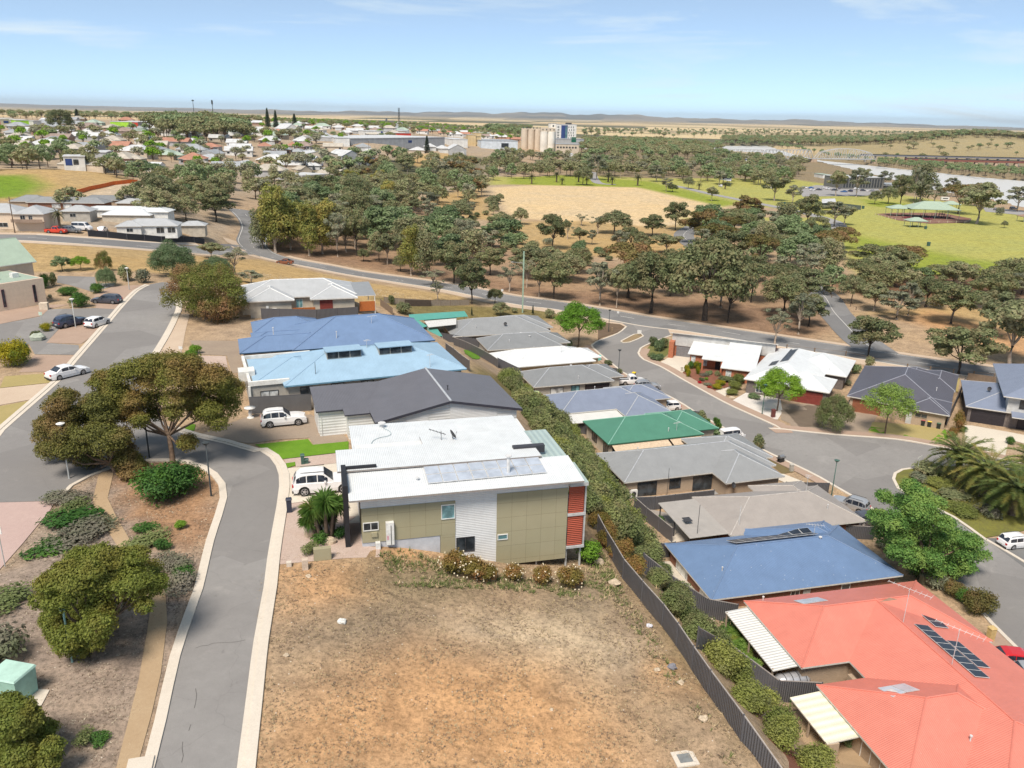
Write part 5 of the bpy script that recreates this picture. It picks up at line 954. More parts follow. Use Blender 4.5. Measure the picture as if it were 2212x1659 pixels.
g.dish(9.2,9.5,.3,z=4.55,r=.45); b = MB(); b.beam((8.2,9.6,4.5),(8.2,9.6,5.4),.03); b.beam((7.2,10,5.5),(8.6,9.5,5.1),.03)
for i in range(5): x = 7.3+i*.28; y = 9.95-i*.1; b.beam((x,y-.3,5.46-i*.08),(x,y+.3,5.46-i*.08),.015)
b.build('antenna', FRD, g.e)
b = MB(); cpts = [(3.7,14.6),(4.2,13.6),(4.1,12.6),(3.2,12.2),(2.6,11.6),(2.4,10.6),(3.2,9.9),(4,10.1),(3.6,9.4),(2.4,9.3),(1.9,9.9)]; cs = smoothline(cpts, .3); b.tube([(x, y, 4.23-.25*(y-8.8)/7.2+.04) for x, y in cs], [.025]*len(cs), n=4); b.build('cable', mat('cable_grey', (.3,.38,.4)), g.e)
b = MB(); b.box(-.6,.9,4.7,8.6,-.05,.02); b.build('carport_slab', CONCW, g.e); g.done(cap=False)
g = House('gable_house', 'dark grey gabled house with white boarded walls, behind the stilt house', (-19.4,74.9), 19, 0, R_['dgrey'], WBOARD, gutm=mat('barge_dark', (.045,.045,.06), .5), capm=CAPL)
g.wing(5.1,-4.65,20,6.6,ze=2.85,tan=.205,gab=(1,1),wall=False) if 0 else None
def gable_v(h, u0, v0, u1, v1, ze, tan):
    um = (u0+u1)/2; zr = ze+(um-u0)*tan; b = h.rb
    for q in ([(u0,v0,ze),(um,v0,zr),(um,v1,zr),(u0,v1,ze)], [(um,v0,zr),(u1,v0,ze),(u1,v1,ze),(um,v1,zr)]): b.face(q, 0, [(p[1], p[0]) for p in q]); b.face([(p[0], p[1], p[2]-.16) for p in q][::-1], 1)
    for a, c in (((u0,v0,ze),(um,v0,zr)),((um,v0,zr),(u1,v0,ze)),((u0,v1,ze),(um,v1,zr)),((um,v1,zr),(u1,v1,ze)),((u0,v0,ze),(u0,v1,ze)),((u1,v0,ze),(u1,v1,ze))):
        b.face([(a[0],a[1],a[2]-.26),(c[0],c[1],c[2]-.26),c,a], 1); b.face([(a[0],a[1]+.04,a[2]-.26),(c[0],c[1]+.04,c[2]-.26),(c[0],c[1]+.04,c[2]-.01),(a[0],a[1]+.04,a[2]-.01)][::-1], 1)
    h.caps.append(((um,v0,zr),(um,v1,zr))); return zr
zr = gable_v(g, 5.1,-4.7,20.1,6.6,2.85,.205); g.wb.hexa([(5.6,-4.3,-2),(19.6,-4.3,-2),(19.6,6.1,-2),(5.6,6.1,-2)], [(5.6,-4.3,2.7),(19.6,-4.3,2.7),(19.6,6.1,2.7),(5.6,6.1,2.7)]); g.wb.face([(5.7,-4.3,2.7),(19.5,-4.3,2.7),(12.6,-4.3,zr-.25)])
for a, c in ((8.2,10.4),(12.6,17.5)):
    b = MB(); h0 = lambda u: 2.85+(min(u,25.2-u)-5.1)*.205-.3; b.hexa([(a,-4.36,1.0),(c,-4.36,1.0),(c,-4.31,1.0),(a,-4.31,1.0)], [(a,-4.36,h0(a)),(c,-4.36,h0(c)),(c,-4.31,h0(c)),(a,-4.31,h0(a))]); b.build('ribbed_panel', SILVH, g.e)
g.flat(0,0,10.2,6.4,2.8,3.35,'v',True,.3); g.flat(2.6,-1.6,7.6,.1,2.75,2.95,'v',False); g.wb.box(2.95,5.6,-1.3,.35,-.1,2.6)
g.pipe(13.2,-1,h=.4,m_=FRD); g.door('W', .3, 1.2, 5.4, 2.2, WBOARD, 'garage_door', 4); b = MB(); b.beam((.5,.28,.0),(.5,.28,2.7),.05); b.build('downpipe', FRW, g.e); g.done(capr=.12)
g = House('light_blue_roof_house', 'house with a sky blue roof, two window boxes on its ridge and parapet corners', (-24.5,82.0), 22, 0, R_['lblue'], W_['block'], gutm=mat('gutter_blue', (.15,.30,.42), .5), capm=R_['lblue'], eave=3.0)
g.wing(0,0,20.7,12,tan=.34); g.wing(-3.0,1.9,6.5,11.4,tan=.26,ze=3.0,wall=False)
b = MB(); b.box(-3.45,.6,1.5,11.5,-.3,2.95); b.build('render_wall', W_['greyr'], g.e)
b = MB(); b.box(-3.55,.75,1.3,1.62,2.9,3.4); b.box(-3.55,-3.25,1.62,11.6,2.9,3.4); b.box(-3.55,4.4,11.6,11.85,2.9,3.4); b.box(-4.3,-2.6,4.6,6.4,2.5,3.6); b.build('parapet', W_['white'], g.e)
for u in (-3.5, .6): g.post(u, 1.35, 2.9, W_['white'], .12)
for a, c in ((5.3,9.2),(11.3,15.2)):
    b = MB(); b.box(a-.15,c+.15,3.75,5.9,5.25,5.35); b.box(a,c,4.0,5.7,3.9,5.25,1); bb = b.build('clerestory', [R_['lblue'], W_['greyr']], g.e)
    for i in range(3): w_ = (c-a)/3; q = MB(); q.box(a+w_*i+.06,a+w_*(i+1)-.06,3.93,4.01,4.5,5.2); q.build('pane', GLD, bb)
g.win('S', .5, 1.7, 3.1, 1.6, 2.55, fr=FRD); g.win('S', .5, 5.1, 6.5, 1.6, 2.6, gl=GLB, fr=FRD); g.win('S', .5, 8.4, 9.8, 1.7, 2.6, gl=GLB, fr=FRD); g.win('S', 1.5, -2.4, -.5, 1.4, 2.2, gl=GLB, fr=FRD, sill=True)
g.antenna(16.5,.9,1.5,5,.8,.3); g.antenna(10.2,5.6,.9,5,.7,.5); b = MB(); b.beam((3.6,1.6,3.4),(3.6,1.6,4.9),.035); b.build('aerial_mast', FRD, g.e); g.done(capr=.06)
g = House('royal_blue_roof_house', 'long house with a royal blue roof, behind the sky blue roof', (-33.5,94.8), 20, 0, R_['blue2'], W_['tanb'], gutm=mat('gutter_navy', (.03,.07,.12), .5), capm=R_['blue2'], eave=2.75)
g.wing(6.3,-.3,24.6,12.2,tan=.40); g.wing(0,0,12,6.7,tan=.34); g.wing(1.7,5.4,12,9.5,tan=.30); g.wing(2.0,9.5,11,15.6,tan=.40); g.pipe(12,1.5,h=.8); g.pipe(4.4,5,h=1.1,r=.06); g.antenna(17,4,1,5,1.2,.4); g.win('W', .5, 1.5, 4.5, .6, 2.1, fr=FRW); g.win('W', 2.5, 10.5, 12.5, .6, 2.1); g.done(capr=.08)
g = House('pale_hip_house', 'pale grey hip roofed house with a maroon roller door and rust coloured screens', (-41.7,122.9), 16, 0, R_['hip'], W_['cream'], capm=CAPW, eave=2.8)
g.wing(-1.3,2.4,17.4,12.8,tan=.36); g.wing(0,0,7.3,9,tan=.36); g.wing(9.7,0,17.2,9,tan=.36); g.flat(17.0,1,20.2,12,2.9,3.0,'v',False,m_=R_['grey']); g.door('S', .5, 11.2, 13.2, 2.5, DOORR, 'roller_door', 8)
b = MB(); b.box(6.9,10.4,-.9,-.8,.75,1.7); b.build('rust_screen', RUST, g.e); b = MB(); b.box(17.5,20,1.0,1.1,.3,1.9); b.build('rust_screen', RUST, g.e); g.win('S', 2.9, 7.5, 8.6, .9, 2.3, gl=GLT); g.post(20,1.1,2.8,FRW); g.post(20,11.8,2.8,FRW)
b = MB(); b.box(2.9,3.3,.3,.48,1.3,1.9); b.box(3.8,4.5,.1,.48,.1,1.5); b.build('water_heater', FRW, g.e); g.done(capr=.08)
# ---------------------------------------------------------------- vehicles
TYRE = mat('tyre', (.02,.02,.02), .85); RIM = mat('rim', (.5,.5,.52), .3, .6); CGL = glass('car_glass', (.015,.02,.03)); LRED = mat('tail_lamp', (.5,.02,.02), .3); LWH = mat('head_lamp', (.75,.75,.78), .2); BLKP = mat('black_plastic', (.03,.03,.03), .6); PLATE = mat('number_plate', (.7,.7,.66), .5)
PT = dict(white=paint('paint_white', (.78,.78,.79)), silver=paint('paint_silver', (.48,.49,.51), .3, .5), navy=paint('paint_navy', (.03,.045,.09)), dark=paint('paint_slate', (.06,.065,.085)), red=paint('paint_red', (.50,.015,.02)), brown=paint('paint_bronze', (.30,.12,.07), .3, .4), lime=paint('paint_lime', (.50,.55,.12)), grey=paint('paint_grey', (.22,.23,.24), .3, .4), uteRed=paint('paint_scarlet', (.62,.05,.02)), blue=paint('paint_blue', (.04,.12,.32)))
# side profile: x from tail (0) to nose (1): (x, belt/bonnet height, roof height or None)
FORMS = {'suv': dict(L=4.6, W=1.85, H=1.72, clear=.22, prof=[(0,.62,.62),(.012,.95,.97),(.06,1.0,1.40),(.12,1.02,1.62),(.20,1.03,1.70),(.40,1.02,1.72),(.50,1.0,1.66),(.66,.99,1.03),(.84,.96,.96),(.96,.86,.86),(1,.55,.55)], wr=.37, wx=(.19,.81)),
 'wagon': dict(L=4.75, W=1.75, H=1.48, clear=.18, prof=[(0,.58,.58),(.015,.86,.88),(.09,.9,1.36),(.14,.9,1.44),(.45,.9,1.48),(.56,.88,1.42),(.70,.87,.9),(.9,.76,.76),(.98,.66,.66),(1,.45,.45)], wr=.32, wx=(.2,.81)),
 'sedan': dict(L=4.8, W=1.8, H=1.46, clear=.17, prof=[(0,.6,.6),(.015,.9,.9),(.14,.96,.96),(.28,.93,1.38),(.36,.92,1.45),(.5,.91,1.46),(.58,.9,1.38),(.72,.88,.9),(.9,.78,.78),(.98,.66,.66),(1,.45,.45)], wr=.32, wx=(.2,.8)),
 'hatch': dict(L=4.0, W=1.7, H=1.48, clear=.17, prof=[(0,.55,.55),(.02,.88,.9),(.1,.92,1.34),(.17,.93,1.45),(.45,.92,1.48),(.57,.9,1.40),(.76,.9,.92),(.92,.78,.78),(.985,.66,.66),(1,.42,.42)], wr=.31, wx=(.19,.82)),
 'ute': dict(L=5.2, W=1.85, H=1.78, clear=.24, prof=[(0,.62,.62),(.01,1.02,1.02),(.36,1.02,1.02),(.38,1.05,1.62),(.43,1.05,1.76),(.55,1.04,1.78),(.61,1.02,1.68),(.73,1.0,1.04),(.9,.95,.95),(.98,.82,.82),(1,.52,.52)], wr=.37, wx=(.22,.82)),
 'van': dict(L=5.1, W=1.85, H=2.1, clear=.2, prof=[(0,.6,.6),(.01,1.15,1.2),(.03,1.18,1.98),(.08,1.18,2.08),(.6,1.16,2.1),(.74,1.14,2.0),(.87,1.1,1.2),(.96,.9,.9),(1,.5,.5)], wr=.33, wx=(.2,.82))}
CARLIB = {}
def car_proto(form, col, extra=None):
    f = FORMS[form]; L_, W_2, cl = f['L'], f['W']/2, f['clear']; prof = f['prof']; e = empty('car_proto', (0, 0, 0)); b = MB()
    pf = lambda x: tuple(np.interp(x, [p[0] for p in prof], [p[i] for p in prof]) for i in (1, 2))
    wx = [q*L_ for q in f['wx']]; wr = f['wr']; xs = sorted(set([p[0] for p in prof]+[w_/L_+d*wr*1.12/L_ for w_ in wx for d in (-1, -.8, -.45, 0, .45, .8, 1)]+list(np.linspace(0, 1, 15)))); st = []
    for x in xs:
        bel, ro = pf(x); nose = min(1, .80+.9*min(x, 1-x)/.12*.22); w_ = W_2*nose; zb = cl
        for c in wx:
            d = abs(x*L_-c)
            if d < wr*1.12: zb = max(zb, wr+math.sqrt(max(0, (wr*1.12)**2-d*d)))
        tw = w_*(1-.17*min(1, (ro-bel)/.55)) if ro > bel+.01 else w_*.96; tw2 = tw*.8 if ro > bel+.01 else w_*.72
        zb = min(zb, bel-.1); mid = (zb+bel)/2
        st.append([(x*L_-L_/2, y, z) for y, z in ((w_*.93, zb), (w_*1.0, min(bel-.04, max(zb+.02, cl+.32))), (w_*.985, bel-.02), (w_*.94, bel), (tw if ro > bel+.01 else w_*.9, max(bel, ro-.05) if ro > bel+.01 else bel+.012), (tw2, max(ro, bel+.02)+.0), (0, max(ro, bel+.02)+.025))])
    for s0, s1 in zip(st[:-1], st[1:]):
        for k in range(6):
            for sg in (1, -1):
                q = [(p[0], p[1]*sg, p[2]) for p in (s0[k], s1[k], s1[k+1], s0[k+1])]; b.face(q if sg > 0 else q[::-1])
    for s0, fl in ((st[0], 1), (st[-1], -1)):
        ring = [(p[0], p[1], p[2]) for p in s0]+[(p[0], -p[1], p[2]) for p in s0[::-1][1:]]; b.face(ring[::fl])
    b.face([(-L_/2+.1, -W_2*.8, cl+.02), (L_/2-.1, -W_2*.8, cl+.02), (L_/2-.1, W_2*.8, cl+.02), (-L_/2+.1, W_2*.8, cl+.02)])
    body = b.build('body', PT[col], e, smooth=True)
    gl = [p for p in prof if p[2] > p[1]+.2]; x0, x1 = gl[0][0], gl[-1][0]; xl = [p[0] for p in prof if p[0] > x1][0]; xr = [p[0] for p in prof if p[0] < x0][-1]
    def pt(x, t, sg, o=.012):     # a point on the side glass, t from belt to roof
        bel, ro = pf(x); w_ = W_2*min(1, .80+.9*min(x, 1-x)/.12*.22); tw = w_*(1-.17*min(1, (ro-bel)/.55)); return (x*L_-L_/2, sg*(w_*.94+(tw-w_*.94)*t+o), bel+(ro-.05-bel)*t)
    nwin = 3 if form in ('suv', 'wagon') else (1 if form == 'ute' else 2); cuts = np.linspace(x0, x1+(xl-x1)*.45, nwin+1)
    if form == 'ute': cuts = np.linspace(x0+.01, x1+(xl-x1)*.4, 3); nwin = 2
    for sg in (1, -1):
        for i in range(nwin):
            a, c = cuts[i]+.008, cuts[i+1]-.008; g_ = MB(); n = 4
            for j in range(n):
                p, q = a+(c-a)*j/n, a+(c-a)*(j+1)/n; qd = [pt(p, .1, sg), pt(q, .1, sg), pt(q, .9, sg), pt(p, .9, sg)]; g_.face(qd if sg < 0 else qd[::-1])
            g_.build('window', CGL, e)
    def across(xa, xb, ta, tb, nm):
        ba, ra = pf(xa); bb_, rb_ = pf(xb); za = ba+(ra-ba)*ta+.035; zb_ = bb_+(rb_-bb_)*tb+.035; ya, yb = W_2*.80, W_2*.70; g_ = MB(); g_.face([(xa*L_-L_/2, -ya, za), (xa*L_-L_/2, ya, za), (xb*L_-L_/2, yb, zb_), (xb*L_-L_/2, -yb, zb_)]); g_.face([(xa*L_-L_/2, -ya, za-.03), (xb*L_-L_/2, -yb, zb_-.03), (xb*L_-L_/2, yb, zb_-.03), (xa*L_-L_/2, ya, za-.03)]); g_.build(nm, CGL, e)
    across(xl-.012, x1+.012, 1, 1, 'windscreen'); across(xr+.015, x0+.005, 1, 1, 'rear_window')
    wh = None
    for cx in wx:
        for sg in (1, -1):
            if wh is None:
                wb_ = MB(); wb_.beam((0, -.1, 0), (0, .1, 0), wr, n=20); wh = wb_.build('wheel', TYRE, None); rb_ = MB(); rb_.beam((0, -.108, 0), (0, .108, 0), wr*.30, n=12)
                for k in range(5): a = k*2*math.pi/5; rb_.beam((0, -.106, 0), (math.cos(a)*wr*.64, -.106, math.sin(a)*wr*.64), .035); rb_.beam((0, .106, 0), (math.cos(a)*wr*.64, .106, math.sin(a)*wr*.64), .035)
                for k in range(12):
                    a, c = k*math.pi/6, (k+1)*math.pi/6
                    for y in (-.104, .104): rb_.beam((math.cos(a)*wr*.66, y, math.sin(a)*wr*.66), (math.cos(c)*wr*.66, y, math.sin(c)*wr*.66), .022)
                rb_.build('rim', RIM, wh); w1 = wh
            else: w1 = wh.copy(); C.objects.link(w1); r1 = wh.children[0].copy(); C.objects.link(r1); r1.parent = w1
            w1.parent = e; w1.location = (cx-L_/2, sg*(W_2-.11), wr)
    zl = pf(.96)[0]-.12; zt = pf(.02)[0]-.12
    for sg in (1, -1):
        q = MB(); q.box(L_/2*.93, L_/2*.975, sg*W_2*.62, sg*W_2*.86, zl-.06, zl+.07); q.build('headlight', LWH, e); q = MB(); q.box(-L_/2*1.0-.005, -L_/2*.955, sg*W_2*.60, sg*W_2*.84, zt-.12, zt+.08); q.build('tail_light', LRED, e)
        q = MB(); q.box(L_*(x1-.5)+.02, L_*(x1-.5)+.18, sg*(W_2*.99), sg*(W_2+.14), pf(x1)[0]+.02, pf(x1)[0]+.16); q.build('mirror', PT[col], e)
    q = MB(); q.box(-L_/2-.02, -L_/2+.06, -W_2*.85, W_2*.85, cl+.02, cl+.2); q.build('rear_bumper', BLKP, e); q = MB(); q.box(-L_/2-.03, -L_/2+.0, -.2, .2, cl+.3, cl+.42); q.build('number_plate', PLATE, e)
    if form in ('suv', 'wagon'):
        for sg in (1, -1): q = MB(); q.beam((-L_*.36, sg*W_2*.66, f['H']+.06), (L_*.02, sg*W_2*.66, f['H']+.06), .025); q.build('roof_rail', BLKP, e)
    if form == 'ute':
        q = MB(); q.box(-L_/2+.1, -L_*.13, -W_2*.8, W_2*.8, 1.03, 1.06); q.build('tray_cover', BLKP, e)
    return e
CLAB = []
def car(form, col, p, ang, label, name='parked_car', cat='car', sc=1, group=None):
    if (form, col) not in CARLIB: e = car_proto(form, col); CARLIB[(form, col)] = e; e.name = name; tag(e, label, cat, group)
    else: e = dup(CARLIB[(form, col)]); e.name = name; e['label'] = label; e['category'] = cat
    e.location = (p[0], p[1], p[2]+.06); e.rotation_euler = (0, 0, math.radians(ang)); e.scale = (sc, sc, sc)
    if group: e['group'] = group
    return e
car('suv','white', PZ('K',590,1010), 14, 'large white four wheel drive parked on the concrete driveway', 'parked_suv', 'car', 1.14)
car('suv','white', PZ('F',610,1455), 19, 'white compact suv with roof bars parked outside the gable house', 'parked_suv')
car('wagon','dark', PZ('E',925,545), 178, 'dark slate hatchback parked side on in the paved bay'); car('suv','navy', PZ('E',615,742), 62, 'navy suv parked beside the garden bed with its back to us', 'parked_suv')
car('hatch','white', PZ('E',845,742), 78, 'white hatchback parked beside the navy suv'); car('sedan','white', PZ('E',590,1180), 56, 'white sedan parked at the left kerb of the street')
car('sedan','brown', PZ('B',250,1452), 172, 'bronze sedan driving along the main road', 'moving_car'); car('ute','uteRed', PZ('A',487,1185), 2, 'scarlet pickup parked below the tan two storey house', 'pickup'); car('suv','grey', PZ('A',625,1180), 5, 'grey suv parked between the scarlet pickup and the white van', 'parked_suv'); car('van','white', PZ('A',712,1160), -4, 'white minibus parked behind the grey suv', 'minibus', 'van')
car('sedan','lime', PZ('G',855,1150), 200, 'pale lime sedan parked behind the graphite roofed house'); car('ute','white', PZ('G',1770,1015), 8, 'white pickup loaded with gear in the graphite house driveway', 'pickup'); car('suv','silver', PZ('G',1905,1060), 10, 'silver suv parked behind the short fence by the street', 'parked_suv')
car('hatch','white', PZ('T',735,985), 190, 'small white hatchback parked beside the red shrub'); car('van','white', R(*Z('T',1390,1290),-15.2), 20, 'white van with a ladder rack in front of the tan brick house', 'delivery_van', 'van', .82); car('suv','silver', PZ('O',700,665), 140, 'silver suv parked beyond the taupe roof', 'parked_suv')
car('hatch','dark', PZ('O',860,790), 15, 'dark hatchback half hidden by the big green tree'); car('wagon','white', PZ('O',2160,985), 12, 'white station wagon in the marked bay at the right edge', 'station_wagon'); car('hatch','red', PZ('Q',2035,765), 172, 'bright red hatchback in the red roofed house driveway'); car('sedan','silver', PZ('Q',2205,900), 172, 'pale silver car at the frame edge below the red hatchback')
n_ = 0
for k, x, y, c, f in [('D',385,820,'white','suv'),('D',440,815,'dark','sedan'),('D',335,800,'white','sedan'),('D',365,800,'blue','sedan'),('D',480,800,'white','sedan'),('D',520,808,'white','suv'),('D',575,818,'dark','sedan'),('D',615,805,'dark','hatch'),('D',655,832,'blue','sedan'),('D',710,828,'navy','suv'),('D',765,810,'white','suv'),('D',820,822,'dark','hatch'),('D',862,828,'white','sedan'),('D',300,798,'silver','hatch'),('D',900,826,'silver','sedan'),('D',1940,945,'silver','sedan'),('D',2120,980,'dark','suv'),('D',1960,985,'dark','hatch'),('D',2015,925,'white','suv'),
                  ('A',880,558,'dark','sedan'),('A',965,556,'white','sedan'),('A',1060,556,'white','suv'),('A',30,545,'white','sedan'),('A',30,560,'silver','suv'),('A',890,1175,'white','hatch'),('B',290,545,'white','sedan'),('B',320,550,'silver','suv'),('B',135,550,'white','hatch'),('B',160,540,'silver','sedan'),('B',570,605,'blue','sedan'),('B',240,560,'white','suv'),('C',640,460,'white','sedan'),('C',715,450,'white','suv'),('C',715,475,'white','hatch'),('C',1800,785,'white','suv'),('D',20,800,'white','van'),('B',600,640,'white','suv')]:
    car(f, c, PZ(k, x, y), [20,5,60,170,100][n_ % 5], f'tiny {dict(dark="black",grey="grey").get(c,c)} car parked in the distance {"by the river" if k=="D" else "in the town"}', sc=1.0, group=f'distant {c} cars {"by the river" if k=="D" else "in the town"}'); n_ += 1
b = MB(); b.box(-2.5,2.5,-1.05,1.05,.5,2.4); b.box(-1.6,1.6,-1.07,-1.05,1.3,1.9,1); e = b.build('caravan', [FRW, CGL]); e.location = PZ('D',1525,905); e.rotation_euler = (0,0,-.2); tag(e, 'white caravan parked on the lawn beside the river', 'caravan')
wq = MB(); wq.beam((0,-1.05,.32),(0,-.85,.32),.32,n=10); w_ = wq.build('wheel', TYRE, e)
# ---------------------------------------------------------------- street furniture
PD = mat('pole_charcoal', (.045,.055,.06), .5, ns=2); PG = mat('pole_green', (.06,.12,.10), .5); PGAL = mat('pole_galvanised', (.45,.46,.45), .5)
def lamp(k, x, y, h, label, m_=PD, zz=None):
    p = PZ(k, x, y) if zz is None else R(*Z(k, x, y), zz); e = empty('street_lamp', p, 0, label, 'street lamp', 'street lamps'); b = MB(); b.tube([(0,0,-.1),(0,0,.6),(0,0,h-.15)], [.09,.075,.05], n=8); b.build('pole', m_, e, smooth=True)
    b = MB(); n = 12
    for i in range(n):
        a, c = i*2*math.pi/n, (i+1)*2*math.pi/n; b.face([(0,0,h+.16),(math.cos(a)*.36,math.sin(a)*.36,h+.03),(math.cos(c)*.36,math.sin(c)*.36,h+.03)]); b.face([(math.cos(a)*.36,math.sin(a)*.36,h+.03),(math.cos(a)*.14,math.sin(a)*.14,h-.2),(math.cos(c)*.14,math.sin(c)*.14,h-.2),(math.cos(c)*.36,math.sin(c)*.36,h+.03)])
    b.build('lamp_head', m_ if m_ is not PGAL else FRW, e); return e
lamp('I',1826,830,4.9,'dark street lamp on the mulched island at the bend'); lamp('I',1293,505,5.7,'dark street lamp partly hidden behind the island tree'); lamp('I',600,682,5.2,'thin grey street lamp below the leaning left tree',PGAL); lamp('E',1118,430,3.9,'pale lamp post at the far end of the paved bays',PGAL); lamp('E',655,757,4.3,'pale lamp post beside the navy suv',PGAL)
lamp('O',548,552,5.0,'green street lamp beside the silver suv on the right street',PG,-14.9); lamp('G',1655,940,5.0,'dark street lamp near the yellow lidded bin',PD,-14.9); lamp('G',1572,556,4.9,'dark street lamp on the corner bed at the junction',PD,-14.9); lamp('T',1708,1030,5.1,'green street lamp in front of the white roofed house tree',PG,-14.9)
p = PZ('G',828,397); e = empty('power_pole', p, 0, 'tall pale green power pole beside the main road', 'power pole'); b = MB(); b.box(-.17,.17,-.12,.12,-.3,15.1); b.build('pole', mat('pole_pale_green', (.30,.42,.33), .7), e); b = MB(); b.beam((0,0,12.2),(-2.6,-.2,12.5),.05); b.box(-3.1,-2.5,-.3,0,12.42,12.54); b.build('lamp_arm', PGAL, e)
for k, x, y, h in (('A',130,1185,9),('A',1905,600,11),('B',480,420,9),('A',1740,560,10),('B',975,500,10)):
    b = MB(); b.tube([(0,0,-.2),(0,0,h)],[.16,.1]); b.beam((-1,0,h-.6),(1,0,h-.6),.06); e = b.build('power_pole', BARK); e.location = PZ(k, x, y); tag(e, 'distant timber power pole in the town', 'power pole', 'distant power poles')
for x, y, h, lb in ((1680,165,46,'left one of two thin masts on the skyline'),(1845,175,38,'right one of two thin masts on the skyline')):
    b = MB(); b.tube([(0,0,-1),(0,0,h)],[.9,.5]); b.box(-3,3,-.5,.5,h-4,h-1) if h > 40 else b.box(-1.5,1.5,-1,1,h-9,h-1); e = b.build('radio_mast', PD); e.location = PZ('A', x, y+25); tag(e, lb, 'mast')
def post_sign(k, x, y, h, w_, hh, m_, label, name='street_sign', ang=0, pole=PGAL, zz=None, text=None):
    p = PZ(k, x, y) if zz is None else R(*Z(k, x, y), zz); e = empty(name, p, ang, label, 'sign'); b = MB(); b.beam((0,0,-.1),(0,0,h),.035,n=6); b.build('post', pole, e); b = MB(); b.box(-w_/2, w_/2, -.045, -.015, h-hh, h); b.build('sign_panel', m_, e); return e
post_sign('G',1835,600,1.4,.9,.8,FRW,'white keep left sign on the small traffic island'); post_sign('O',1285,360,2.6,1.0,.22,FRW,'white street name blade beside the palms',ang=.6); post_sign('I',45,1440,3.2,.5,.6,FRW,'white road sign at the left edge of the pink paving'); post_sign('E',365,735,2.0,.5,.5,mat('sign_green_white',(.5,.62,.52)),'pale green tipped sign by the left car park')
post_sign('G',1652,430,1.3,.5,.5,FRW,'white marker sign across the main road junction'); post_sign('G',652,245,1.6,.6,.6,FRW,'small white sign at the road edge under gum trees'); post_sign('E',1568,1000,1.3,.5,.4,FRW,'small white sign beside the clipped green balls')
def boxthing(name, label, cat, k, x, y, dims, m_, ang=0, lid=None, zz=None, extra=None, group=None):
    p = PZ(k, x, y) if zz is None else R(*Z(k, x, y), zz); e = empty(name, p, math.radians(ang), label, cat, group); w_, d_, h = dims; b = MB(); t = .92 if lid is not None else 1
    b.hexa([(-w_/2*t,-d_/2*t,-.1),(w_/2*t,-d_/2*t,-.1),(w_/2*t,d_/2*t,-.1),(-w_/2*t,d_/2*t,-.1)], [(-w_/2,-d_/2,h),(w_/2,-d_/2,h),(w_/2,d_/2,h),(-w_/2,d_/2,h)]); b.build('body', m_, e)
    if lid: b = MB(); b.hexa([(-w_/2-.04,-d_/2-.05,h+.004),(w_/2+.04,-d_/2-.05,h+.004),(w_/2+.04,d_/2+.05,h+.004),(-w_/2-.04,d_/2+.05,h+.004)], [(-w_/2+.02,-d_/2+.02,h+.09),(w_/2-.02,-d_/2+.02,h+.09),(w_/2-.02,d_/2,h+.12),(-w_/2+.02,d_/2,h+.12)]); b.build('lid', lid, e)
    return e
BIN = mat('bin_body', (.03,.035,.03), .6)
def bin_(k, x, y, lidc, label, zz=None):
    e = boxthing('wheelie_bin', label, 'bin', k, x, y, (.58,.62,.95), BIN, -30, mat('lid_'+label.split()[0], lidc, .5), zz, group=None)
    for s in (-.24, .24): q = MB(); q.beam((s-.03,.33,.1),(s+.03,.33,.1),.1,n=10); q.build('wheel', TYRE, e)
bin_('G',1788,958,(.75,.52,.02),'yellow lidded bin by the kerb near the loaded pickup'); bin_('H',1335,1190,(.30,.03,.03),'red lidded bin against the charcoal roofed house wall'); bin_('H',1390,1200,(.75,.52,.02),'gold lidded bin between the red and green lidded bins'); bin_('H',1470,1215,(.03,.12,.06),'green lidded bin at the house corner')
for k, x, y, dm, m_, nm, lb in [('D',142,935,(.9,.9,1.3),PG,'park_bin','green park bin on the lawn near the car park'),('D',1360,1150,(.9,.9,1.3),PG,'park_bin','green park bin beside the small picnic shelter'),('D',1385,1296,(1,1,1.5),PG,'park_bin','lone green bin in the middle of the bright lawn'),('D',820,975,(1.2,1,1.6),PG,'park_bin','green bin at the end of the fenced court'),
                      ('K',290,1200,(.42,.35,1.15),mat('letterbox_navy',(.04,.045,.07),.5),'letter_box','navy letter box in the gravel beside the yucca'),('K',405,785,(.32,.32,.9),PG,'letter_box','dark green letter box at the lawn corner'),('K',435,780,(.4,.3,.4),PG,'utility_box','small dark green box beside the green letter box'),
                      ('T',1820,1065,(.6,.45,1.3),mat('letterbox_maroon',(.15,.05,.045),.5),'letter_box','maroon letter box in the white gravel'),('O',200,340,(.5,.4,1.0),mat('letterbox_stone',(.42,.40,.36)),'letter_box','pale stone letter box by the barbecue verge'),('Q',1915,560,(.6,.5,1.35),mat('letterbox_sand',(.55,.40,.18)),'letter_box','sandy yellow letter box beside the red hatchback'),
                      ('T',20,475,(.6,.5,1.0),mat('letterbox_teal',(.15,.48,.42)),'utility_box','turquoise utility box at the kerb by the white roof'),('O',1350,1310,(1.0,.6,1.0),mat('box_olive',(.20,.19,.12)),'utility_box','olive utility box under the big green tree'),('L',425,375,(.35,.3,.35),CONC,'stone_block','small pale block at the corner of the gravel'),('K',1055,1510,(.35,.35,.5),FRW,'bucket','white bucket by the wall below the water heater'),('J',1215,1655,(1.2,.9,.25),CONC,'concrete_pit','square concrete pit at the kerb in the bottom edge'),('G',1600,565,(.3,.3,1.1),mat('timber_post',(.3,.22,.14)),'timber_post','short timber post in the junction corner bed'),('T',875,590,(.35,.3,.9),CONC,'letter_box','pale letter box at the mulch garden corner'),('E',385,600,(1.2,1.0,1.1),mat('rock_cream',(.62,.53,.42)),'garden_rock','cream boulder on the paving by the stone building')]:
    boxthing(nm, lb, nm.replace('_', ' '), k, x, y, dm, m_, 15, lid=m_ if nm in ('letter_box','park_bin','utility_box') else None)
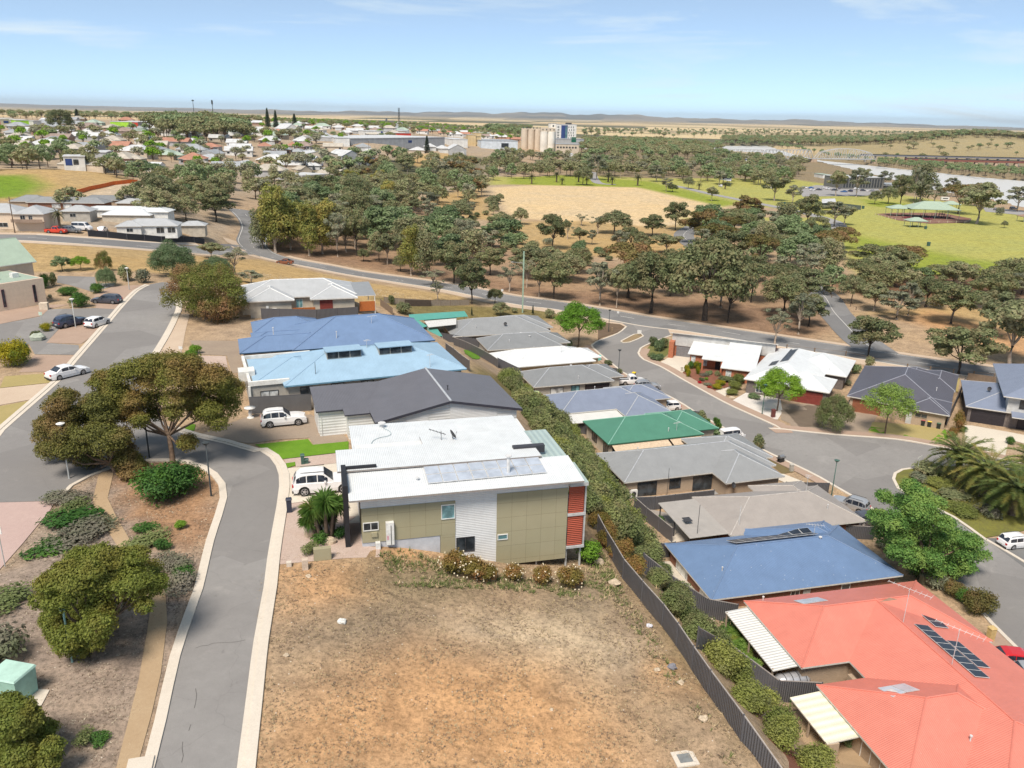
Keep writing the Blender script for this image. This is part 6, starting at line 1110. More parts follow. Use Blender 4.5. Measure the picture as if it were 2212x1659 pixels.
boxthing('retaining_block', 'low olive rendered block at the edge of the gravel', 'planter', 'L', 715, 315, (1.25,.4,.95), OLIVE, 14, None); boxthing('gate_post', 'square cream post between gravel and vacant lot', 'post', 'L', 565, 400, (.42,.42,.8), mat('post_cream',(.55,.45,.36)), 14)
boxthing('transformer_box', 'large pale green utility cabinet on the mulch in the bottom left', 'utility cabinet', 'J', 130, 1040, (1.9,1.5,1.6), mat('cabinet_green',(.30,.50,.42),.5,ns=1), -12, mat('cabinet_lid',(.42,.62,.54),.45,ns=1)); sheet('concrete_pad', xy(PP('J', [(-60,1080),(300,980),(430,990),(330,1180),(200,1280),(-60,1250)])), CONC, .05)
b = MB(); b.beam((0,0,-.1),(0,0,3.5),.06,n=8); b.blob((0,0,3.65),.2); e = b.build('street_lamp', mat('lamp_teal',(.35,.55,.5))); e.location = PZ('J',625,745); tag(e, 'teal globe lamp poking out of the round island tree', 'street lamp')
b = MB(); b.tube([(0,0,0),(0,0,.12)],[.38,.36],n=12); b.tube([(0,0,.1),(0,0,.35),(0,0,.6),(0,0,.95)],[.3,.14,.2,.13],n=12); b.tube([(0,0,.95),(0,0,1.1),(0,0,1.2)],[.2,.55,.6],n=14); e = b.build('bird_bath', mat('plaster_white',(.74,.73,.70)), smooth=True); e.location = PZ('F',322,1400); tag(e, 'white pedestal bird bath at the end of the driveway wall', 'bird bath')
e = empty('barbecue', R(*Z('O',108,262),-14.95), .5, 'black barbecue standing on the kerb of the right street', 'barbecue'); b = MB(); b.box(-.4,.4,-.28,.28,.15,.75); b.box(-.75,-.4,-.25,.25,.72,.77); b.box(.4,.75,-.25,.25,.72,.77); b.build('cabinet', BLKP, e)
b = MB(); b.tube([(-.4,0,.85),(-.39,0,.85),(.39,0,.85),(.4,0,.85)],[.05,.3,.3,.05],n=12); b.build('hood', mat('hood_steel',(.35,.36,.38),.3,.6), e); 
for sx in (-.35,.35):
    for sy in (-.22,.22): q = MB(); q.beam((sx,sy,0),(sx,sy,.2),.04); q.build('leg', BLKP, e)
e = empty('water_tank', R(*Z('Q',190,985),-13.1), .25, 'galvanised slimline water tank beside the red roofed house', 'water tank'); b = MB(); b.tube([(-1.5,0,.9),(-1.45,0,.9),(-1.1,0,.9),(1.1,0,.9),(1.45,0,.9),(1.5,0,.9)],[.1,.5,.72,.72,.5,.1],n=18); b.build('tank', mat('galvanised',(.55,.56,.60),.35,.5), e, smooth=True)
for x in (-.8,-.2,.4,1.0):
    q = MB(); q.tube([(x-.03,0,.9),(x+.03,0,.9)],[.745,.745],n=18); q.build('band', FRD, e)
# ---------------------------------------------------------------- fences
FEN = corr('fence_charcoal', (.115,.115,.125), pitch=.2, amp=.05); FENP = mat('fence_post', (.10,.10,.11), .5); WOODF = mat('fence_timber', (.20,.15,.11), .85, ns=2); ORF = mat('fence_orange', (.70,.16,.04), .8)
def fence(pts, h, label, m_=FEN, pm=FENP, step=2.4, posts=True, th=.05, rail=True, name='metal_fence', flat=False, extend=0, cap=None):
    """pts: world xy(z); panels step down with the ground"""
    e = empty(name, pts[0], 0, label, 'fence'); o = np.array(pts[0]); ln = resample([p[:2] for p in pts], step); b = MB(); rl = MB()
    for a, c in zip(ln[:-1], ln[1:]):
        za, zc = gz(*a), gz(*c); L_ = math.dist(a, c)
        if L_ < .01: continue
        nx_, ny_ = -(c[1]-a[1])/L_*th/2, (c[0]-a[0])/L_*th/2; ax, ay, bx, by = a[0]-o[0], a[1]-o[1], c[0]-o[0], c[1]-o[1]; za -= o[2]; zc -= o[2]
        b.hexa([(ax+nx_,ay+ny_,za-.3),(ax-nx_,ay-ny_,za-.3),(bx-nx_,by-ny_,zc-.3),(bx+nx_,by+ny_,zc-.3)], [(ax+nx_,ay+ny_,za+h),(ax-nx_,ay-ny_,za+h),(bx-nx_,by-ny_,zc+h),(bx+nx_,by+ny_,zc+h)], bot=False)
        if rail: rl.beam((ax,ay,za+h),(bx,by,zc+h),.045)
    b.build('panel', m_, e)
    if rail: rl.build('rail', cap or pm, e)
    if posts:
        pr_ = None
        for a in ln:
            if pr_ is None: q = MB(); q.box(-.05,.05,-.05,.05,-.3,h+.06); pr_ = q.build('post', pm, e); pr_.location = (a[0]-o[0], a[1]-o[1], gz(*a)-o[2])
            else: c = pr_.copy(); C.objects.link(c); c.parent = e; c.location = (a[0]-o[0], a[1]-o[1], gz(*a)-o[2])
    return e
FR_ = mat('fence_rail_pale', (.36,.33,.31), .6)
fence(PP('', [(1290,1150),(1345,1250),(1430,1352),(1530,1500),(1600,1600),(1690,1730)]), 1.8, 'long charcoal fence running down the slope beside the vacant lot', cap=FR_)
fence([R(*Z('N',235,1235),-9.5), R(*Z('N',800,1450),-13.2), R(*Z('N',1060,1445),-13.4)] , 1.9, 'charcoal fence below the shrubs between the blue and red roofed houses', cap=FR_)
fence([R(*Z('P',1610,900),-8), R(*Z('P',1900,1040),-12.5), R(*Z('Q',60,1160),-13.2), R(*Z('Q',440,1100),-13.2)], 1.8, 'charcoal fence crossing the bank beside the water tank', cap=FR_)
fence([R(*Z('N',175,520),-14.9), R(*Z('N',500,800),-14.9)], 1.8, 'charcoal side fence of the taupe roofed house on the bank side', cap=FR_); fence([R(*Z('N',175,520),-14.9), R(*Z('N',860,430),-14.9)], 1.8, 'charcoal fence between the tan brick house and the patio cover', cap=FR_)
fence([R(*Z('N',215,800),-12), R(*Z('N',400,935),-14.3), R(*Z('N',520,925),-14.8)], 1.8, 'stepped charcoal fence at the top corner of the cobalt roof', cap=FR_); fence([R(*Z('O',580,935),-14.9), R(*Z('O',900,950),-14.9)], 1.7, 'dark fence between the taupe and cobalt roofs near the street', cap=FR_)
fence([R(*Z('N',1480,350),-14.95), R(*Z('N',1850,360),-14.95)], 1.7, 'short charcoal fence beside the pale concrete driveway')
fence([R(*Z('G',610,1010),-14.9), R(*Z('G',815,1010),-14.9)], 1.7, 'charcoal fence between the white and graphite roofs'); fence([R(*Z('G',235,760),-14), R(*Z('G',440,890),-14), R(*Z('G',615,1010),-14.5)], 1.6, 'curving charcoal fence at the foot of the planted bank', cap=FR_); fence([R(*Z('G',120,690),-14.5), R(*Z('G',450,700),-14.8)], 1.7, 'dark fence behind the green patch of lawn')
fence([R(*Z('G',1230,1440),-14.9), R(*Z('G',1385,1450),-14.9)], 1.7, 'dark fence segment between slate and green roofs'); fence([R(*Z('G',1870,1120),-14.95), R(*Z('G',1965,1135),-14.95)], 1.6, 'short dark fence in front of the silver suv'); fence([R(*Z('T',100,625),-14.95), R(*Z('T',200,640),-14.95)], 1.6, 'short dark fence at the graphite house street corner'); fence([R(*Z('T',910,1075),-14.95), R(*Z('T',1055,1095),-14.95)], 1.5, 'short dark fence beside the green roof street garden')
fence(PP('F', [(320,1365),(850,1335)]), 1.9, 'dark slatted fence beside the white compact suv', corr('fence_slate', (.13,.13,.135), pitch=.12), posts=False); fence(PP('F', [(420,545),(890,556),(1250,530)]), 1.7, 'dark fence in front of the pale hip roofed house')
fence([R(*Z('F',2010,880),-1.5), R(*Z('F',2212,1010),-1.5)], 1.5, 'dark fence at the end of the sky blue roof', cap=FR_)
fence(PP('A', [(765,1215),(1100,1245),(1400,1268),(1770,1285)]), 1.7, 'long near black fence along the left road', mat('fence_black', (.022,.024,.03), .6), step=3); fence(PP('H', [(690,1055),(740,1010),(830,800)]), 1.7, 'dark fence left of the charcoal roofed house'); fence(PP('H', [(1540,1190),(1600,1060),(1690,850)]), 1.6, 'dark fence between charcoal roofed and two storey houses'); fence(PP('H', [(1720,800),(2040,850)]), 1.5, 'brown timber fence behind the two storey house', WOODF, WOODF, name='timber_fence')
fence(PP('F', [(1445,430),(1550,510)]), 1.6, 'grey paling fence beside the rust screen', WOODF, WOODF, name='timber_fence'); fence(PP('F', [(1475,405),(1660,420),(1880,430),(2212,425)]), 1.4, 'weathered paling fence along the back of the terrace', mat('paling_grey', (.30,.25,.20), .9), WOODF, name='timber_fence')
fence(PP('F', [(1655,432),(1880,434)]), 1.5, 'dark lattice panel on the paling fence', mat('lattice_dark', (.10,.075,.06), .9), WOODF, posts=False, rail=False, name='lattice_fence', th=.12)
fence(PP('A', [(570,870),(780,815),(980,770),(1190,755)]), 1.5, 'orange mesh safety fence around the cleared building site', ORF, ORF, step=4, name='safety_fence', rail=False)
fence(PP('C', [(1440,215),(1445,216)]) if 0 else PP('D', [(465,945),(800,985)]), 2.5, 'dark mesh fence of the sports court by the lawn', mat('mesh_dark', (.10,.12,.11), .9), PG, step=4, name='court_fence')
def postrow(pts, h, step, label, m_=WOODF, rails=1):
    e = empty('post_and_rail_fence', pts[0], 0, label, 'fence'); o = pts[0]; ln = resample([p[:2] for p in pts], step); pr_ = None
    for a in ln:
        if pr_ is None: q = MB(); q.box(-.09,.09,-.09,.09,-.3,h); pr_ = q.build('post', m_, e); c = pr_
        else: c = pr_.copy(); C.objects.link(c); c.parent = e
        c.location = (a[0]-o[0], a[1]-o[1], gz(*a)-o[2])
    for k in range(rails):
        q = MB()
        for a, c in zip(ln[:-1], ln[1:]): q.beam((a[0]-o[0], a[1]-o[1], gz(*a)-o[2]+h*(.85-.4*k)), (c[0]-o[0], c[1]-o[1], gz(*c)-o[2]+h*(.85-.4*k)), .03)
        q.build('rail', m_, e)
postrow(PP('H', [(160,530),(400,560),(670,590),(900,640),(1200,700),(1600,745),(1950,785)]), 1.1, 3.4, 'timber post and rail fence behind the right hand houses'); postrow(PP('H', [(480,60),(620,110),(760,190)]), .9, 3.2, 'low timber bollard fence beside the side road verge')
postrow(PP('D', [(925,1030),(1100,1075),(1400,1095),(1700,1100),(1750,1080)]), 1.1, 4, 'cream fence around the shaded playground', mat('rail_cream', (.6,.52,.38)))
# parks: shelters, playground
def shelter(k, x, y, w_, d_, h, rise, ang, label, m_=None, np_=3):
    p = PZ(k, x, y); e = empty('park_shelter', p, ang, label, 'shelter'); b = MB(); hip(b, -w_/2, -d_/2, w_/2, d_/2, h, rise/(min(w_, d_)/2)); b.build('roof', [m_ or R_['sage'], PG], e)
    for i in range(np_):
        for sy in (-1, 1): q = MB(); q.beam((-w_/2+.6+(w_-1.2)*i/(np_-1), sy*(d_/2-.5), -.2), (-w_/2+.6+(w_-1.2)*i/(np_-1), sy*(d_/2-.5), h), .12); q.build('post', mat('post_sage', (.3,.36,.28)) if 'post_sage' not in bpy.data.materials else bpy.data.materials['post_sage'], e)
    return e
shelter('D',1395,1050,25,17,5,3.6,-.15,'large pale green shade roof over the playground',np_=5); shelter('D',1115,1035,11,9,4.2,1.8,-.1,'smaller pale green shade roof left of the playground roof',np_=4); shelter('D',1270,1130,9,7,3.0,1.6,0,'small green picnic shelter on the lawn in front of the playground'); shelter('D',1570,985,10,8,3.6,1.8,-.2,'pale green shelter behind the playground roof'); shelter('D',2240,1085,9,7,2.8,1.4,0,'brown roofed picnic shelter at the right edge',m_=mat('roof_brown_tile',(.3,.2,.15)))
sheet('playground_surface', xy(PP('D', [(930,1020),(1100,1010),(1500,1010),(1760,1060),(1740,1095),(1400,1105),(1120,1075)])), granular('bark_chip', (.20,.09,.07),(.3,.2,.15),(.12,.06,.05)), .1)
for k, x, y, s, c in [('D',1440,1060,(3,2,2.6),(.05,.06,.1)),('D',1200,1055,(5,2,1),(.22,.03,.06)),('D',1540,1062,(3,2,2),(.16,.03,.06)),('D',1500,1045,(2,2,3),(.06,.07,.09)),('D',1380,1068,(4,2,1.2),(.2,.04,.08)),('D',1270,1128,(2.5,1,.8),(.1,.14,.14)),('D',1340,1050,(3,2,1.8),(.1,.05,.12))]:
    e = empty('play_equipment' if x != 1270 else 'picnic_table', PZ(k, x, y), .3, {1440:'dark play tower with a roof in the middle of the playground',1200:'low maroon play frame under the smaller shade roof',1540:'maroon climbing frame at the right of the playground',1500:'tall dark climbing tower with posts',1380:'low plum coloured play deck',1270:'grey picnic table under the small shelter',1340:'purple play hut in the playground'}[x], 'play equipment' if x != 1270 else 'table'); w_, d_, h = s; m_ = mat('play_'+str(x), c, .6); b = MB(); b.box(-w_/2,w_/2,-d_/2,d_/2,h*.45,h*.55); b.build('deck', m_, e)
    for sx in (-1,1):
        for sy in (-1,1): q = MB(); q.beam((sx*w_*.45,sy*d_*.45,0),(sx*w_*.45,sy*d_*.45,h),.12); q.build('post', m_, e)
# hard-surface odds and ends
b = MB(); b.box(-.65,.65,-.55,.55,-.05,.05); b.box(-.38,.38,-.32,.32,.05,.06,1); e = b.build('drain_pit', [CONC, mat('grate', (.2,.21,.21), .6)]); e.location = PZ('P',1540,1580); e.rotation_euler = (0,0,.2); tag(e, 'square concrete drain pit with a steel grate in the vacant lot', 'drain'); 
ROCK = mat('rock_pale', (.55,.45,.33), .9, ns=2, na=.25, bump=.03); ROCKD = mat('rock_grey', (.22,.22,.25), .8)
for i, (k, x, y, r, m_, lb) in enumerate([('P',1300,820,.2,ROCK,'pale rock on orange soil near the fence'),('P',1430,800,.3,ROCKD,'blue grey rock against the long fence'),('P',1695,1245,.28,ROCK,'cream boulder at the foot of the long fence'),('L',880,865,.28,mat('rock_white',(.66,.66,.62)),'lone white stone in the upper left of the vacant lot'),('K',485,1400,.55,ROCK,'upright boulder beside the yucca trunk'),('K',640,1470,.45,ROCK,'squat boulder in front of the yucca'),('L',590,470,.2,ROCK,'small mossy stone near the gravel corner'),('T',1395,875,.5,ROCK,'tan boulder beside the white gravel garden'),('M',1560,1265,.4,ROCK,'pale boulder on the bank below the air conditioner'),('M',1500,1150,.4,ROCK,'boulder directly under the air conditioner wall'),('M',1260,1640,.4,ROCK,'orange tinted rock beside the bright green shrub'),('P',930,80,.45,ROCK,'sandstone boulder at the top of the long fence'),('P',1500,930,.22,ROCK,'brown rock wedged under the long fence'),('P',390,1160,.12,ROCK,'small pale stone in the middle of the lot'),('L',400,1155,.18,ROCK,'flat pale stone near the left kerb'),('P',1230,440,.22,mat('litter_white',(.6,.6,.65)),'white scrap beside the fence base'),('P',1760,400,.4,ROCK,'flat stone by the garden fence corner'),('E',330,865,.9,mat('rock_green_grey',(.36,.4,.33)),'grey green rock at the tip of the left garden bed')]):
    b = MB(); b.blob((0,0,r*.35), r, seed=i, sq=(1.1,.85,.75 if i != 4 else 1.5), rough=.22, n=9); e = b.build('rock', m_); e.location = PZ(k, x, y); tag(e, lb, 'rock')
# crack lines in the asphalt lane
cm = mat('tar_seam', (.11,.105,.10), .9)
for l in ([(1690,630),(1740,612),(1800,605),(1840,588),(1950,583),(2050,575),(2120,560)], [(1690,980),(1700,1030),(1690,1110),(1680,1150)], [(1580,1440),(1575,1500),(1585,1560),(1570,1620)], [(1650,1290),(1632,1345)]):
    ribbon('tar_seam', xy(PP('J', l)), -.018, .018, cm, .056, nw=1, st=.3)
# ---------------------------------------------------------------- planting near the camera
pp = plant_px
def pw(key, k, bx, by, h, rad, label, zz=None, **kw):
    p = PZ(k, bx, by) if zz is None else R(*Z(k, bx, by), zz); return plant(key, p, h, rad, label, **kw)
# the left terrace
crown_px('gum_tree','large spreading gum with an olive green crown at the tip of the mulched island','I',1498,575,[('E',900,1230,100),('E',1050,1180,110),('E',1000,1330,110),('E',1180,1130,120),('E',1330,1100,130),('E',1300,1250,130),('E',1480,1090,120),('E',1500,1220,130),('E',1640,1100,110),('E',1700,1220,130),('E',1850,1200,130),('E',1820,1340,120),('E',1980,1290,110),('E',1960,1440,110),('E',1800,1480,100),('E',1880,1580,80),('E',1650,1380,100),('E',1500,1390,90),('E',1150,1400,110),('E',1250,1480,90),('E',1080,1500,90),('E',1330,1380,90),('E',1500,1490,80),('E',1720,1480,90),('E',1200,1560,75),('E',1000,1430,90),('I',1620,370,75),('I',1350,130,70)],'hero',BARK,95000,.095,4.2,.26,seed=1)
crown_px('gum_tree','russet and olive gum leaning over the street left of the large island gum','I',1010,640,[('E',560,1370,105),('E',480,1450,110),('E',560,1530,120),('E',420,1600,100),('E',830,1420,110),('E',760,1500,130),('E',900,1520,110),('E',700,1620,120),('I',430,230,110),('I',380,320,85),('I',420,430,90),('I',560,300,110),('I',620,400,120),('I',760,330,130),('I',880,260,120),('I',900,400,110),('I',1020,330,100),('I',1050,440,110),('I',1100,530,110),('I',780,520,100),('I',560,440,80),('I',700,610,45),('I',1130,640,90),('I',1100,720,65),('I',1180,580,80)],'hero2',BARK,70000,.095,3.6,.24,seed=2)
crown_px('gum_tree','dense round olive tree covering the footpath in the lower left','J',800,690,[('I',700,1370,110),('I',880,1340,110),('I',1050,1390,120),('I',1180,1350,100),('I',600,1480,120),('I',780,1480,140),('I',1000,1500,150),('I',1250,1500,130),('I',480,1580,110),('I',1330,1600,100),('J',440,80,120),('J',650,60,140),('J',900,60,150),('J',1150,60,140),('J',1350,60,90),('J',330,220,80),('J',500,230,120),('J',720,250,130),('J',850,300,130),('J',1150,180,100),('J',450,380,85),('J',650,380,110),('J',850,430,120),('J',700,540,100),('J',830,570,80),('J',600,540,110),('J',560,630,75),('J',700,640,80),('J',480,480,80),('J',1250,260,80)],'heroy',BARK,90000,.08,3.6,.22,seed=3)
crown_px('gum_tree','golden green bushy tree cropped by the bottom left corner','J',150,1700,[('J',60,1120,110),('J',180,1180,110),('J',250,1250,100),('J',400,1330,90),('J',100,1280,130),('J',300,1420,120),('J',450,1480,80),('J',60,1450,130),('J',200,1560,130),('J',400,1600,100),('J',40,1640,120)],'heroy',BARK,40000,.075,1.8,.18,seed=4)
crown_px('rusty_tree','wide dome shaped tree turning rusty brown beside the walkway','E',1790,690,[('E',1600,310,100),('E',1750,290,110),('E',1900,300,110),('E',1560,400,100),('E',1700,400,110),('E',1850,380,120),('E',1980,380,100),('E',1480,470,80),('E',1600,500,100),('E',1450,540,55),('E',1760,500,110),('E',1900,480,120),('E',2030,470,90),('E',1800,600,100),('E',1950,590,110),('E',2060,560,70),('E',1700,590,70),('E',1900,660,80)],'rusty',BARK,44000,.12,5,.22,seed=5)
pw('greenbush','I',1400,850,3.1,2.9,'dense dark green bush under the large island gum',name='shrub',cat='shrub'); pw('greenbush','I',1580,790,2.4,1.9,'smaller dark green bush right of the dense dark green bush',name='shrub',cat='shrub',rz=2)
pw('lowp','J',-120,720,2.0,2.6,'straw and green bush at the left edge above the cabinet',name='shrub',cat='shrub',leafmat_='shrub')
for i, (k, x, y, h, r, key, lb) in enumerate([('I',580,870,.7,2.2,'lowp','purple brown low shrub by the kerb of the mulched island'),('I',640,960,.8,1.9,'tuft','yellow green low shrub left of the footpath bend'),('I',600,1060,.9,2.6,'gtuft','mid green spreading shrub left of the footpath'),('I',720,1180,.9,3.0,'lowp','grey purple spreading shrub beside the footpath'),('I',430,1290,.5,2.0,'gtuft','narrow green groundcover strip in the mulch'),('I',1250,1130,.6,1.2,'gtuft','low green shrub right of the footpath'),('I',1290,1230,.6,2.2,'tuft','grey green mat shrub right of the footpath'),('I',1400,1290,.9,.8,'gtuft','small dark clump above the round olive tree'),('I',1560,1110,.7,.6,'ball','tiny bright green bush in the chip mulch'),('I',1480,1440,.8,1.8,'lowp','dusky shrub close to the island kerb'),('J',1560,110,1.0,1.6,'lowp','grey purple shrub touching the island kerb'),('J',1600,30,1.0,1.0,'gtuft','dark green shrub beside the grey purple kerb shrub'),
    ('J',740,1430,.7,.8,'tuft','small yellow green clump near the lower footpath'),('J',860,1430,.5,.7,'gtuft','small dull green clump left of the lower footpath'),('J',60,250,.8,2.2,'tuft','pale weedy patch left of the round olive tree')]):
    pw(key,k,x,y,h,r,lb,name='shrub',cat='shrub')
for i, (k, x, y, tp, w_, key, lb) in enumerate([('E',900,250+20,110,150,'euc4','russet green multi stemmed tree by the dry paddock'),('E',700,260,140,180,'ash','bright green tipped tree beyond the car park'),('E',540,270,140,150,'gum10','pale green shrubby tree left of the bright tipped tree'),('E',920,400,250,180,'schinus','rounded grey green bush beside the far lamp'),('E',1080,350,220,160,'low3','dark twiggy bush right of the rounded grey bush'),('E',1240,370,250,150,'low4','grey brown twiggy bush at the street end'),('E',1500,320,40,420,'schinus','huge mid green rounded shrub at the end of the street'),('E',1860,330,160,330,'schinus','pale green mound behind the rusty dome tree'),('E',1830,160,10,220,'gum1','airy olive tree behind the huge rounded shrub'),('E',2030,300,10,230,'gum8','sparse weeping tree left of the pale hip roof'),('F',330,235,120,200,'gum4','yellowish weeping bush against the pale hip roof'),
    ('E',590,475,400,200,'greenbush','low clipped green mound on the paving'),('E',690,580,450,200,'greenbush','round dark green clipped bush left of the slate hatchback'),('E',840,460,370,130,'greenbush','bright low bush below the rounded grey bush'),('E',385,420,285,110,'greenbush','clipped green hedge block at the stone building corner'),('E',470,400,275,80,'low3','dark olive hedge block beside the clipped green block'),('E',435,505,470,50,'low4','small orange green tuft at the building base'),('E',120,1090,870,330,'goldbush','golden yellow rounded shrub at the left edge'),('E',215,1060,880,130,'greenbush','green flank shrub right of the golden shrub'),('E',320,850,780,110,'low3','yellow green shrub in the pointed garden bed'),('E',400,790,720,110,'goldbush','lime yellow shrub in the pointed garden bed'),('E',470,740,700,90,'low1','olive shrub at the top of the pointed garden bed'),('E',525,710,650,50,'low3','blue grey ball shrub beside the navy suv'),
    ('E',1690,985,900,130,'ball','top clipped green ball by the driveway'),('E',1655,1030,940,130,'ball','middle clipped green ball by the driveway'),('E',1625,1060,990,120,'ball','lowest clipped green ball by the driveway'),('F',1640,500,390,160,'low1','loose olive bush by the grey paling fence'),('F',1540,420,335,60,'low3','small dark bush at the paling fence corner'),]):
    if key: pp(key,k,x,y,tp,w_,lb,name='shrub' if key in ('greenbush','goldbush','ball') or key.startswith('low') else 'tree',cat='shrub' if key in ('greenbush','goldbush','ball') or key.startswith('low') else 'tree')
pw('yucca','K',610,1420,4.6,2.3,'large bright green yucca clump in the pink gravel',name='yucca',cat='yucca')
pw('tuft','K',460,1560,.95,.85,'grassy green tuft in front of the yucca',name='shrub',cat='shrub'); pw('gtuft','K',560,1470,1.0,.8,'dark green plant at the foot of the yucca',name='shrub',cat='shrub'); pw('gtuft','K',730,1420,1.0,.7,'strappy green plant right of the yucca',name='shrub',cat='shrub')
for i, (k, x, y, r, h, lb) in enumerate([('L',1850,440,1.3,2.1,'rose bush below the dark lower window'),('L',2020,480,1.3,2.0,'rose bush right of the lower window bush'),('L',2120,500,1.1,1.6,'low rose bush at the end of the first rose clump'),('P',60,40,1.0,1.5,'small rose bush under the stilts'),('P',310,60,1.0,1.6,'cream flowered rose bush under the stilts'),('P',540,100,1.3,2.0,'largest cream flowered rose bush right of the stilts')]):
    e = pw('rosebush',k,x,y,h,r,lb,name='rose_bush',cat='rose bush'); b = MB(); rg = random.Random(i)
    for j in range(46):
        a = rg.uniform(0, 6.28); q = rg.uniform(.3, .95); zz = rg.uniform(.35, 1.0); b.blob((math.cos(a)*1.5*q, math.sin(a)*1.5*q, 2.2*(zz*.95*math.sqrt(1.05-q*q*.8))), .075, 0, j, n=5)
    f_ = b.build('flowers', mat('petal_cream', (.75,.66,.48)) if 'petal_cream' not in bpy.data.materials else bpy.data.materials['petal_cream'], e)
pw('ball','M',1170,1640,2.2,1.4,'vivid green shrub beside the stilts',name='shrub',cat='shrub')
# planted bank between the terrace and the row of houses
bank = [P(*q) for q in []]
bi = 0; LOCS = 'gable house roof;pale clear roof strip;slate roof house;green roof house;tan brick house;taupe roof house;cobalt roof house;red roof house'.split(';')
rb_ = random.Random(5)
def along(a, b, t): return (a[0]+(b[0]-a[0])*t, a[1]+(b[1]-a[1])*t)
bank_line = [(5,118),(8,104),(9.5,94),(11,85),(12,77),(13,70)]
side_of = ['beside the gable house roof','beside the slate roof patio','beside the green roof','below the tan brick house','below the taupe roof','above the cobalt roof corner']
for i in range(len(bank_line)-1):
    for t in np.linspace(0, 1, 6)[:-1]:
        for off in (-4.6, -2.4, 0, 2.2):
            a = along(bank_line[i], bank_line[i+1], t); x, y = a[0]+off+rb_.uniform(-.7,.7)-1.2, a[1]+rb_.uniform(-.8,.8); r_ = rb_.uniform(1.8, 2.7)
            plant(rb_.choice(['bankshrub','bankshrub','bankshrub2','bankshrub3']), (x, y, gz(x, y)-.2), r_*1.15, r_, 'grey green shrub on the planted bank '+side_of[i], 'shrub', 'shrub', 'bank shrubs '+side_of[i])
for i, (x, y) in enumerate([(13.5,64),(14.6,61),(15.5,64.5),(15.8,58.3),(16.5,61.5),(16.6,55.2),(17.9,52.2),(18.6,49.5),(19.2,46.5),(20,43.5),(17.3,49),(18.2,45),(19,41.2),(21,40.5),(15.2,55.8),(16.2,52.2)]):
    plant('bankshrub3' if y < 50 else 'bankshrub', (x-1.7, y, gz(x-1.7, y)-.1), rb_.uniform(1.7,2.4), rb_.uniform(1.4,1.9), 'lime green bushy shrub on the bank beside the red roofed house' if y < 50 else 'grey green shrub on the bank between the long fence and the red roof', 'shrub', 'shrub', 'bank shrubs lime' if y < 50 else 'bank shrubs lower')
for i, (x, y) in enumerate([(9.2,66),(8.6,63.2),(9.4,61),(10.3,63),(10.6,59.5),(10.2,57.2),(7.9,66.8),(8.9,69.5)]):
    e = plant('rosebush', (x, y, gz(x, y)), rb_.uniform(1.7,2.1), rb_.uniform(1.0,1.3), 'orange tinged rose bush along the top of the long fence', 'rose_bush', 'rose bush', 'rose bushes at the fence top')
for k, x, y, key, h, r, lb in [('N',400,1010,'greenbush',.8,1.5,'bright green cushion shrub above the concrete path'),('N',540,1200,'greenbush',.8,1.6,'bright green cushion shrub beside the cobalt house path'),('Q',230,1040+100,'gtuft',.9,.9,'grey twiggy plant outside the cream patio'),('P',1960,560,'yucca',1.3,1.4,'leafy green clump by the white deck roof, upper'),('P',2010,680,'yucca',1.2,1.3,'leafy green clump by the white deck roof, middle'),('P',2090,800,'yucca',1.2,1.3,'leafy green clump by the white deck roof, lower'),('P',2130,900,'yucca',1.1,1.1,'leafy green clump by the water tank fence'),('P',1920,500,'gtuft',1.2,1.5,'dark green shrub under the white deck corner'),
                    ('N',400,600,'gtuft',.9,.8,'potted spiky plant in the patio yard'),('Q',540,1650,'ball',.9,.7,'bright green ball by the cream wall'),('Q',720,1500,'low2',1.6,.9,'leafy shrub in the shade of the patio')]:
    if lb: pw(key,k,x,y,h,r,lb,zz=None if k == 'P' else -13.2 if k == 'Q' else None,name='shrub',cat='shrub')
# right-hand street planting
pp('ash','G',1310,690,325,440,'vivid green street tree behind the grey and white roofs',name='street_tree'); pp('ash','T',1862,1000,580,500,'vivid green round street tree in the white gravel garden',name='street_tree'); pp('ash2','H',1010,1260,830,440,'lime green feathery street tree in front of the charcoal roofed house',name='street_tree'); crown_px('pepper_tree','large drooping green tree overhanging the right street','O',1330,1290,[('O',1230,480,80),('O',1300,560,100),('O',1000,560,65),('O',1150,620,110),('O',1300,680,120),('O',1460,620,75),('O',950,740,85),('O',1080,780,120),('O',1250,800,130),('O',1420,750,110),('O',1530,800,80),('O',1000,880,90),('O',1150,930,120),('O',1330,930,130),('O',1500,930,110),('O',1650,920,95),('O',1750,960,85),('O',1860,1070,65),('O',1700,1060,100),('O',1550,1080,110),('O',1400,1100,110),('O',1230,1080,110),('O',1100,1040,75),('O',1300,1200,85),('O',1450,1200,75),('O',1600,1190,80),('O',1720,1170,65)],'peppert',BARK,76000,.11,4.5,.3,seed=6,zz=-14.2,shell=.3)
pp('schinus','H',560,1225,945,340,'rounded olive bush at the kerb between two driveways',name='shrub',cat='shrub',leafmat_='shrub'); pp('low3','T',1660,1390,1250,170,'loose olive bush at the kerb above the barbecue',name='shrub',cat='shrub'); pp('rosebush','H',1635,1240,1040,130,'orange red shrub beside the near black garage',name='shrub',cat='shrub'); pp('rosebush','H',1590,1310,1190,110,'white flowering shrub at the concrete driveway',name='shrub',cat='shrub')
pp('gum6','G',640,420,310,130,'bushy green tree behind the farthest grey roof'); pp('pine','G',917,415,330,26,'narrow dark cypress by the pale green pole',name='cypress'); pp('pine','G',390,425,350,22,'narrow dark cypress beside the teal shade cloth',name='cypress'); pp('low1','G',1060,445,360,110,'olive shrub right of the pale green pole',name='shrub',cat='shrub'); pp('low1','G',760,400,350,70,'small olive bush beside the pale green pole',name='shrub',cat='shrub'); pp('low2','G',1210,700,640,110,'dark shrub under the vivid green street tree',name='shrub',cat='shrub')
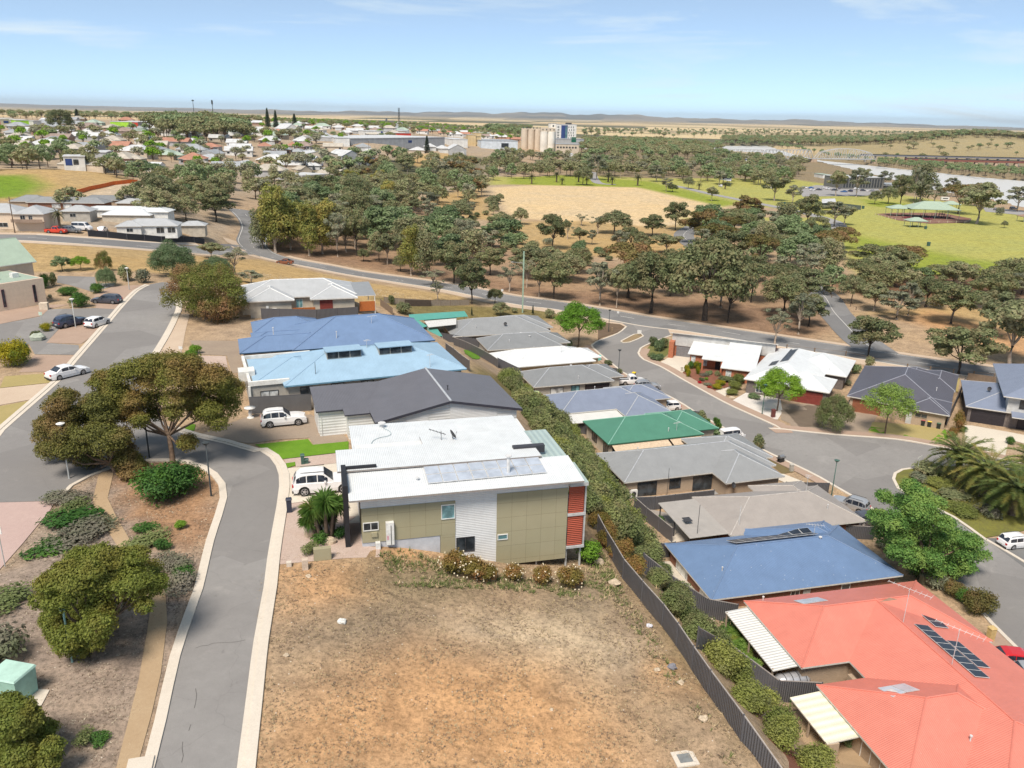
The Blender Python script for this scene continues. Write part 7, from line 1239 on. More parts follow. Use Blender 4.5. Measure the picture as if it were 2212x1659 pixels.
for k, x, y, h, r, key, lb in [('T',620,470,1.2,1.5,'low2','grassy pale shrub at the street bend'),('T',560,440,1,1.3,'tuft','yellow grassy clump at the street bend'),('T',580,330,2.2,1.1,'low3','dark shrub beside the brick pillar'),('T',640,380,2.6,1.2,'low2','tall pale shrub beside the brick pillar'),('T',690,350,2.4,1.2,'low3','dark tall shrub nearest the grey garage door'),
        ('T',920,600,1.6,.6,'goldbush','golden conifer nearest the concrete driveway'),('T',940,650,1.7,.55,'goldbush','golden conifer at the tip of the mulch garden'),('T',1040,620,1.7,.55,'goldbush','golden conifer in the middle of the mulch garden'),('T',965,560,1.6,.8,'greenbush','dark green bush against the brick wall'),('T',1020,560,1.5,.8,'goldbush','yellow green bush against the brick wall'),('T',1060,560,1.3,.7,'greenbush','green bush right of the yellow green bush'),('T',1110,640,.7,1.0,'lowp','grey lavender clump in the mulch garden'),('T',1080,690,.7,.6,'low3','round dark clump in the lower garden'),('T',1130,680,.6,.5,'ball','green ball in the lower garden'),('T',1240,630,.8,.9,'low3','strappy dark clump by the porch'),('T',1160,620,.7,.8,'low2','grey green clump by the porch'),('T',1340,700,1.1,1.8,'low3','long dark hedge under the brick wing'),('T',1060,715,.5,.6,'redbush','magenta flowering cushion in the mulch garden'),('T',1160,765,.5,.6,'redbush','pink flowering cushion near the kerb'),('T',1140,735,.5,.9,'low4','silver cushion plant between the flowering cushions'),('T',1240,770,.9,1.1,'goldbush','yellow hedge tip beside the narrow path'),('T',1280,730,.9,1.1,'goldbush','yellow hedge beside the narrow path'),
        ('T',1390,830,1.2,1.3,'yshrubb','bright lime hedge end at the kerb'),('T',1430,770,1.6,1.5,'yshrubb','bright lime hedge, second from the kerb'),('T',1470,710,1.9,1.5,'yshrubb','bright lime hedge, third from the kerb'),('T',1520,640,2.0,1.4,'yshrubb','bright lime hedge nearest the brick wing'),('T',1620,870,.9,1.3,'low2','dark low shrub under the vivid green round tree'),('T',610,920,.8,1.0,'redbush','scarlet shrub beside the small white hatchback'),('T',690,900,.7,1.6,'low4','silver white shrub right of the scarlet shrub'),('T',1060,1100,1.6,1.4,'low3','olive bush behind the green roof'),('T',1110,1230,2.6,.9,'yucca','yucca clump left of the narrow cypress'),('T',1240,1220,2.6,.9,'yucca','yucca clump right of the narrow cypress'),('T',1160,1260,1.4,2.2,'low2','mixed green hedge behind the tan brick roof'),('T',225,620,1.2,.8,'low3','small dark bush at the short dark fence'),('T',110,530,1.2,.9,'low3','small bush at the graphite roof corner'),
        ('H',870,690,2.6,1.1,'low1','bright green shrub at the timber fence'),('H',750,740,2.0,1.1,'low2','leafy shrub between white and charcoal roofs'),('H',690,840,1.0,.9,'low4','white flowering plants in the side garden'),('H',1670,1240,1.0,.9,'greenbush','dark green clump by the concrete driveway'),('H',2090,1350,1.3,.8,'greenbush','tall green hedge strip beside the steps'),
        ('O',1380,350,1.6,2.6,'low1','olive shrub at the foot of the first palm'),('O',1300,420,1.0,1.7,'low4','grey green shrub in the palm bed'),('O',1500,480,1.1,2.4,'bankshrub3','yellow green groundcover mound in the palm bed'),('O',1690,700,1.0,2.6,'bankshrub3','lime green groundcover mound near the kerb of the palm bed'),('O',1900,720,1.3,2.0,'lowp','grey purple shrub under the palms'),('O',1400,600,1.0,2.2,'low3','dark shrub in the palm bed centre'),('O',1600,560,.9,2.4,'low1','green groundcover shrub in the palm bed centre'),('O',1000,1010,1.0,1.2,'low4','thin shrub beside the pale step of the cobalt house'),
        ('Q',1540,60,2.2,1.5,'brownb','russet shrub at the kerb below the drooping tree'),('Q',1700,230,1.6,1.2,'greenbush','yellow green shrub in the kerb row'),('Q',1820,330,2.6,1.9,'brownb','pinkish brown rounded shrub in the kerb row'),('Q',1460,110,1.6,1.3,'low4','dusky shrub beside the red roof corner'),('Q',1600,180,1.8,1.3,'brownb','reddish shrub between the kerb shrubs')]:
    key = {'yshrubb':'bankshrub3','brownb':'brownbush'}.get(key, key); pw(key,k,x,y,h,r,lb,zz=None,name='yucca' if key == 'yucca' else 'shrub',cat='yucca' if key == 'yucca' else 'shrub')
for k, x, y, h, r, lb in [('O',1620,420,6.4,4.6,'left date palm of the street island'),('O',1850,560,6.2,4.8,'middle date palm of the street island'),('O',2100,720,6.0,5.2,'right date palm of the street island'),('O',2290,520,6.5,4.8,'date palm cut by the right edge of the frame')]: pw('datepalm',k,x,y,h,r,lb,name='date_palm',cat='palm')
pp('smallpalm','A',520,1150,960,130,'small dark palm beside the tan two storey house',name='palm',cat='palm')
# ---------------------------------------------------------------- gums beyond the main road, each where the photograph shows it
W3 = ['gum1','gum2','gum6','gum10','gum3','gum4']
front = [('B',170,1355,780,300,'gum5','tallest yellow green gum at the road bend'),('B',60,1320,990,200,'gum2','green gum leaning at the outer road bend'),('B',300,1330,870,220,'gum5','second yellow green gum from the road bend'),('B',460,1380,920,220,'gum5','yellow green gum with a straight white trunk'),('B',575,1365,905,260,'gum5','yellow green gum with a curved white trunk'),('B',705,1390,990,180,'gum4','grey leafed gum right of the curved white trunk'),('B',930,1430,1320,90,'gum3','small dark gum near the two white road markers'),('B',780,1350,1040,200,'gum1','olive gum behind the small dark gum'),('B',870,1380,960,230,'gum9','dark spreading gum right of the two white markers'),('B',1065,1430,1180,170,'gum6','slim olive gum mid way along the bare verge'),('B',1135,1455,1150,200,'gum1','forked olive gum beside the slim olive gum'),('B',1250,1515,1370,120,'gum3','small round dark gum close to the main road'),('B',1340,1550,1120,180,'gum5','golden topped gum with a pale trunk'),('B',1480,1560,1180,230,'gum2','olive gum right of the golden topped gum'),('B',1710,1620,1260,330,'gum9','broad dark gum above the main road'),('B',1530,1640,1480,200,'gum8','thin yellowish gum in front of the road verge'),
 ('G',390,325,-60,300,'gum9','dark gum in front of the main road by the paling fence'),('G',95,300,90,130,'gum8','bare yellow leafed gum on the near verge'),('G',590,320,190,120,'gum3','drooping dark gum beside the paling fence'),('G',715,215,-60,180,'gum8','bare branched gum across the road from the pale green pole'),('G',865,180,-100,140,'gum8','white barked bare gum right of the pole'),('G',970,260,-60,170,'gum1','slender gum right of the tall pale pole'),('G',1095,280,-70,350,'gum9','spreading gum with a leaning dark trunk'),('G',1495,335,-60,260,'gum4','pale forked gum left of the biggest dark gum'),('G',1640,355,-40,170,'gum1','slim green gum beside the pale forked gum'),('G',1935,400,-120,430,'gum3','big dark gum over the road junction'),('',1448,640,540,90,'gum9','dark gum between the two biggest dark gums'),('',1522,692,520,160,'gum3','biggest dark gum with a double trunk'),('',1572,698,560,90,'gum9','dark gum with a leaning trunk above the skillion house'),
 ('H',60,485,130,240,'gum8','thin rusty gum behind the skillion house'),('H',260,400,30,260,'gum4','pale trunked gum in the bend of the side road'),('H',350,330,60,300,'gum9','dense olive gum inside the side road bend'),('H',865,600,245,420,'gum9','lone dark gum between the main road and the white roof'),('H',1645,745,330,560,'gum9','lone wide dark gum behind the charcoal roofed house'),('H',2085,665,60,560,'gum1','tall pale barked gum at the right edge'),('H',910,200,-80,260,'gum1','olive gum beyond the side road fence'),('H',1110,270,20,320,'gum4','grey leaning gum beside the orange bare earth'),('H',1580,310,-40,440,'gum9','forked gum on the orange bare earth'),('H',720,135,-100,200,'gum6','small olive gum along the side road'),('H',1210,240,-60,200,'gum4','grey gum right of the leaning grey gum'),('H',1940,420,-20,380,'gum1','olive gum left of the tall pale barked gum')]
for k, x, y, tp, w_, key, lb in front: pp(key,k,x,y,tp,w_,lb)
mid = [('C',75,1110,970,120,'gum6','small round gum at the left end of the dry field'),('C',350,1325,1020,260,'gum9','double crowned olive gum on the dry slope'),('C',480,1235,1040,90,'gum8','thin brown gum on the dry slope'),('C',585,1280,1120,150,'gum1','small forked gum on the dry slope'),('C',600,1120,1005,110,'gum8','sparse tall sapling at the field edge'),('C',740,1190,1010,130,'gum8','bare pinkish gum at the field edge'),('C',690,1285,1150,90,'gum4','grey upright gum beside the small forked gum'),('C',880,1190,1000,270,'gum6','full green gum at the edge of the dry field'),('C',1020,1325,1130,200,'gum9','gum with a bent trunk near the gravel track'),('C',920,1350,1150,170,'gum4','small gum left of the bent trunk'),('C',1120,1350,1190,140,'gum6','goblet shaped small gum on bare ground'),('C',1210,1210,1025,220,'gum9','dark gum alone on the green patch'),('C',1335,1365,1170,260,'gum1','wide forked gum on bare ground'),('C',1410,1160,910,220,'gum9','tallest umbrella gum on the green patch'),
 ('C',170,760,660,80,'smallpalm','palm at the left of the green strip'),('C',385,745,640,80,'smallpalm','second palm on the green strip'),('C',432,765,700,70,'smallpalm','small palm right of the second palm'),('C',575,745,670,90,'smallpalm','palm left of the curving drive'),('C',645,768,700,60,'smallpalm','small palm at the curving drive'),('C',830,745,655,90,'smallpalm','palm right of the curving drive'),('C',865,770,690,70,'smallpalm','small palm right of the drive'),('C',1085,775,665,90,'smallpalm','palm in the middle of the green strip'),('C',1615,810,745,70,'smallpalm','palm by the white canopy'),('C',1840,805,735,70,'smallpalm','palm right of the white canopy'),('C',610,770,610,150,'gum6','round gum beside the curving drive'),('C',730,725,500,180,'gum4','tall grey gum by the drive'),('C',1245,740,590,170,'gum4','tall grey gum behind the green strip'),('C',1330,825,700,110,'gum4','slim gum by the park road'),('C',1385,830,760,80,'gum3','small dark gum by the park road'),('C',1725,905,770,110,'gum1','small gum on the lawn by the park road'),('C',1520,800,700,90,'gum6','small gum beyond the park road'),
 ('D',55,905,660,220,'gum1','tall gum left of the riverside car park'),('D',210,930,760,160,'gum4','gum in front of the parked cars'),('D',335,1140,850,240,'gum9','dark gum on the left of the lawn'),('D',170,1080,960,110,'gum4','small grey gum at the lawn edge'),('D',570,1130,900,240,'gum4','leaning grey gum on the lawn'),('D',660,1115,920,170,'gum1','slim gum right of the leaning grey gum'),('D',585,865,620,170,'gum1','gum in front of the glass river building'),('D',760,870,620,180,'gum4','gum right of the glass river building'),('D',920,935,820,100,'gum6','small round gum at the lawn top'),('D',1035,930,780,140,'gum6','dark rounded gum at the lawn top'),('D',1140,960,680,200,'gum9','dark gum behind the smaller shade roof'),('D',1310,920,590,220,'gum2','tall gum before the water'),('D',1430,950,740,180,'gum4','grey gum above the playground'),('D',1280,900,700,130,'gum1','gum left of the tall gum before the water'),('D',1255,930,600,120,'gum4','thin gum before the water'),('D',1640,1020,760,260,'gum7','russet gum right of the playground roof'),('D',1800,1105,700,380,'gum1','leaning white trunked gum right of the playground'),('D',2150,1000,770,210,'gum4','gum at the right edge by the river'),('D',2040,1140,1080,50,'gum6','sapling on the bright lawn'),('D',1160,1500,1290,300,'gum7','umbrella shaped gum with white branches on the lawn'),('D',2000,1030,960,80,'low4','low bush by the riverside cars'),
 ('D',900,1480,1290,420,'gum9','dark clumped gum at the lawn corner'),('D',1600,1640,1440,420,'gum9','dark gum at the lower edge of the lawn'),('D',2080,1620,1450,300,'gum9','dark gum at the right lower edge of the lawn'),('D',1320,1640,1480,170,'gum10','pale blue green gum at the lawn edge'),('D',640,1320,1130,200,'gum7','umbrella gum left of the bright lawn')]
for k, x, y, tp, w_, key, lb in mid: pp(key,k,x,y,tp,w_,lb,name='small_palm' if 'palm' in key else 'gum_tree',cat='palm' if 'palm' in key else 'tree')
taken = [tuple(o.location[:2]) for o in C.objects if o.parent is None and o.name.startswith(('gum_tree','small_palm'))]
def scatter(poly, spacing, kinds, hr, label, group, seed, jit=.8, name='gum_tree', cat='tree', limit=999, zone_px=True):
    rs = random.Random(seed); pts = [P(*q)[:2] for q in poly] if zone_px else poly; xs = [p[0] for p in pts]; ys = [p[1] for p in pts]; c = 0; y = min(ys)
    while y < max(ys):
        x = min(xs)+rs.random()*spacing
        while x < max(xs):
            a, b_ = x+rs.uniform(-1, 1)*spacing*jit*.5, y+rs.uniform(-1, 1)*spacing*jit*.5
            if inpoly(pts, np.array([a]), np.array([b_]))[0] and c < limit and all((a-q[0])**2+(b_-q[1])**2 > (spacing*.55)**2 for q in taken):
                h = rs.uniform(*hr); key = rs.choice(kinds); plant(key, (a, b_, gz(a, b_)), h, LIB[key][3]/LIB[key][2]*h*rs.uniform(1.0, 1.4), label, name, cat, group, rs.uniform(0, 6.28)); taken.append((a, b_)); c += 1
            x += spacing
        y += spacing*.87
    return c
cnt = {}
cnt['bend'] = scatter([(565,520),(600,460),(660,425),(760,400),(830,410),(880,440),(860,500),(900,560),(800,550),(700,535),(600,530)], 15, ['gum1','gum2','gum6','gum9','gum3','gum5','gum10','gum11','gum13','gum16','gum14'], (10,14.5), 'olive gum in the thick stand inside the road bend', 'gums inside the road bend', 1)
cnt['row'] = scatter([(1000,590),(1100,575),(1300,590),(1420,600),(1600,600),(1760,620),(1790,650),(1760,690),(1640,690),(1500,670),(1300,645),(1150,625),(1020,610)], 16, ['gum9','gum12','gum3','gum6','gum1','gum7','gum4','gum11','gum15'], (8,12), 'dark gum in the belt along the far side of the main road', 'gums along the main road', 3)
cnt['rlow'] = scatter([(1840,640),(1850,600),(2000,610),(2230,620),(2230,690),(2100,680),(1960,660)], 13, ['gum9','gum3','gum1','gum12','gum11','gum15','gum13'], (8,11.5), 'dark gum along the near edge of the lawn', 'gums at the near edge of the lawn', 5)
cnt['right'] = scatter([(1480,560),(1500,500),(1600,480),(1700,500),(1800,540),(1830,600),(1760,620),(1640,590),(1540,580)], 13.5, ['gum4','gum9','gum1','gum10','gum7','gum2','gum11','gum13','gum12','gum14','gum15'], (9,14), 'tall gum in the wood between the side road and the lawn', 'gums west of the lawn', 4, limit=75)
cnt['mid'] = scatter([(860,440),(1000,455),(1060,520),(1090,560),(1080,600),(980,590),(900,560),(870,500)], 17, ['gum1','gum4','gum6','gum2','gum8','gum10','gum11','gum13','gum14','gum16'], (7,12), 'mixed gum in the thin woodland left of the dry field', 'gums left of the dry field', 2, limit=60)
FARL = []
def far_scatter(poly, spacing, kinds, hr, seed, zone=None):
    rs = random.Random(seed); pts = [P(*q)[:2] for q in poly]; xs = [p[0] for p in pts]; ys = [p[1] for p in pts]; y = min(ys)
    while y < max(ys):
        x = min(xs)+rs.random()*spacing
        while x < max(xs):
            a, b_ = x+rs.uniform(-.45, .45)*spacing, y+rs.uniform(-.45, .45)*spacing
            if inpoly(pts, np.array([a]), np.array([b_]))[0] and all((a-q[0])**2+(b_-q[1])**2 > (spacing*.5)**2 for q in taken): FARL.append((rs.choice(kinds), a, b_, rs.uniform(*hr), rs.uniform(.85, 1.25), rs.uniform(0, 6.28)))
            x += spacing
        y += spacing*.87
far_scatter([(640,400),(700,375),(860,350),(1000,352),(1045,380),(1040,410),(1050,450),(960,450),(860,430),(760,400)], 18, ['m0','m1','m2','m3','m5','m6','m7','m7'], (8,13), 6)
far_scatter([(1050,398),(1040,345),(1150,345),(1280,352),(1450,360),(1620,372),(1700,385),(1650,405),(1560,400),(1400,388),(1240,382),(1120,388)], 18, ['m0','m1','m2','m3','m4','m5','m2'], (9,13.5), 7)
far_scatter([(565,520),(600,460),(660,425),(760,400),(830,410),(880,440),(900,480),(1000,480),(1060,530),(1090,590),(980,590),(800,550),(600,530)], 14, ['m0','m2','m2','m4','m5','m3','m7'], (7,12), 51)
far_scatter([(1020,612),(1150,590),(1300,590),(1500,590),(1540,560),(1500,520),(1600,485),(1720,505),(1820,560),(1840,610),(1790,650),(1760,690),(1640,695),(1500,670),(1300,645),(1150,628)], 16, ['m0','m2','m2','m5','m0','m6','m3'], (7,11), 52)
far_scatter([(1850,610),(2000,615),(2230,625),(2230,690),(2100,680),(1960,660)], 17, ['m0','m2','m7','m5'], (7,10.5), 53)
far_scatter([(1480,352),(1560,338),(1740,357),(1745,392),(1650,400),(1500,372)], 21, ['m0','m2','m4','m5','m3'], (8,13), 47); far_scatter([(330,420),(420,385),(560,385),(640,400),(600,440),(560,450),(500,430),(400,425)], 17, ['m0','m1','m2','m3','m4','m5'], (8,12.5), 12)
cnt['edge'] = scatter([(1050,470),(1060,430),(1075,420),(1090,470),(1120,540),(1090,540)], 9, ['low1','low2','gum6'], (3,6), 'scrubby bush along the left edge of the dry field', 'scrub left of the dry field', 8, name='shrub', cat='shrub')
cnt['low'] = scatter([(900,440),(1040,430),(1080,500),(1110,560),(1000,540),(900,500)], 9, ['low1','low2','low4','low3'], (1.5,3), 'low shrub on the dry ground left of the field', 'low shrubs left of the field', 9, name='shrub', cat='shrub', limit=34)
cnt['low2'] = scatter([(1110,520),(1300,530),(1420,560),(1400,590),(1200,575),(1100,570)], 11, ['low1','low2','low4'], (1.5,3.2), 'low shrub on the dry slope before the dark belt', 'low shrubs on the dry slope', 10, name='shrub', cat='shrub', limit=22)
cnt['left'] = scatter([(300,470),(340,430),(420,420),(500,430),(500,455),(480,500),(420,510),(330,490)], 12, ['gum6','gum1','gum10','gum9'], (7,11), 'green gum between the houses and the winding road', 'gums left of the winding road', 11)
cnt['river'] = scatter([(1740,392),(1850,398),(1960,412),(2060,425),(2220,460),(2220,470),(2000,440),(1840,410)], 30, ['gum4','gum1'], (12,16), 'tall thin gum on the near bank of the river', 'gums on the near river bank', 13)
print('SCATTER', cnt, treesn[0])
# ---------------------------------------------------------------- the town, silos, bridges
RT = dict(w=mat('sheet_roof_white', (.56,.57,.58), .5, ns=.3), g=mat('sheet_roof_grey', (.33,.35,.37), .5, ns=.3), t=mat('tile_roof_terracotta', (.40,.20,.14), .8, ns=.4), c=mat('sheet_roof_cream', (.46,.42,.36), .6, ns=.3), b=mat('sheet_roof_brown', (.30,.23,.20), .7, ns=.3), s=mat('sheet_roof_sage', (.35,.43,.36), .6, ns=.3), r=mat('sheet_roof_red', (.45,.13,.08), .6, ns=.3))
WT = dict(c=mat('town_wall_cream', (.56,.48,.38), ns=.3), w=mat('town_wall_white', (.70,.70,.68), ns=.3), b=mat('town_wall_brick', (.36,.24,.18), ns=.3), g=mat('town_wall_grey', (.42,.43,.44), ns=.3), t=mat('town_wall_tan', (.50,.38,.27), ns=.3), lime=mat('lime_panel', (.36,.66,.06), ns=.3), red=mat('red_panel', (.55,.06,.04), ns=.3), bl=mat('blue_panel', (.03,.06,.20), ns=.3), pl=mat('town_wall_pale', (.60,.66,.72), ns=.3), y=mat('town_wall_yellow', (.62,.47,.26), ns=.3))
def bldg(name, label, k, xl, yl, xr, yr, top, depth, wm_, rm_, rf='flat', rise=2.0, wins=None, cat='building', over=.3, top_at=None, base=None):
    if base is None: a, c = PZ(k, xl, yl), PZ(k, xr, yr)
    else: a, c = R(*Z(k, xl, yl), base), R(*Z(k, xr, yr), base)
    c = (c[0], a[1]+(c[1]-a[1])*.5, c[2]); h = height_to(a, Z(k, xl, top)[1]); th = math.atan2(c[1]-a[1], c[0]-a[0]); w_ = math.dist(a[:2], c[:2]); e = empty(name, a, th, label, cat)
    b = MB(); b.box(0, w_, 0, depth, -4, h); b.build('wall', wm_, e); r = MB(); o = over
    if rf == 'flat': r.box(-o, w_+o, -o, depth+o, h+.002, h+.35)
    elif rf == 'hip': hip(r, -o, -o, w_+o, depth+o, h+.2, rise/(min(w_, depth)/2+o))
    else:
        n = rf if isinstance(rf, int) else 1
        for i in range(n):
            x0, x1 = w_*i/n-(o if i == 0 else 0), w_*(i+1)/n+(o if i == n-1 else 0); xm = (x0+x1)/2
            r.face([(x0,-o,h),(xm,-o,h+rise),(xm,depth+o,h+rise),(x0,depth+o,h)]); r.face([(xm,-o,h+rise),(x1,-o,h),(x1,depth+o,h),(xm,depth+o,h+rise)]); r.face([(x0+.3,-.02,h-.01),(x1-.3,-.02,h-.01),(xm,-.02,h+rise-.1)], 1)
    r.build('roof', [rm_, GUT if rf in ('flat','hip') else wm_], e)
    for q in (wins or []):
        u0, u1, z0, z1 = q[:4]; m_ = q[4] if len(q) > 4 else GLD; nn = q[5] if len(q) > 5 else 1
        for i in range(nn):
            a0 = u0+(u1-u0)*i/nn; a1 = u0+(u1-u0)*(i+(1 if nn == 1 else .6))/nn; b = MB(); b.box(w_*a0, w_*a1, -.08, .02, h*z0, h*z1); b.build('window' if m_ in (GLD, GLT) else 'panel', m_, e)
    return e, w_, h, depth
bldg('lime_store','bright lime green warehouse end at the far left','A',145,275,290,275,210,40,WT['lime'],RT['w'])
bldg('shop_block','white and red shopfront beside the lime green warehouse','A',295,270,425,265,215,40,WT['w'],RT['w'],wins=[(.0,1,.0,.35,WT['red'])]); bldg('shop_block','pale pink shop front at the far left edge','A',-60,262,140,262,200,40,WT['c'],RT['w'],wins=[(.1,.45,.3,.8,WT['red']),(.65,.95,.45,.8,WT['bl'])])
bldg('lime_store','long lime green warehouse with a red end panel','A',960,285,1205,290,222,60,WT['g'],RT['w'],wins=[(0,.78,.35,1.0,WT['lime']),(.79,1,.1,.95,WT['red'])]); bldg('lime_store','low lime roofed shed behind the large dark tree','A',640,262,750,262,222,30,WT['lime'],RT['w'])
bldg('low_clinic','white flat building with navy panels below the hill','A',560,640,780,650,525,18,WT['w'],RT['w'],wins=[(.08,.4,.35,.85,WT['bl']),(.45,.7,.4,.8)]); bldg('workshop','cream workshop with a wide dark doorway','A',895,665,1140,655,600,22,WT['c'],RT['c'],'gable',1.5,wins=[(.15,.6,.05,.6)]); bldg('workshop','white shed beside the rounded green tree','A',1380,665,1490,650,600,18,WT['w'],RT['w'],'gable',1.5); bldg('car_yard_office','white canopied car yard building','A',920,540,1140,530,490,16,WT['g'],RT['w'])
bldg('hall','white gabled hall on the hill','B',255,335,400,335,285,25,WT['w'],RT['w'],'gable',5,wins=[(.1,.9,.5,.8,WT['pl'],5)]); bldg('red_roof_shop','low shop with a red roof left of the white hall','B',160,350,330,350,330,12,WT['c'],RT['r'])
e, w_, h, d_ = bldg('shopping_centre','very long low grey shopping centre in the middle distance','B',820,425,1700,440,368,70,WT['g'],RT['w'],wins=[(.58,.62,.2,.6,WT['bl'])]); bldg('shopping_centre_wing','white blank wing at the left end of the long grey centre','B',685,435,818,430,362,60,WT['w'],RT['w']); bldg('shopping_centre_wing','white blank wing at the right end of the long grey centre','B',1702,440,1832,445,375,60,WT['w'],RT['w'])
bldg('civic_building','white civic building with a navy band of windows','B',940,350,1165,355,302,30,WT['w'],RT['w'],wins=[(.02,.65,.35,.62),(.66,.74,.1,1,WT['bl'])]); bldg('brick_store','low red brick store right of the civic building','B',1170,358,1350,360,320,25,WT['red'],RT['w']); bldg('long_shed','pale blue warehouse right of the beige towers','B',1945,450,2260,470,385,50,WT['pl'],RT['g'],wins=[(.55,.75,.1,.7)]); bldg('gable_shed','grey gabled shed in front of the white wing','B',1670,510,1820,520,460,18,WT['g'],RT['w'],'gable',4,wins=[(.7,.85,.05,.6,WT['w'])])
bldg('long_store','long white industrial building below the town','B',410,595,740,600,505,22,WT['c'],RT['w'],'gable',2.5,wins=[(.1,.9,.15,.6,WT['w'],6)]); bldg('workshop','pale tin roofed building right of the long white store','B',745,590,940,585,520,24,WT['g'],RT['w'],'gable',4); bldg('house_on_ridge','bright white roofed house beside the gum hill','B',960,600,1110,605,575,16,WT['w'],RT['w'],'hip',3.5,cat='house'); bldg('beige_workshop','beige gabled workshop right of the tyre shop','B',670,715,870,700,680,20,WT['c'],RT['c'],'gable',3); bldg('yard_shed','cream shed in the yard behind the tyre shop','B',385,675,500,670,640,14,WT['c'],RT['c'],'gable',2.5); bldg('dark_canopy','dark charcoal sloping roof by the tyre shop','B',735,640,860,650,592,18,WT['g'],mat('canopy_dark',(.10,.10,.12)))
e, w_, h, d_ = bldg('tyre_shop','white tyre shop with a lettered fascia above the trees','B',405,765,660,745,690,18,WT['w'],RT['w'],wins=[(.08,.5,.05,.55,mat('shutter_pale',(.6,.66,.64)),3)])
def lettering(txt, e, u, v, z, size, m_, name='lettering'):
    cu = bpy.data.curves.new(name, 'FONT'); cu.body = txt; cu.size = size; cu.extrude = .04; o = bpy.data.objects.new('tmp_text', cu); C.objects.link(o); dg = bpy.context.evaluated_depsgraph_get(); me = bpy.data.meshes.new_from_object(o.evaluated_get(dg)); bpy.data.objects.remove(o)
    me.materials.clear(); me.materials.append(m_); q = bpy.data.objects.new(name, me); C.objects.link(q); q.parent = e; q.location = (u, v, z); q.rotation_euler = (math.pi/2, 0, 0); return q
lettering('TYRES', e, w_*.24, -.12, h*.78, h*.20, WT['red']); b = MB(); [b.box(w_*(.035+.022*i), w_*(.035+.022*i+.016), -.16, -.12, h*.81, h*(.87+.015*(i % 3))) for i in range(7)]; b.build('lettering', PD, e)
for k, xl, yl, xr, yr, tp, w, r, lb in [('B',1320,500,1455,500,468,'c','w','cream cottage by the norfolk pine'),('B',1140,500,1240,500,478,'b','t','terracotta roofed house on the ridge'),('B',980,510,1055,515,485,'c','w','cottage with a white roof left of the ridge'),('B',890,480,1000,480,440,'w','g','white shed like house below the grey centre'),('B',1480,470,1560,470,440,'w','w','small white house behind the norfolk pine'),('B',1590,490,1670,490,455,'w','w','white house right of the norfolk pine'),('B',30,465,160,465,435,'c','t','brown roofed cream house at the town edge'),('B',290,460,370,460,430,'c','t','terracotta house behind the grey tree'),('B',1920,345,2035,345,325,'c','s','cream building with a sage roof behind the beige tower'),('B',2095,365,2150,365,345,'w','w','small white gabled house near the right silo')]:
    bldg('cottage', lb, k, xl, yl, xr, yr, tp, 12, WT[w], RT[r], 'hip', 2.6, cat='house', over=.6)
# silos
def silo_row(label, base, n, r, h, th, m_, name='grain_silo', head=None):
    e = empty(name, base, th, label, 'silo'); 
    for i in range(n):
        for j in range(2):
            b = MB(); b.tube([(i*2*r, j*2*r, -3), (i*2*r, j*2*r, h)], [r, r], n=24); b.build('silo_cell', m_, e, smooth=False)
    b = MB(); b.box(-r, (2*n-1)*r, -r*.6, r*2.6, h+.02, h+(head or 4)); b.build('silo_head', WT['c'], e)
    for i in range(n*2): q = MB(); q.box(-r*.5+i*r, -r*.5+i*r+1.2, -r*.6-.1, -r*.6+.02, h+1.2, h+2.6); q.build('window', GLD, e)
    return e
SILM = mat('silo_stained', (.64,.55,.44), .9, ns=.15, c2=(.54,.44,.34)); SILW = mat('silo_cream', (.78,.74,.66), .9, ns=.1)
a = R(*Z('C',75,520),-12); c = R(*Z('C',235,520),-12); r_ = math.dist(a[:2], c[:2])/6.2; hh = height_to(a, Z('C',75,288)[1]); silo_row('stained tan concrete grain silos on the left of the mill', (a[0]+r_, a[1], a[2]), 3, r_, hh, 0, SILM, head=1.2)
a2 = R(*Z('C',240,530),-12); c2 = R(*Z('C',355,530),-12); r2 = math.dist(a2[:2], c2[:2])/4.1; h2 = height_to(a2, Z('C',240,305)[1]); silo_row('cream painted grain silos beside the stained silos', (a2[0]+r2, a2[1]+1, a2[2]), 2, r2, h2, 0, SILW, head=h2*.14)
bldg('mill_tower','narrow cream lift tower at the right end of the silos','C',328,530,372,530,236,12,SILW,RT['c'],wins=[(.3,.6,.9,.95),(.3,.6,.6,.65),(.3,.6,.35,.4)],base=-12); bldg('mill_building','cream three storey mill building in front of the hotel','C',375,540,575,545,415,20,WT['c'],RT['g'],wins=[(.05,.95,.72,.84,GLD,7),(.5,.7,.2,.35)],base=-12); bldg('mill_annex','white gabled annex at the foot of the mill','C',480,560,565,560,520,12,WT['w'],RT['w'],'gable',3,base=-12)
hb = -13; e, w_, h, d_ = bldg('hotel_tower','seven storey white and navy chequered hotel tower','C',378,460,548,462,245,22,WT['w'],RT['w'],base=hb,wins=[(.24,.56,.38,.97,WT['bl']),(.44,.54,.4,.93,GLT)])
rg = random.Random(3)
for i in range(3):
    for j in range(5):
        for s_ in ((.05,.2),(.6,.97)):
            u = s_[0]+(s_[1]-s_[0])*(i+.2*(j % 2))/3.2
            if s_[0] < .1 and i > 1: continue
            b = MB(); b.box(w_*u, w_*(u+.035), -.08, .02, h*(.42+.11*j), h*(.49+.11*j)); b.build('window', GLD, e)
b = MB(); b.box(w_*.5, w_*.78, d_*.2, d_*.5, h+.36, h+2.4); b.build('plant_room', FRD, e); bldg('hotel_podium','grey podium below the chequered hotel tower','C',376,480,612,480,370,24,WT['g'],RT['g'],base=hb,wins=[(.55,.72,.75,1.15,mat('sign_green',(.01,.12,.07)))])
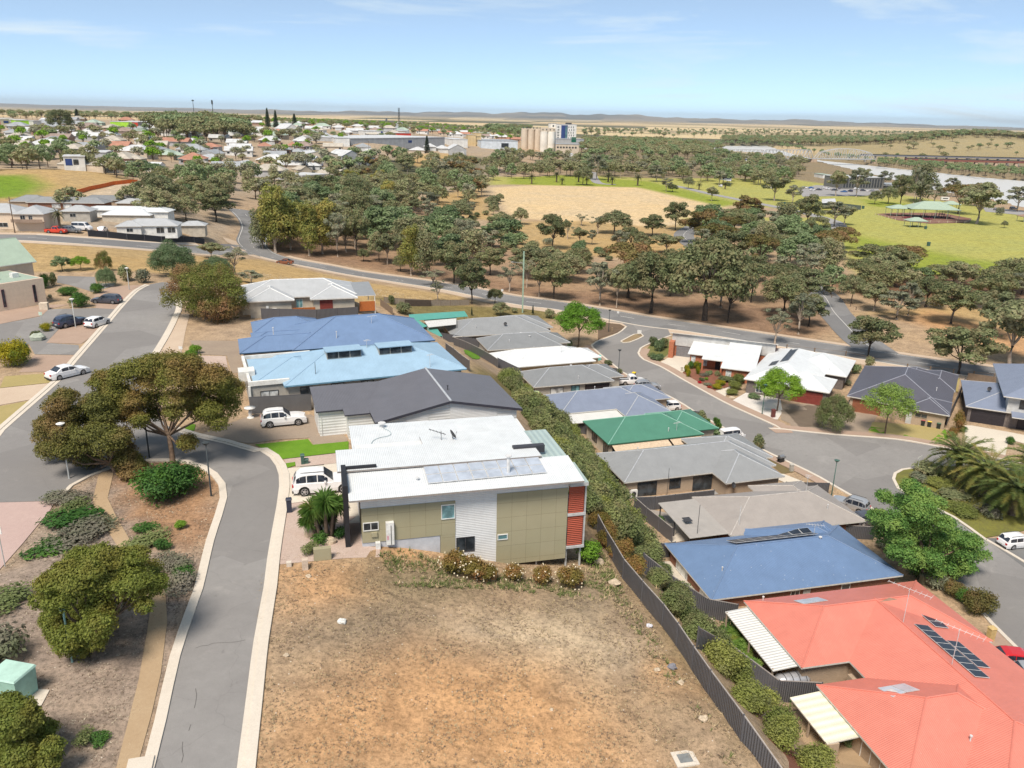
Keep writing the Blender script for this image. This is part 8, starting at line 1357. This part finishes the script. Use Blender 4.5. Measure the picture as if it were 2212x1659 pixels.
bldg('beige_tower','beige concrete batching tower with stepped top','B',1832,500,1900,500,335,14,WT['y'],RT['c'],base=-9); bldg('beige_tower','taller rear beige tower with steel platforms','B',1880,500,1945,500,318,12,WT['y'],RT['c'],base=-9,wins=[(.1,.9,.8,.83,PD),(.1,.9,.6,.63,PD),(.1,.9,.4,.43,PD)]); bldg('beige_tower','small square beige bin right of the batching tower','B',2070,485,2140,487,430,10,WT['y'],RT['c'],base=-9)
bldg('far_silo','distant grey grain silo block on the plain','B',1110,285,1210,285,212,30,mat('silo_grey',(.30,.28,.26)),RT['g'],base=-4,wins=[(.12,.3,1.0,1.3,mat('silo_head_grey',(.2,.2,.22)))]); bldg('far_silo','distant round topped grey store right of the grey silo','B',1215,300,1320,300,262,40,WT['g'],RT['g'],'gable',9,base=-4)
b = MB(); 
for q in ((-2,-2),(2,-2),(2,2),(-2,2)): b.beam((q[0],q[1],0),(q[0]*.6,q[1]*.6,52),.5)
for i in range(7): b.beam((-2,-2,i*7),(2,-2,i*7+7),.35)
e = b.build('lattice_tower', PD); e.location = R(*Z('B',1238,285),-5); tag(e, 'thin lattice tower beside the distant silo', 'tower')
# houses of the left slope
def simple(name, label, k, x, y, ang, ws, roofm, wallm, eave=2.8, wins=(), zz=None, **kw):
    p = PZ(k, x, y) if zz is None else R(*Z(k, x, y), zz); g = House(name, label, p, ang, p[2], roofm, wallm, eave=eave, foot=1.5, **kw)
    for w_ in ws: g.wing(*w_)
    for q in wins: g.win(*q)
    g.done(); g.e.scale = (.8, .8, .8); return g
simple('tan_house','tan two storey house with a balcony above the scarlet pickup','A',40,1150,6,[(-9,0,5,11),(4,-3,14,9)],R_['hip'],W_['churc'],5.2,[('S',.5,-7,-4,3.4,4.6),('S',-2.5,6.5,8,3.2,4.7),('S',-2.5,9,10.2,3.2,4.7),('S',.5,-2,1,.6,2)])
b = MB(); b.box(4.5,14,-4.6,-2.4,2.7,2.85); b.box(4.5,14,-4.6,-4.5,2.85,3.7); p = PZ('A',20,1185); e = b.build('balcony', mat('balcony_brown',(.30,.22,.17)), [o for o in C.objects if o.name == 'tan_house'][0])
simple('grey_roof_house','white house with a grey hip roof behind the long black fence','A',1045,1195,12,[(0,0,18,9),(-1.5,-1,7,6)],R_['hip'],W_['white'],2.7,[('S',.5,11,13.5,.2,2.2),('S',.5,14.5,17,.3,2.2),('S',-.5,2,4,.8,2)]); simple('grey_roof_house','low pale roof right of the white house on the left road','A',1540,1190,12,[(0,2,9,8)],R_['hip'],W_['cream'],2.5); simple('white_roof_house','large bright white roofed house behind the minibus','A',650,1060,5,[(0,4,30,13,2.6,.22),(18,0,32,8,2.6,.25)],R_['white'],W_['white'],2.6,[('S',.5,22,24,.8,2.2)])
simple('dutch_gable_house','white roofed cottage with brick chimneys and a red hedge','A',830,1100,5,[(0,4,17,12)],R_['white2'],W_['cream'],2.4); simple('grey_roof_house','verandah house between the palm and the white roof','A',560,1095,8,[(-2,2,8,10)],R_['hip'],W_['greyr'],3.6,[('S',2.5,1,3,1.6,2.8)]); simple('town_house_block','dark roofed brick units below the sports field','A',230,985,4,[(0,0,28,8)],R_['grey'],W_['brownb'],2.8,[('S',.5,9,12,.7,2.3,GLB),('S',.5,13,16,.7,2.3,GLB)]); simple('grey_roof_house','grey roofed house at the foot of the green field','A',80,970,4,[(0,0,13,9)],R_['grey'],W_['tanb'],2.6); simple('grey_roof_house','low grey roof right of the brick units','A',690,960,3,[(0,0,22,7)],R_['grey2'],W_['tanb'],2.8); simple('grey_roof_house','grey roofed house above the cottage chimneys','A',1000,990,0,[(0,0,19,7)],R_['hip'],W_['tanb'],2.8)
g = House('stone_building','cream stone building with pale green gable roofs at the left edge', (-80.6,123.2), 57.5, .3, R_['sage'], W_['churc'], gutm=GUT, eave=4.0)
g.wb.hexa([(-9,0,-1),(7.3,0,-1),(7.3,10.5,-1),(-9,10.5,-1)], [(-9,0,4.3),(7.3,0,4.3),(7.3,10.5,4.3),(-9,10.5,4.3)]); mono(g.rb,-8.6,.4,6.9,10.1,4.36,4.36); g.wing(-14,10.5,12,22,ze=5.2,tan=.62,gab=(1,1),inset=.5); g.wing(-3,7.5,4,16,ze=4.9,tan=.7,gab=(1,0),wall=False)
for u in (5.6, .8): g.win('S', 0, u-.2, u+.25, .6, 3.4, fr=mat('frame_maroon',(.10,.03,.06)) if u > 5 else bpy.data.materials['frame_maroon'], mull=0)
for u in (1.5, 4.6): b = MB(); b.box(u-.5,u+.5,3,4,4.37,5.1); b.build('air_conditioner', FRW, g.e)
g.done()
# shade cloth and lean-tos behind the blue roofs
for k, pts, h, m_, lb in [('F',[(1700,560),(1690,505),(2170,475),(2200,520)],2.6,R_['teal'],'long teal shade cloth behind the royal blue roof'),('F',[(1760,545),(1850,605),(1800,620),(1740,575)],2.4,R_['teal'],'small teal shade sheet beside the white patio roof'),('F',[(1840,625),(1930,620),(1980,690),(1880,700)],2.3,R_['teal'],'lower teal shade sheet beside the dull grey fence'),('F',[(1810,540),(2100,525),(2100,590),(1860,615)],2.7,R_['wavy'],'white flat patio roof between teal shade cloths'),('M',[(570,235),(700,212),(760,240),(620,268)],2.3,R_['wavy'],'corrugated lean to roof beside the lime sedan'),('M',[(740,250),(790,250),(945,375),(900,380)],2.4,mat('deck_timber',(.33,.30,.27)),'weathered pergola roof left of the slate roof'),('G',[(430,795),(500,790),(505,808),(435,815)],2.2,R_['wavy'],'small white canopy at the white roofed house yard'),('C',[(1790,720),(1860,700),(1900,715),(1890,735)],4,RT['w'],'white festival canopy by the park road'),('D',[(465,890),(580,885),(590,920),(465,925)],4,RT['w'],'white curved kiosk roof beside the sports court')]:
    top = [R(*Z(k, x, y), 0) for x, y in pts]; base = PZ(k, sum(p[0] for p in pts)/4, sum(p[1] for p in pts)/4+h*4); zz = (-14.9 if k in ('M','G') else base[2])+h; q = [R(*Z(k, x, y), zz) for x, y in pts]; o = q[0]
    e = empty('patio_cover', (o[0], o[1], zz-h), 0, lb, 'canopy'); l = [(p[0]-o[0], p[1]-o[1], h) for p in q]; b = MB(); b.hexa([(p[0],p[1],p[2]-.08) for p in l], l); b.build('canopy_roof', m_, e)
    for p in l: c_ = MB(); c_.beam((p[0],p[1],-1.0),(p[0],p[1],h-.08),.05); c_.build('post', STEEL, e)
# riverside building and bridges
bldg('river_centre','low glass and timber riverside building behind the car park','D',640,805,960,800,705,26,mat('glass_timber',(.16,.16,.15)),RT['w'],wins=[(.02,.98,.15,.9,GLD,14)],base=-16.5); bldg('river_centre','low white riverside wing right of the glass building','D',900,800,1230,800,765,18,WT['w'],RT['g'],base=-16.5,wins=[(0,.8,.2,.7)]); bldg('river_centre','small cream riverside lodge at the water','D',470,720,520,720,680,16,WT['w'],RT['s'],base=-16.5); bldg('river_centre','white two level houseboat building below the low truss bridge','C',1970,580,2140,582,520,20,WT['w'],RT['w'],base=-17,wins=[(0,1,.45,.6,WT['bl']),(.7,.8,.7,.9)])
BRM = mat('bridge_steel', (.50,.50,.50), .6, ns=.3); RUSTG = mat('girder_rust', (.22,.09,.07), .8, ns=.2); STONE = mat('pier_stone', (.46,.35,.26), .9, ns=.2)
def truss(name, label, a, c, h, n, arch, m_=BRM, w_=6):
    th = math.atan2(c[1]-a[1], c[0]-a[0]); L_ = math.dist(a[:2], c[:2]); e = empty(name, a, th, label, 'bridge')
    for v in (0, w_):
        b = MB(); tp = lambda i: h*(1-(abs(2*i/n-1))**2.4*.62) if arch else h
        for i in range(n):
            x0, x1 = L_*i/n, L_*(i+1)/n; b.beam((x0,v,0),(x1,v,0),.45)
            if 0 < i < n-1: b.beam((x0,v,tp(i)),(x1,v,tp(i+1)),.42)
            if i > 0: b.beam((x0,v,0),(x0,v,tp(i)),.22)
            if i == 0: b.beam((0,v,0),(x1,v,tp(1)),.42)
            elif i == n-1: b.beam((x0,v,tp(i)),(x1,v,0),.42)
            elif i < n/2: b.beam((x0,v,tp(i)),(x1,v,0),.24)
            else: b.beam((x0,v,0),(x1,v,tp(i+1)),.24)
        b.build('truss_side', m_, e)
    b = MB(); b.box(0, L_, 0, w_, -.9, -.1); b.build('deck', m_, e)
    b = MB()
    for i in range(1, n): b.beam((L_*i/n,0,h*.9 if not arch else tp(i)),(L_*i/n,w_,h*.9 if not arch else tp(i)),.2)
    b.build('top_brace', m_, e)
    q = MB(); q.hexa([(-2.5,-1,-9),(2.5,-1,-9),(2.5,w_+1,-9),(-2.5,w_+1,-9)], [(-1.8,-.5,-1),(1.8,-.5,-1),(1.8,w_+.5,-1),(-1.8,w_+.5,-1)]); pz = q.build('pier', STONE, e); p2 = pz.copy(); C.objects.link(p2); p2.parent = e; p2.location = (L_, 0, 0); return e
a = R(*Z('D',412,540),-11.5); c = R(*Z('D',893,543),-11.5); c = (c[0], a[1]+14, c[2]); truss('truss_bridge','large arched steel truss bridge over the river',a,c,height_to(a,Z('D',412,452)[1]),13,True); 
a1 = R(*Z('D',-40,540),-11.5); a0_ = (a1[0], a1[1]-6, -11.5); truss('truss_bridge','long flat steel truss span left of the arched bridge',a0_,(a[0]-4, a[1]-2, -11.5),height_to(a,Z('D',412,466)[1]),14,False)
a = R(*Z('C',1840,526),-12.5); c = R(*Z('C',2175,528),-12.5); truss('truss_bridge','nearer low green grey truss bridge left of the white building',a,(c[0],a[1]+5,c[2]),height_to(a,Z('C',1840,460)[1]),10,False)
def viaduct(label, a, c, dz, th_, n, m_, pm_, ph, name='viaduct', pw_=3, rail=True):
    th = math.atan2(c[1]-a[1], c[0]-a[0]); L_ = math.dist(a[:2], c[:2]); e = empty(name, a, th, label, 'bridge'); b = MB(); b.box(0, L_, 0, 6, -dz, 0); b.build('girder', m_, e); pz = None
    if rail: b = MB(); b.box(0, L_, .1, .3, .01, 1.1); b.build('parapet', PD, e)
    for i in range(n):
        if pz is None: q = MB(); q.hexa([(-pw_*.7,0,-ph),(pw_*.7,0,-ph),(pw_*.7,6,-ph),(-pw_*.7,6,-ph)], [(-pw_*.45,.5,-dz),(pw_*.45,.5,-dz),(pw_*.45,5.5,-dz),(-pw_*.45,5.5,-dz)]); pz = q.build('pier', pm_, e); c_ = pz
        else: c_ = pz.copy(); C.objects.link(c_); c_.parent = e
        c_.location = (L_*(i+.6)/n, 0, 0)
a = R(*Z('D',1195,540),-11); c = R(*Z('D',2400,560),-11); viaduct('rust coloured girder viaduct on stone piers at the right', a, (c[0], a[1]-20, c[2]), 2.6, 0, 8, RUSTG, STONE, 8)
a = R(*Z('D',880,515),-7.5); c = R(*Z('D',2500,535),-7.5); viaduct('long grey road viaduct behind the rust coloured girders', (a[0], a[1]+30, a[2]), (c[0]+60, a[1]+10, c[2]), 1.6, 0, 26, mat('deck_grey',(.22,.22,.24)), mat('pier_grey',(.35,.33,.3)), 12, pw_=1.2)
# ---- scattered town houses and trees, real size, on the slope
rs = random.Random(11); HM = {}
def town_mesh(v):
    rr = random.Random(v); b = MB(); w_, d_ = rr.uniform(13, 19), rr.uniform(9, 13); b.box(0, w_, 0, d_, -2.5, 3.0); hip(b, -.6, -.6, w_+.6, d_+.6, 3.1, .48 if v % 3 else .4, 0, (v % 4 == 0, v % 4 == 0))
    if v % 2: b.box(w_*.25, w_*.75, -4, .0, -2, 2.7); hip(b, w_*.25-.5, -4.5, w_*.75+.5, 4, 2.8, .45)
    b.m = [1 if (i < 6) else m_ for i, m_ in enumerate(b.m)]
    for x in (w_*.08, w_*.82): b.face([(x,-.03,1),(x+1.6,-.03,1),(x+1.6,-.03,2.2),(x,-.03,2.2)], 2)
    return b
tk = ['w','w','w','g','g','c','c','t','b','s','w']; CN = dict(w='white',g='grey',c='cream',t='terracotta',b='brown',s='sage')
placed = [tuple(o.location[:2]) for o in C.objects if o.parent is None and o.name.startswith(('lime_store','shop_block','low_clinic','workshop','car_yard','hall','shopping'))]
def town(poly, spx, spy, n_max, reg):
    pts = poly; xs = [p[0] for p in pts]; ys = [p[1] for p in pts]; y = max(ys); c = 0
    while y > min(ys) and c < n_max:
        x = min(xs)+rs.random()*spx
        while x < max(xs):
            px_, py_ = x+rs.uniform(-.3, .3)*spx, y+rs.uniform(-.35, .35)*spy
            if inpoly(pts, np.array([px_]), np.array([py_]))[0] and c < n_max:
                p = P(px_, py_)
                if p[1] < 1900 and all(math.dist(p[:2], q) > 21 for q in placed):
                    v = rs.randrange(6); kk = rs.choice(tk); ww = rs.choice(['c','w','b','t','g'])
                    if (v, kk, ww) not in HM:
                        b = town_mesh(v); o = b.build('town_house', [RT[kk], WT[ww], GLD]); HM[(v, kk, ww)] = o
                        o.data.polygons.foreach_set('material_index', [m_ for m_ in b.m])
                    else: o = HM[(v, kk, ww)].copy(); C.objects.link(o)
                    o.location = p; o.rotation_euler = (0, 0, rs.choice([.1, .25, -.1, 1.6, .15])); tag(o, f'small {CN[kk]} roofed house among trees in the {reg}', 'house', f'{CN[kk]} roofed houses in the {reg}'); placed.append(p[:2]); c += 1
            x += spx
        y -= spy
    return c
n1 = town([(-20,345),(-20,285),(130,282),(330,290),(560,300),(700,322),(700,372),(560,380),(420,378),(300,362),(200,350)], 34, 11, 95, 'left part of the town')
n2 = town([(560,300),(560,268),(720,270),(1000,290),(1130,300),(1140,312),(900,292),(720,300)], 26, 6, 60, 'middle of the town')
n3 = town([(-20,283),(-20,262),(300,262),(560,262),(560,300),(330,288),(130,280)], 40, 7, 40, 'far edge of the town')
n4 = town([(1260,290),(1330,280),(1500,284),(1500,292)], 40, 5, 6, 'paddocks beyond the river'); 
for x, y, lb in ((2105,308,'white verandah homestead on the right hill'),(2140,302,'pale homestead behind the white verandah homestead'),(2130,314,'long pale shed on the right hill'),(2050,302,'brown roofed house left on the right hill'),(2212,302,'orange roofed house at the right end of the hill')):
    p = P(x, y); o = town_mesh(1).build('homestead', [RT['w'] if 'white' in lb or 'pale' in lb else RT['b'], WT['c'], GLD]); o.location = p; o.scale = (1.8, 1.5, 1.6); tag(o, lb, 'house')
print('TOWN', n1, n2, n3, n4)
taken = placed[:]
far_scatter([(-20,350),(-20,288),(330,288),(700,300),(700,372),(560,385),(300,365)], 18.5, ['far1','far2','far4','far3','far5'], (5.5,10), 21); far_scatter([(560,300),(560,262),(720,262),(1130,285),(1140,312),(900,300),(720,310)], 33, ['far1','far2','far4','far5'], (6,10), 22); far_scatter([(-20,264),(-20,252),(560,254),(560,268)], 42, ['far2','far1','far4'], (8,12), 23)
far_scatter([(320,300),(330,275),(470,272),(530,285),(530,305),(420,315)], 13, ['far2','far4','far2'], (12,17), 24); far_scatter([(1250,345),(1260,305),(1400,305),(1560,318),(1560,345),(1400,350)], 19, ['far4','far1','far2'], (8,13), 25)
far_scatter([(1560,302),(1900,300),(2060,318),(2230,320),(2230,328),(1950,324),(1560,310)], 19, ['far2','far4','far1'], (10,15), 26); far_scatter([(1250,300),(1260,278),(2230,290),(2230,297),(1600,296)], 95, ['far2','far4'], (9,15), 27); far_scatter([(1120,300),(1060,292),(1050,280),(1150,280)], 40, ['far2','far4'], (12,18), 28)
rq = random.Random(41)
for _ in range(420):
    x_, y_ = rq.uniform(560, 1500), rq.uniform(1200, 2500)
    if .36 < x_/y_ < .72 and math.sin(x_/90+y_/140)+rq.uniform(-.8, .8) > 0: FARL.append((rq.choice(['far2','far1','far4']), x_, y_, rq.uniform(7, 13), rq.uniform(.9, 1.4), 0))
far_scatter([(1880,359),(1900,350),(2240,372),(2240,388),(2100,380),(1960,364)], 12, ['far4','far4','far1'], (5,8), 29); far_scatter([(1440,318),(1560,310),(1660,309),(1760,330),(1880,352),(1870,357),(1660,315),(1560,314)], 24, ['far4'], (6,9), 30); far_scatter([(1980,306),(2060,291),(2230,291),(2230,312),(2100,312)], 34, ['far2','far1','far2'], (8,15), 31)
far_scatter([(60,470),(140,440),(300,440),(320,470),(200,480)], 22, ['m5','m3'], (5,8), 32); far_scatter([(-20,372),(-20,350),(200,352),(300,372),(330,400),(260,395),(200,372)], 15, ['m5','m1','m3'], (6,10), 33); far_scatter([(600,375),(640,350),(720,345),(860,345),(840,370),(720,390)], 18, ['far1','far4','far3'], (8,13), 34)
def mass(name, items):
    """merge leaf and wood meshes of many far trees into ONE object"""
    mats_ = []; VV, FF, LL, MI = [], [], [], []; vo = 0; cache = {}
    for key, x, y, h, sw, rz in items:
        me, tm, H0, R0 = LIB[key]
        for mm in (me, tm):
            if mm is None: continue
            if mm.name not in cache:
                co_ = np.empty(len(mm.vertices)*3, np.float32); mm.vertices.foreach_get('co', co_); tri = [tuple(p.vertices) for p in mm.polygons]; q4 = np.array([t+(t[-1],)*(4-len(t)) if len(t) < 4 else t[:4] for t in tri], np.int64); mt_ = mm.materials[0]
                if mt_ not in mats_: mats_.append(mt_)
                cache[mm.name] = (co_.reshape(-1, 3), np.array([t for t in q4]), mats_.index(mt_))
            cc, q, mi = cache[mm.name]; s_ = h/H0; c_, s2 = math.cos(rz), math.sin(rz); a = cc*np.array((s_*sw, s_*sw, s_)); a = np.stack([a[:, 0]*c_-a[:, 1]*s2+x, a[:, 0]*s2+a[:, 1]*c_+y, a[:, 2]+gz(x, y)+(30*math.exp(-((x/y-.55)/.12)**2)*math.exp(-((y-1850)/280)**2) if 1200 < y < 2900 else 0)], 1); ok = np.array([len(set(t)) == 4 for t in q]); q = q[ok]
            VV.append(a); FF.append(q+vo); MI.append(np.full(len(q), mi)); vo += len(a)
    V = np.concatenate(VV).astype(np.float32); Q = np.concatenate(FF).astype(np.int32); M_ = np.concatenate(MI).astype(np.int32); me = bpy.data.meshes.new(name); me.vertices.add(len(V)); me.vertices.foreach_set('co', V.ravel()); me.loops.add(Q.size); me.loops.foreach_set('vertex_index', Q.ravel()); me.polygons.add(len(Q)); me.polygons.foreach_set('loop_start', np.arange(0, Q.size, 4, dtype=np.int32)); me.polygons.foreach_set('loop_total', np.full(len(Q), 4, np.int32)); me.polygons.foreach_set('material_index', M_); me.update(calc_edges=True)
    at = me.attributes.new('leaf', 'FLOAT', 'FACE'); at.data.foreach_set('value', np.random.default_rng(1).random(len(Q)).astype(np.float32))
    for mt_ in mats_: me.materials.append(mt_)
    o = bpy.data.objects.new(name, me); C.objects.link(o); tag(o, kind='stuff'); return o
print('FAR', len(FARL)); mass('woodland', FARL)
for k, x, y, tp, lb in [('B',105,290,100,'tallest norfolk pine on the town skyline'),('B',175,290,120,'second norfolk pine on the town skyline'),('B',335,270,150,'third norfolk pine on the town skyline'),('B',1478,490,340,'lone norfolk pine in front of the grey centre'),('A',2165,350,195,'norfolk pine at the right of the dark pine grove'),('A',670,210,110,'small norfolk pine at the left skyline')]: pp('pine',k,x,y,tp,60,lb,name='norfolk_pine',cat='tree')
pp('gum3','A',530,330,118,190,'big dome shaped dark tree beside the lime warehouse',name='fig_tree',cat='tree'); pp('gum10','A',1230,705,560,330,'rounded green tree beside the workshops',name='fig_tree',cat='tree')
# ---------------------------------------------------------------- dry grass and weeds of the vacant lot
def tufts(name, poly, n, mats_, hr, seed, dens=None):
    rg = np.random.default_rng(seed); pts = [P(*q)[:2] for q in poly]; xs = [p[0] for p in pts]; ys = [p[1] for p in pts]; X = rg.uniform(min(xs), max(xs), n*3); Y = rg.uniform(min(ys), max(ys), n*3); ok = inpoly(pts, X, Y)
    cl = np.sin(X*1.1+np.sin(Y*.8)*2)*np.cos(Y*.9+X*.3)+rg.normal(size=n*3)*.5 > .0; ok &= cl; X, Y = X[ok][:n], Y[ok][:n]; Zz = G(X, Y); V, Fc, mi = [], [], []
    for x, y, z in zip(X, Y, Zz):
        k = rg.integers(4, 8); h = rg.uniform(*hr); mm = int(rg.integers(0, len(mats_)))
        for j in range(k):
            a = rg.uniform(0, 6.28); q = rg.uniform(0, h*.6); bx, by = x+math.cos(a)*q*.5, y+math.sin(a)*q*.5; t = rg.uniform(.3, 1.0); w_ = h*.11; b0 = len(V)
            V += [(bx-math.sin(a)*w_, by+math.cos(a)*w_, z), (bx+math.sin(a)*w_, by-math.cos(a)*w_, z), (bx+math.cos(a)*h*t, by+math.sin(a)*h*t, z+h*rg.uniform(.3, .9))]; Fc.append((b0, b0+1, b0+2)); mi.append(mm)
    me = bpy.data.meshes.new(name); me.from_pydata(V, [], Fc); [me.materials.append(q) for q in mats_]; me.polygons.foreach_set('material_index', mi); me.update(); o = bpy.data.objects.new(name, me); C.objects.link(o); tag(o, kind='stuff'); return o
DRY = mat('straw_blade', (.42,.33,.20), .9); DRY2 = mat('dead_blade', (.19,.14,.10), .9); GRN = mat('weed_blade', (.12,.15,.045), .9); PLE = mat('pale_blade', (.58,.50,.38), .9)
tufts('dry_grass', [(560,1250),(605,1200),(820,1195),(1240,1200),(1300,1160),(1640,1650),(530,1680)], 15000, [DRY, DRY2, DRY2, DRY], (.06,.16), 3)
tufts('green_weeds', [(815,1195),(870,1185),(1000,1230),(1200,1250),(1290,1170),(1350,1280),(1300,1300),(1100,1275),(860,1270)], 3800, [GRN, DRY, GRN], (.14,.36), 4); tufts('fence_weeds', [(1290,1180),(1330,1260),(1420,1370),(1520,1530),(1600,1660),(1570,1660),(1480,1520),(1380,1390),(1270,1230)], 1800, [GRN, DRY, DRY2], (.12,.32), 5)
tufts('mulch_litter', [(0,1240),(90,1130),(150,1050),(260,1010),(330,995),(420,1000),(485,1060),(430,1300),(330,1650),(-60,1700)], 9000, [DRY2, PLE, DRY2], (.05,.13), 6); tufts('bank_weeds', [(1130,850),(1250,980),(1330,1100),(1400,1250),(1520,1400),(1600,1500),(1500,1400),(1330,1150),(1240,1000)], 3000, [GRN, DRY, DRY2], (.15,.4), 7)
tufts('roadside_grass', [(330,560),(480,575),(560,590),(760,615),(960,650),(900,655),(700,620),(500,600)], 3500, [DRY, PLE], (.15,.35), 8)
# ---------------------------------------------------------------- haze over the far country
hz, t, b_ = newmat('haze_air'); t.nodes.remove(b_); pv = N(t, 'ShaderNodeVolumePrincipled'); pv.inputs['Color'].default_value = (.80,.88,.98,1); pv.inputs['Density'].default_value = .000026; pv.inputs['Anisotropy'].default_value = .2; L(t, pv.outputs[0], t.nodes['Material Output'].inputs['Volume'])
b = MB(); b.box(-29000, 29000, -300, 45000, -40, 360); o = b.build('haze', hz); tag(o, kind='stuff')
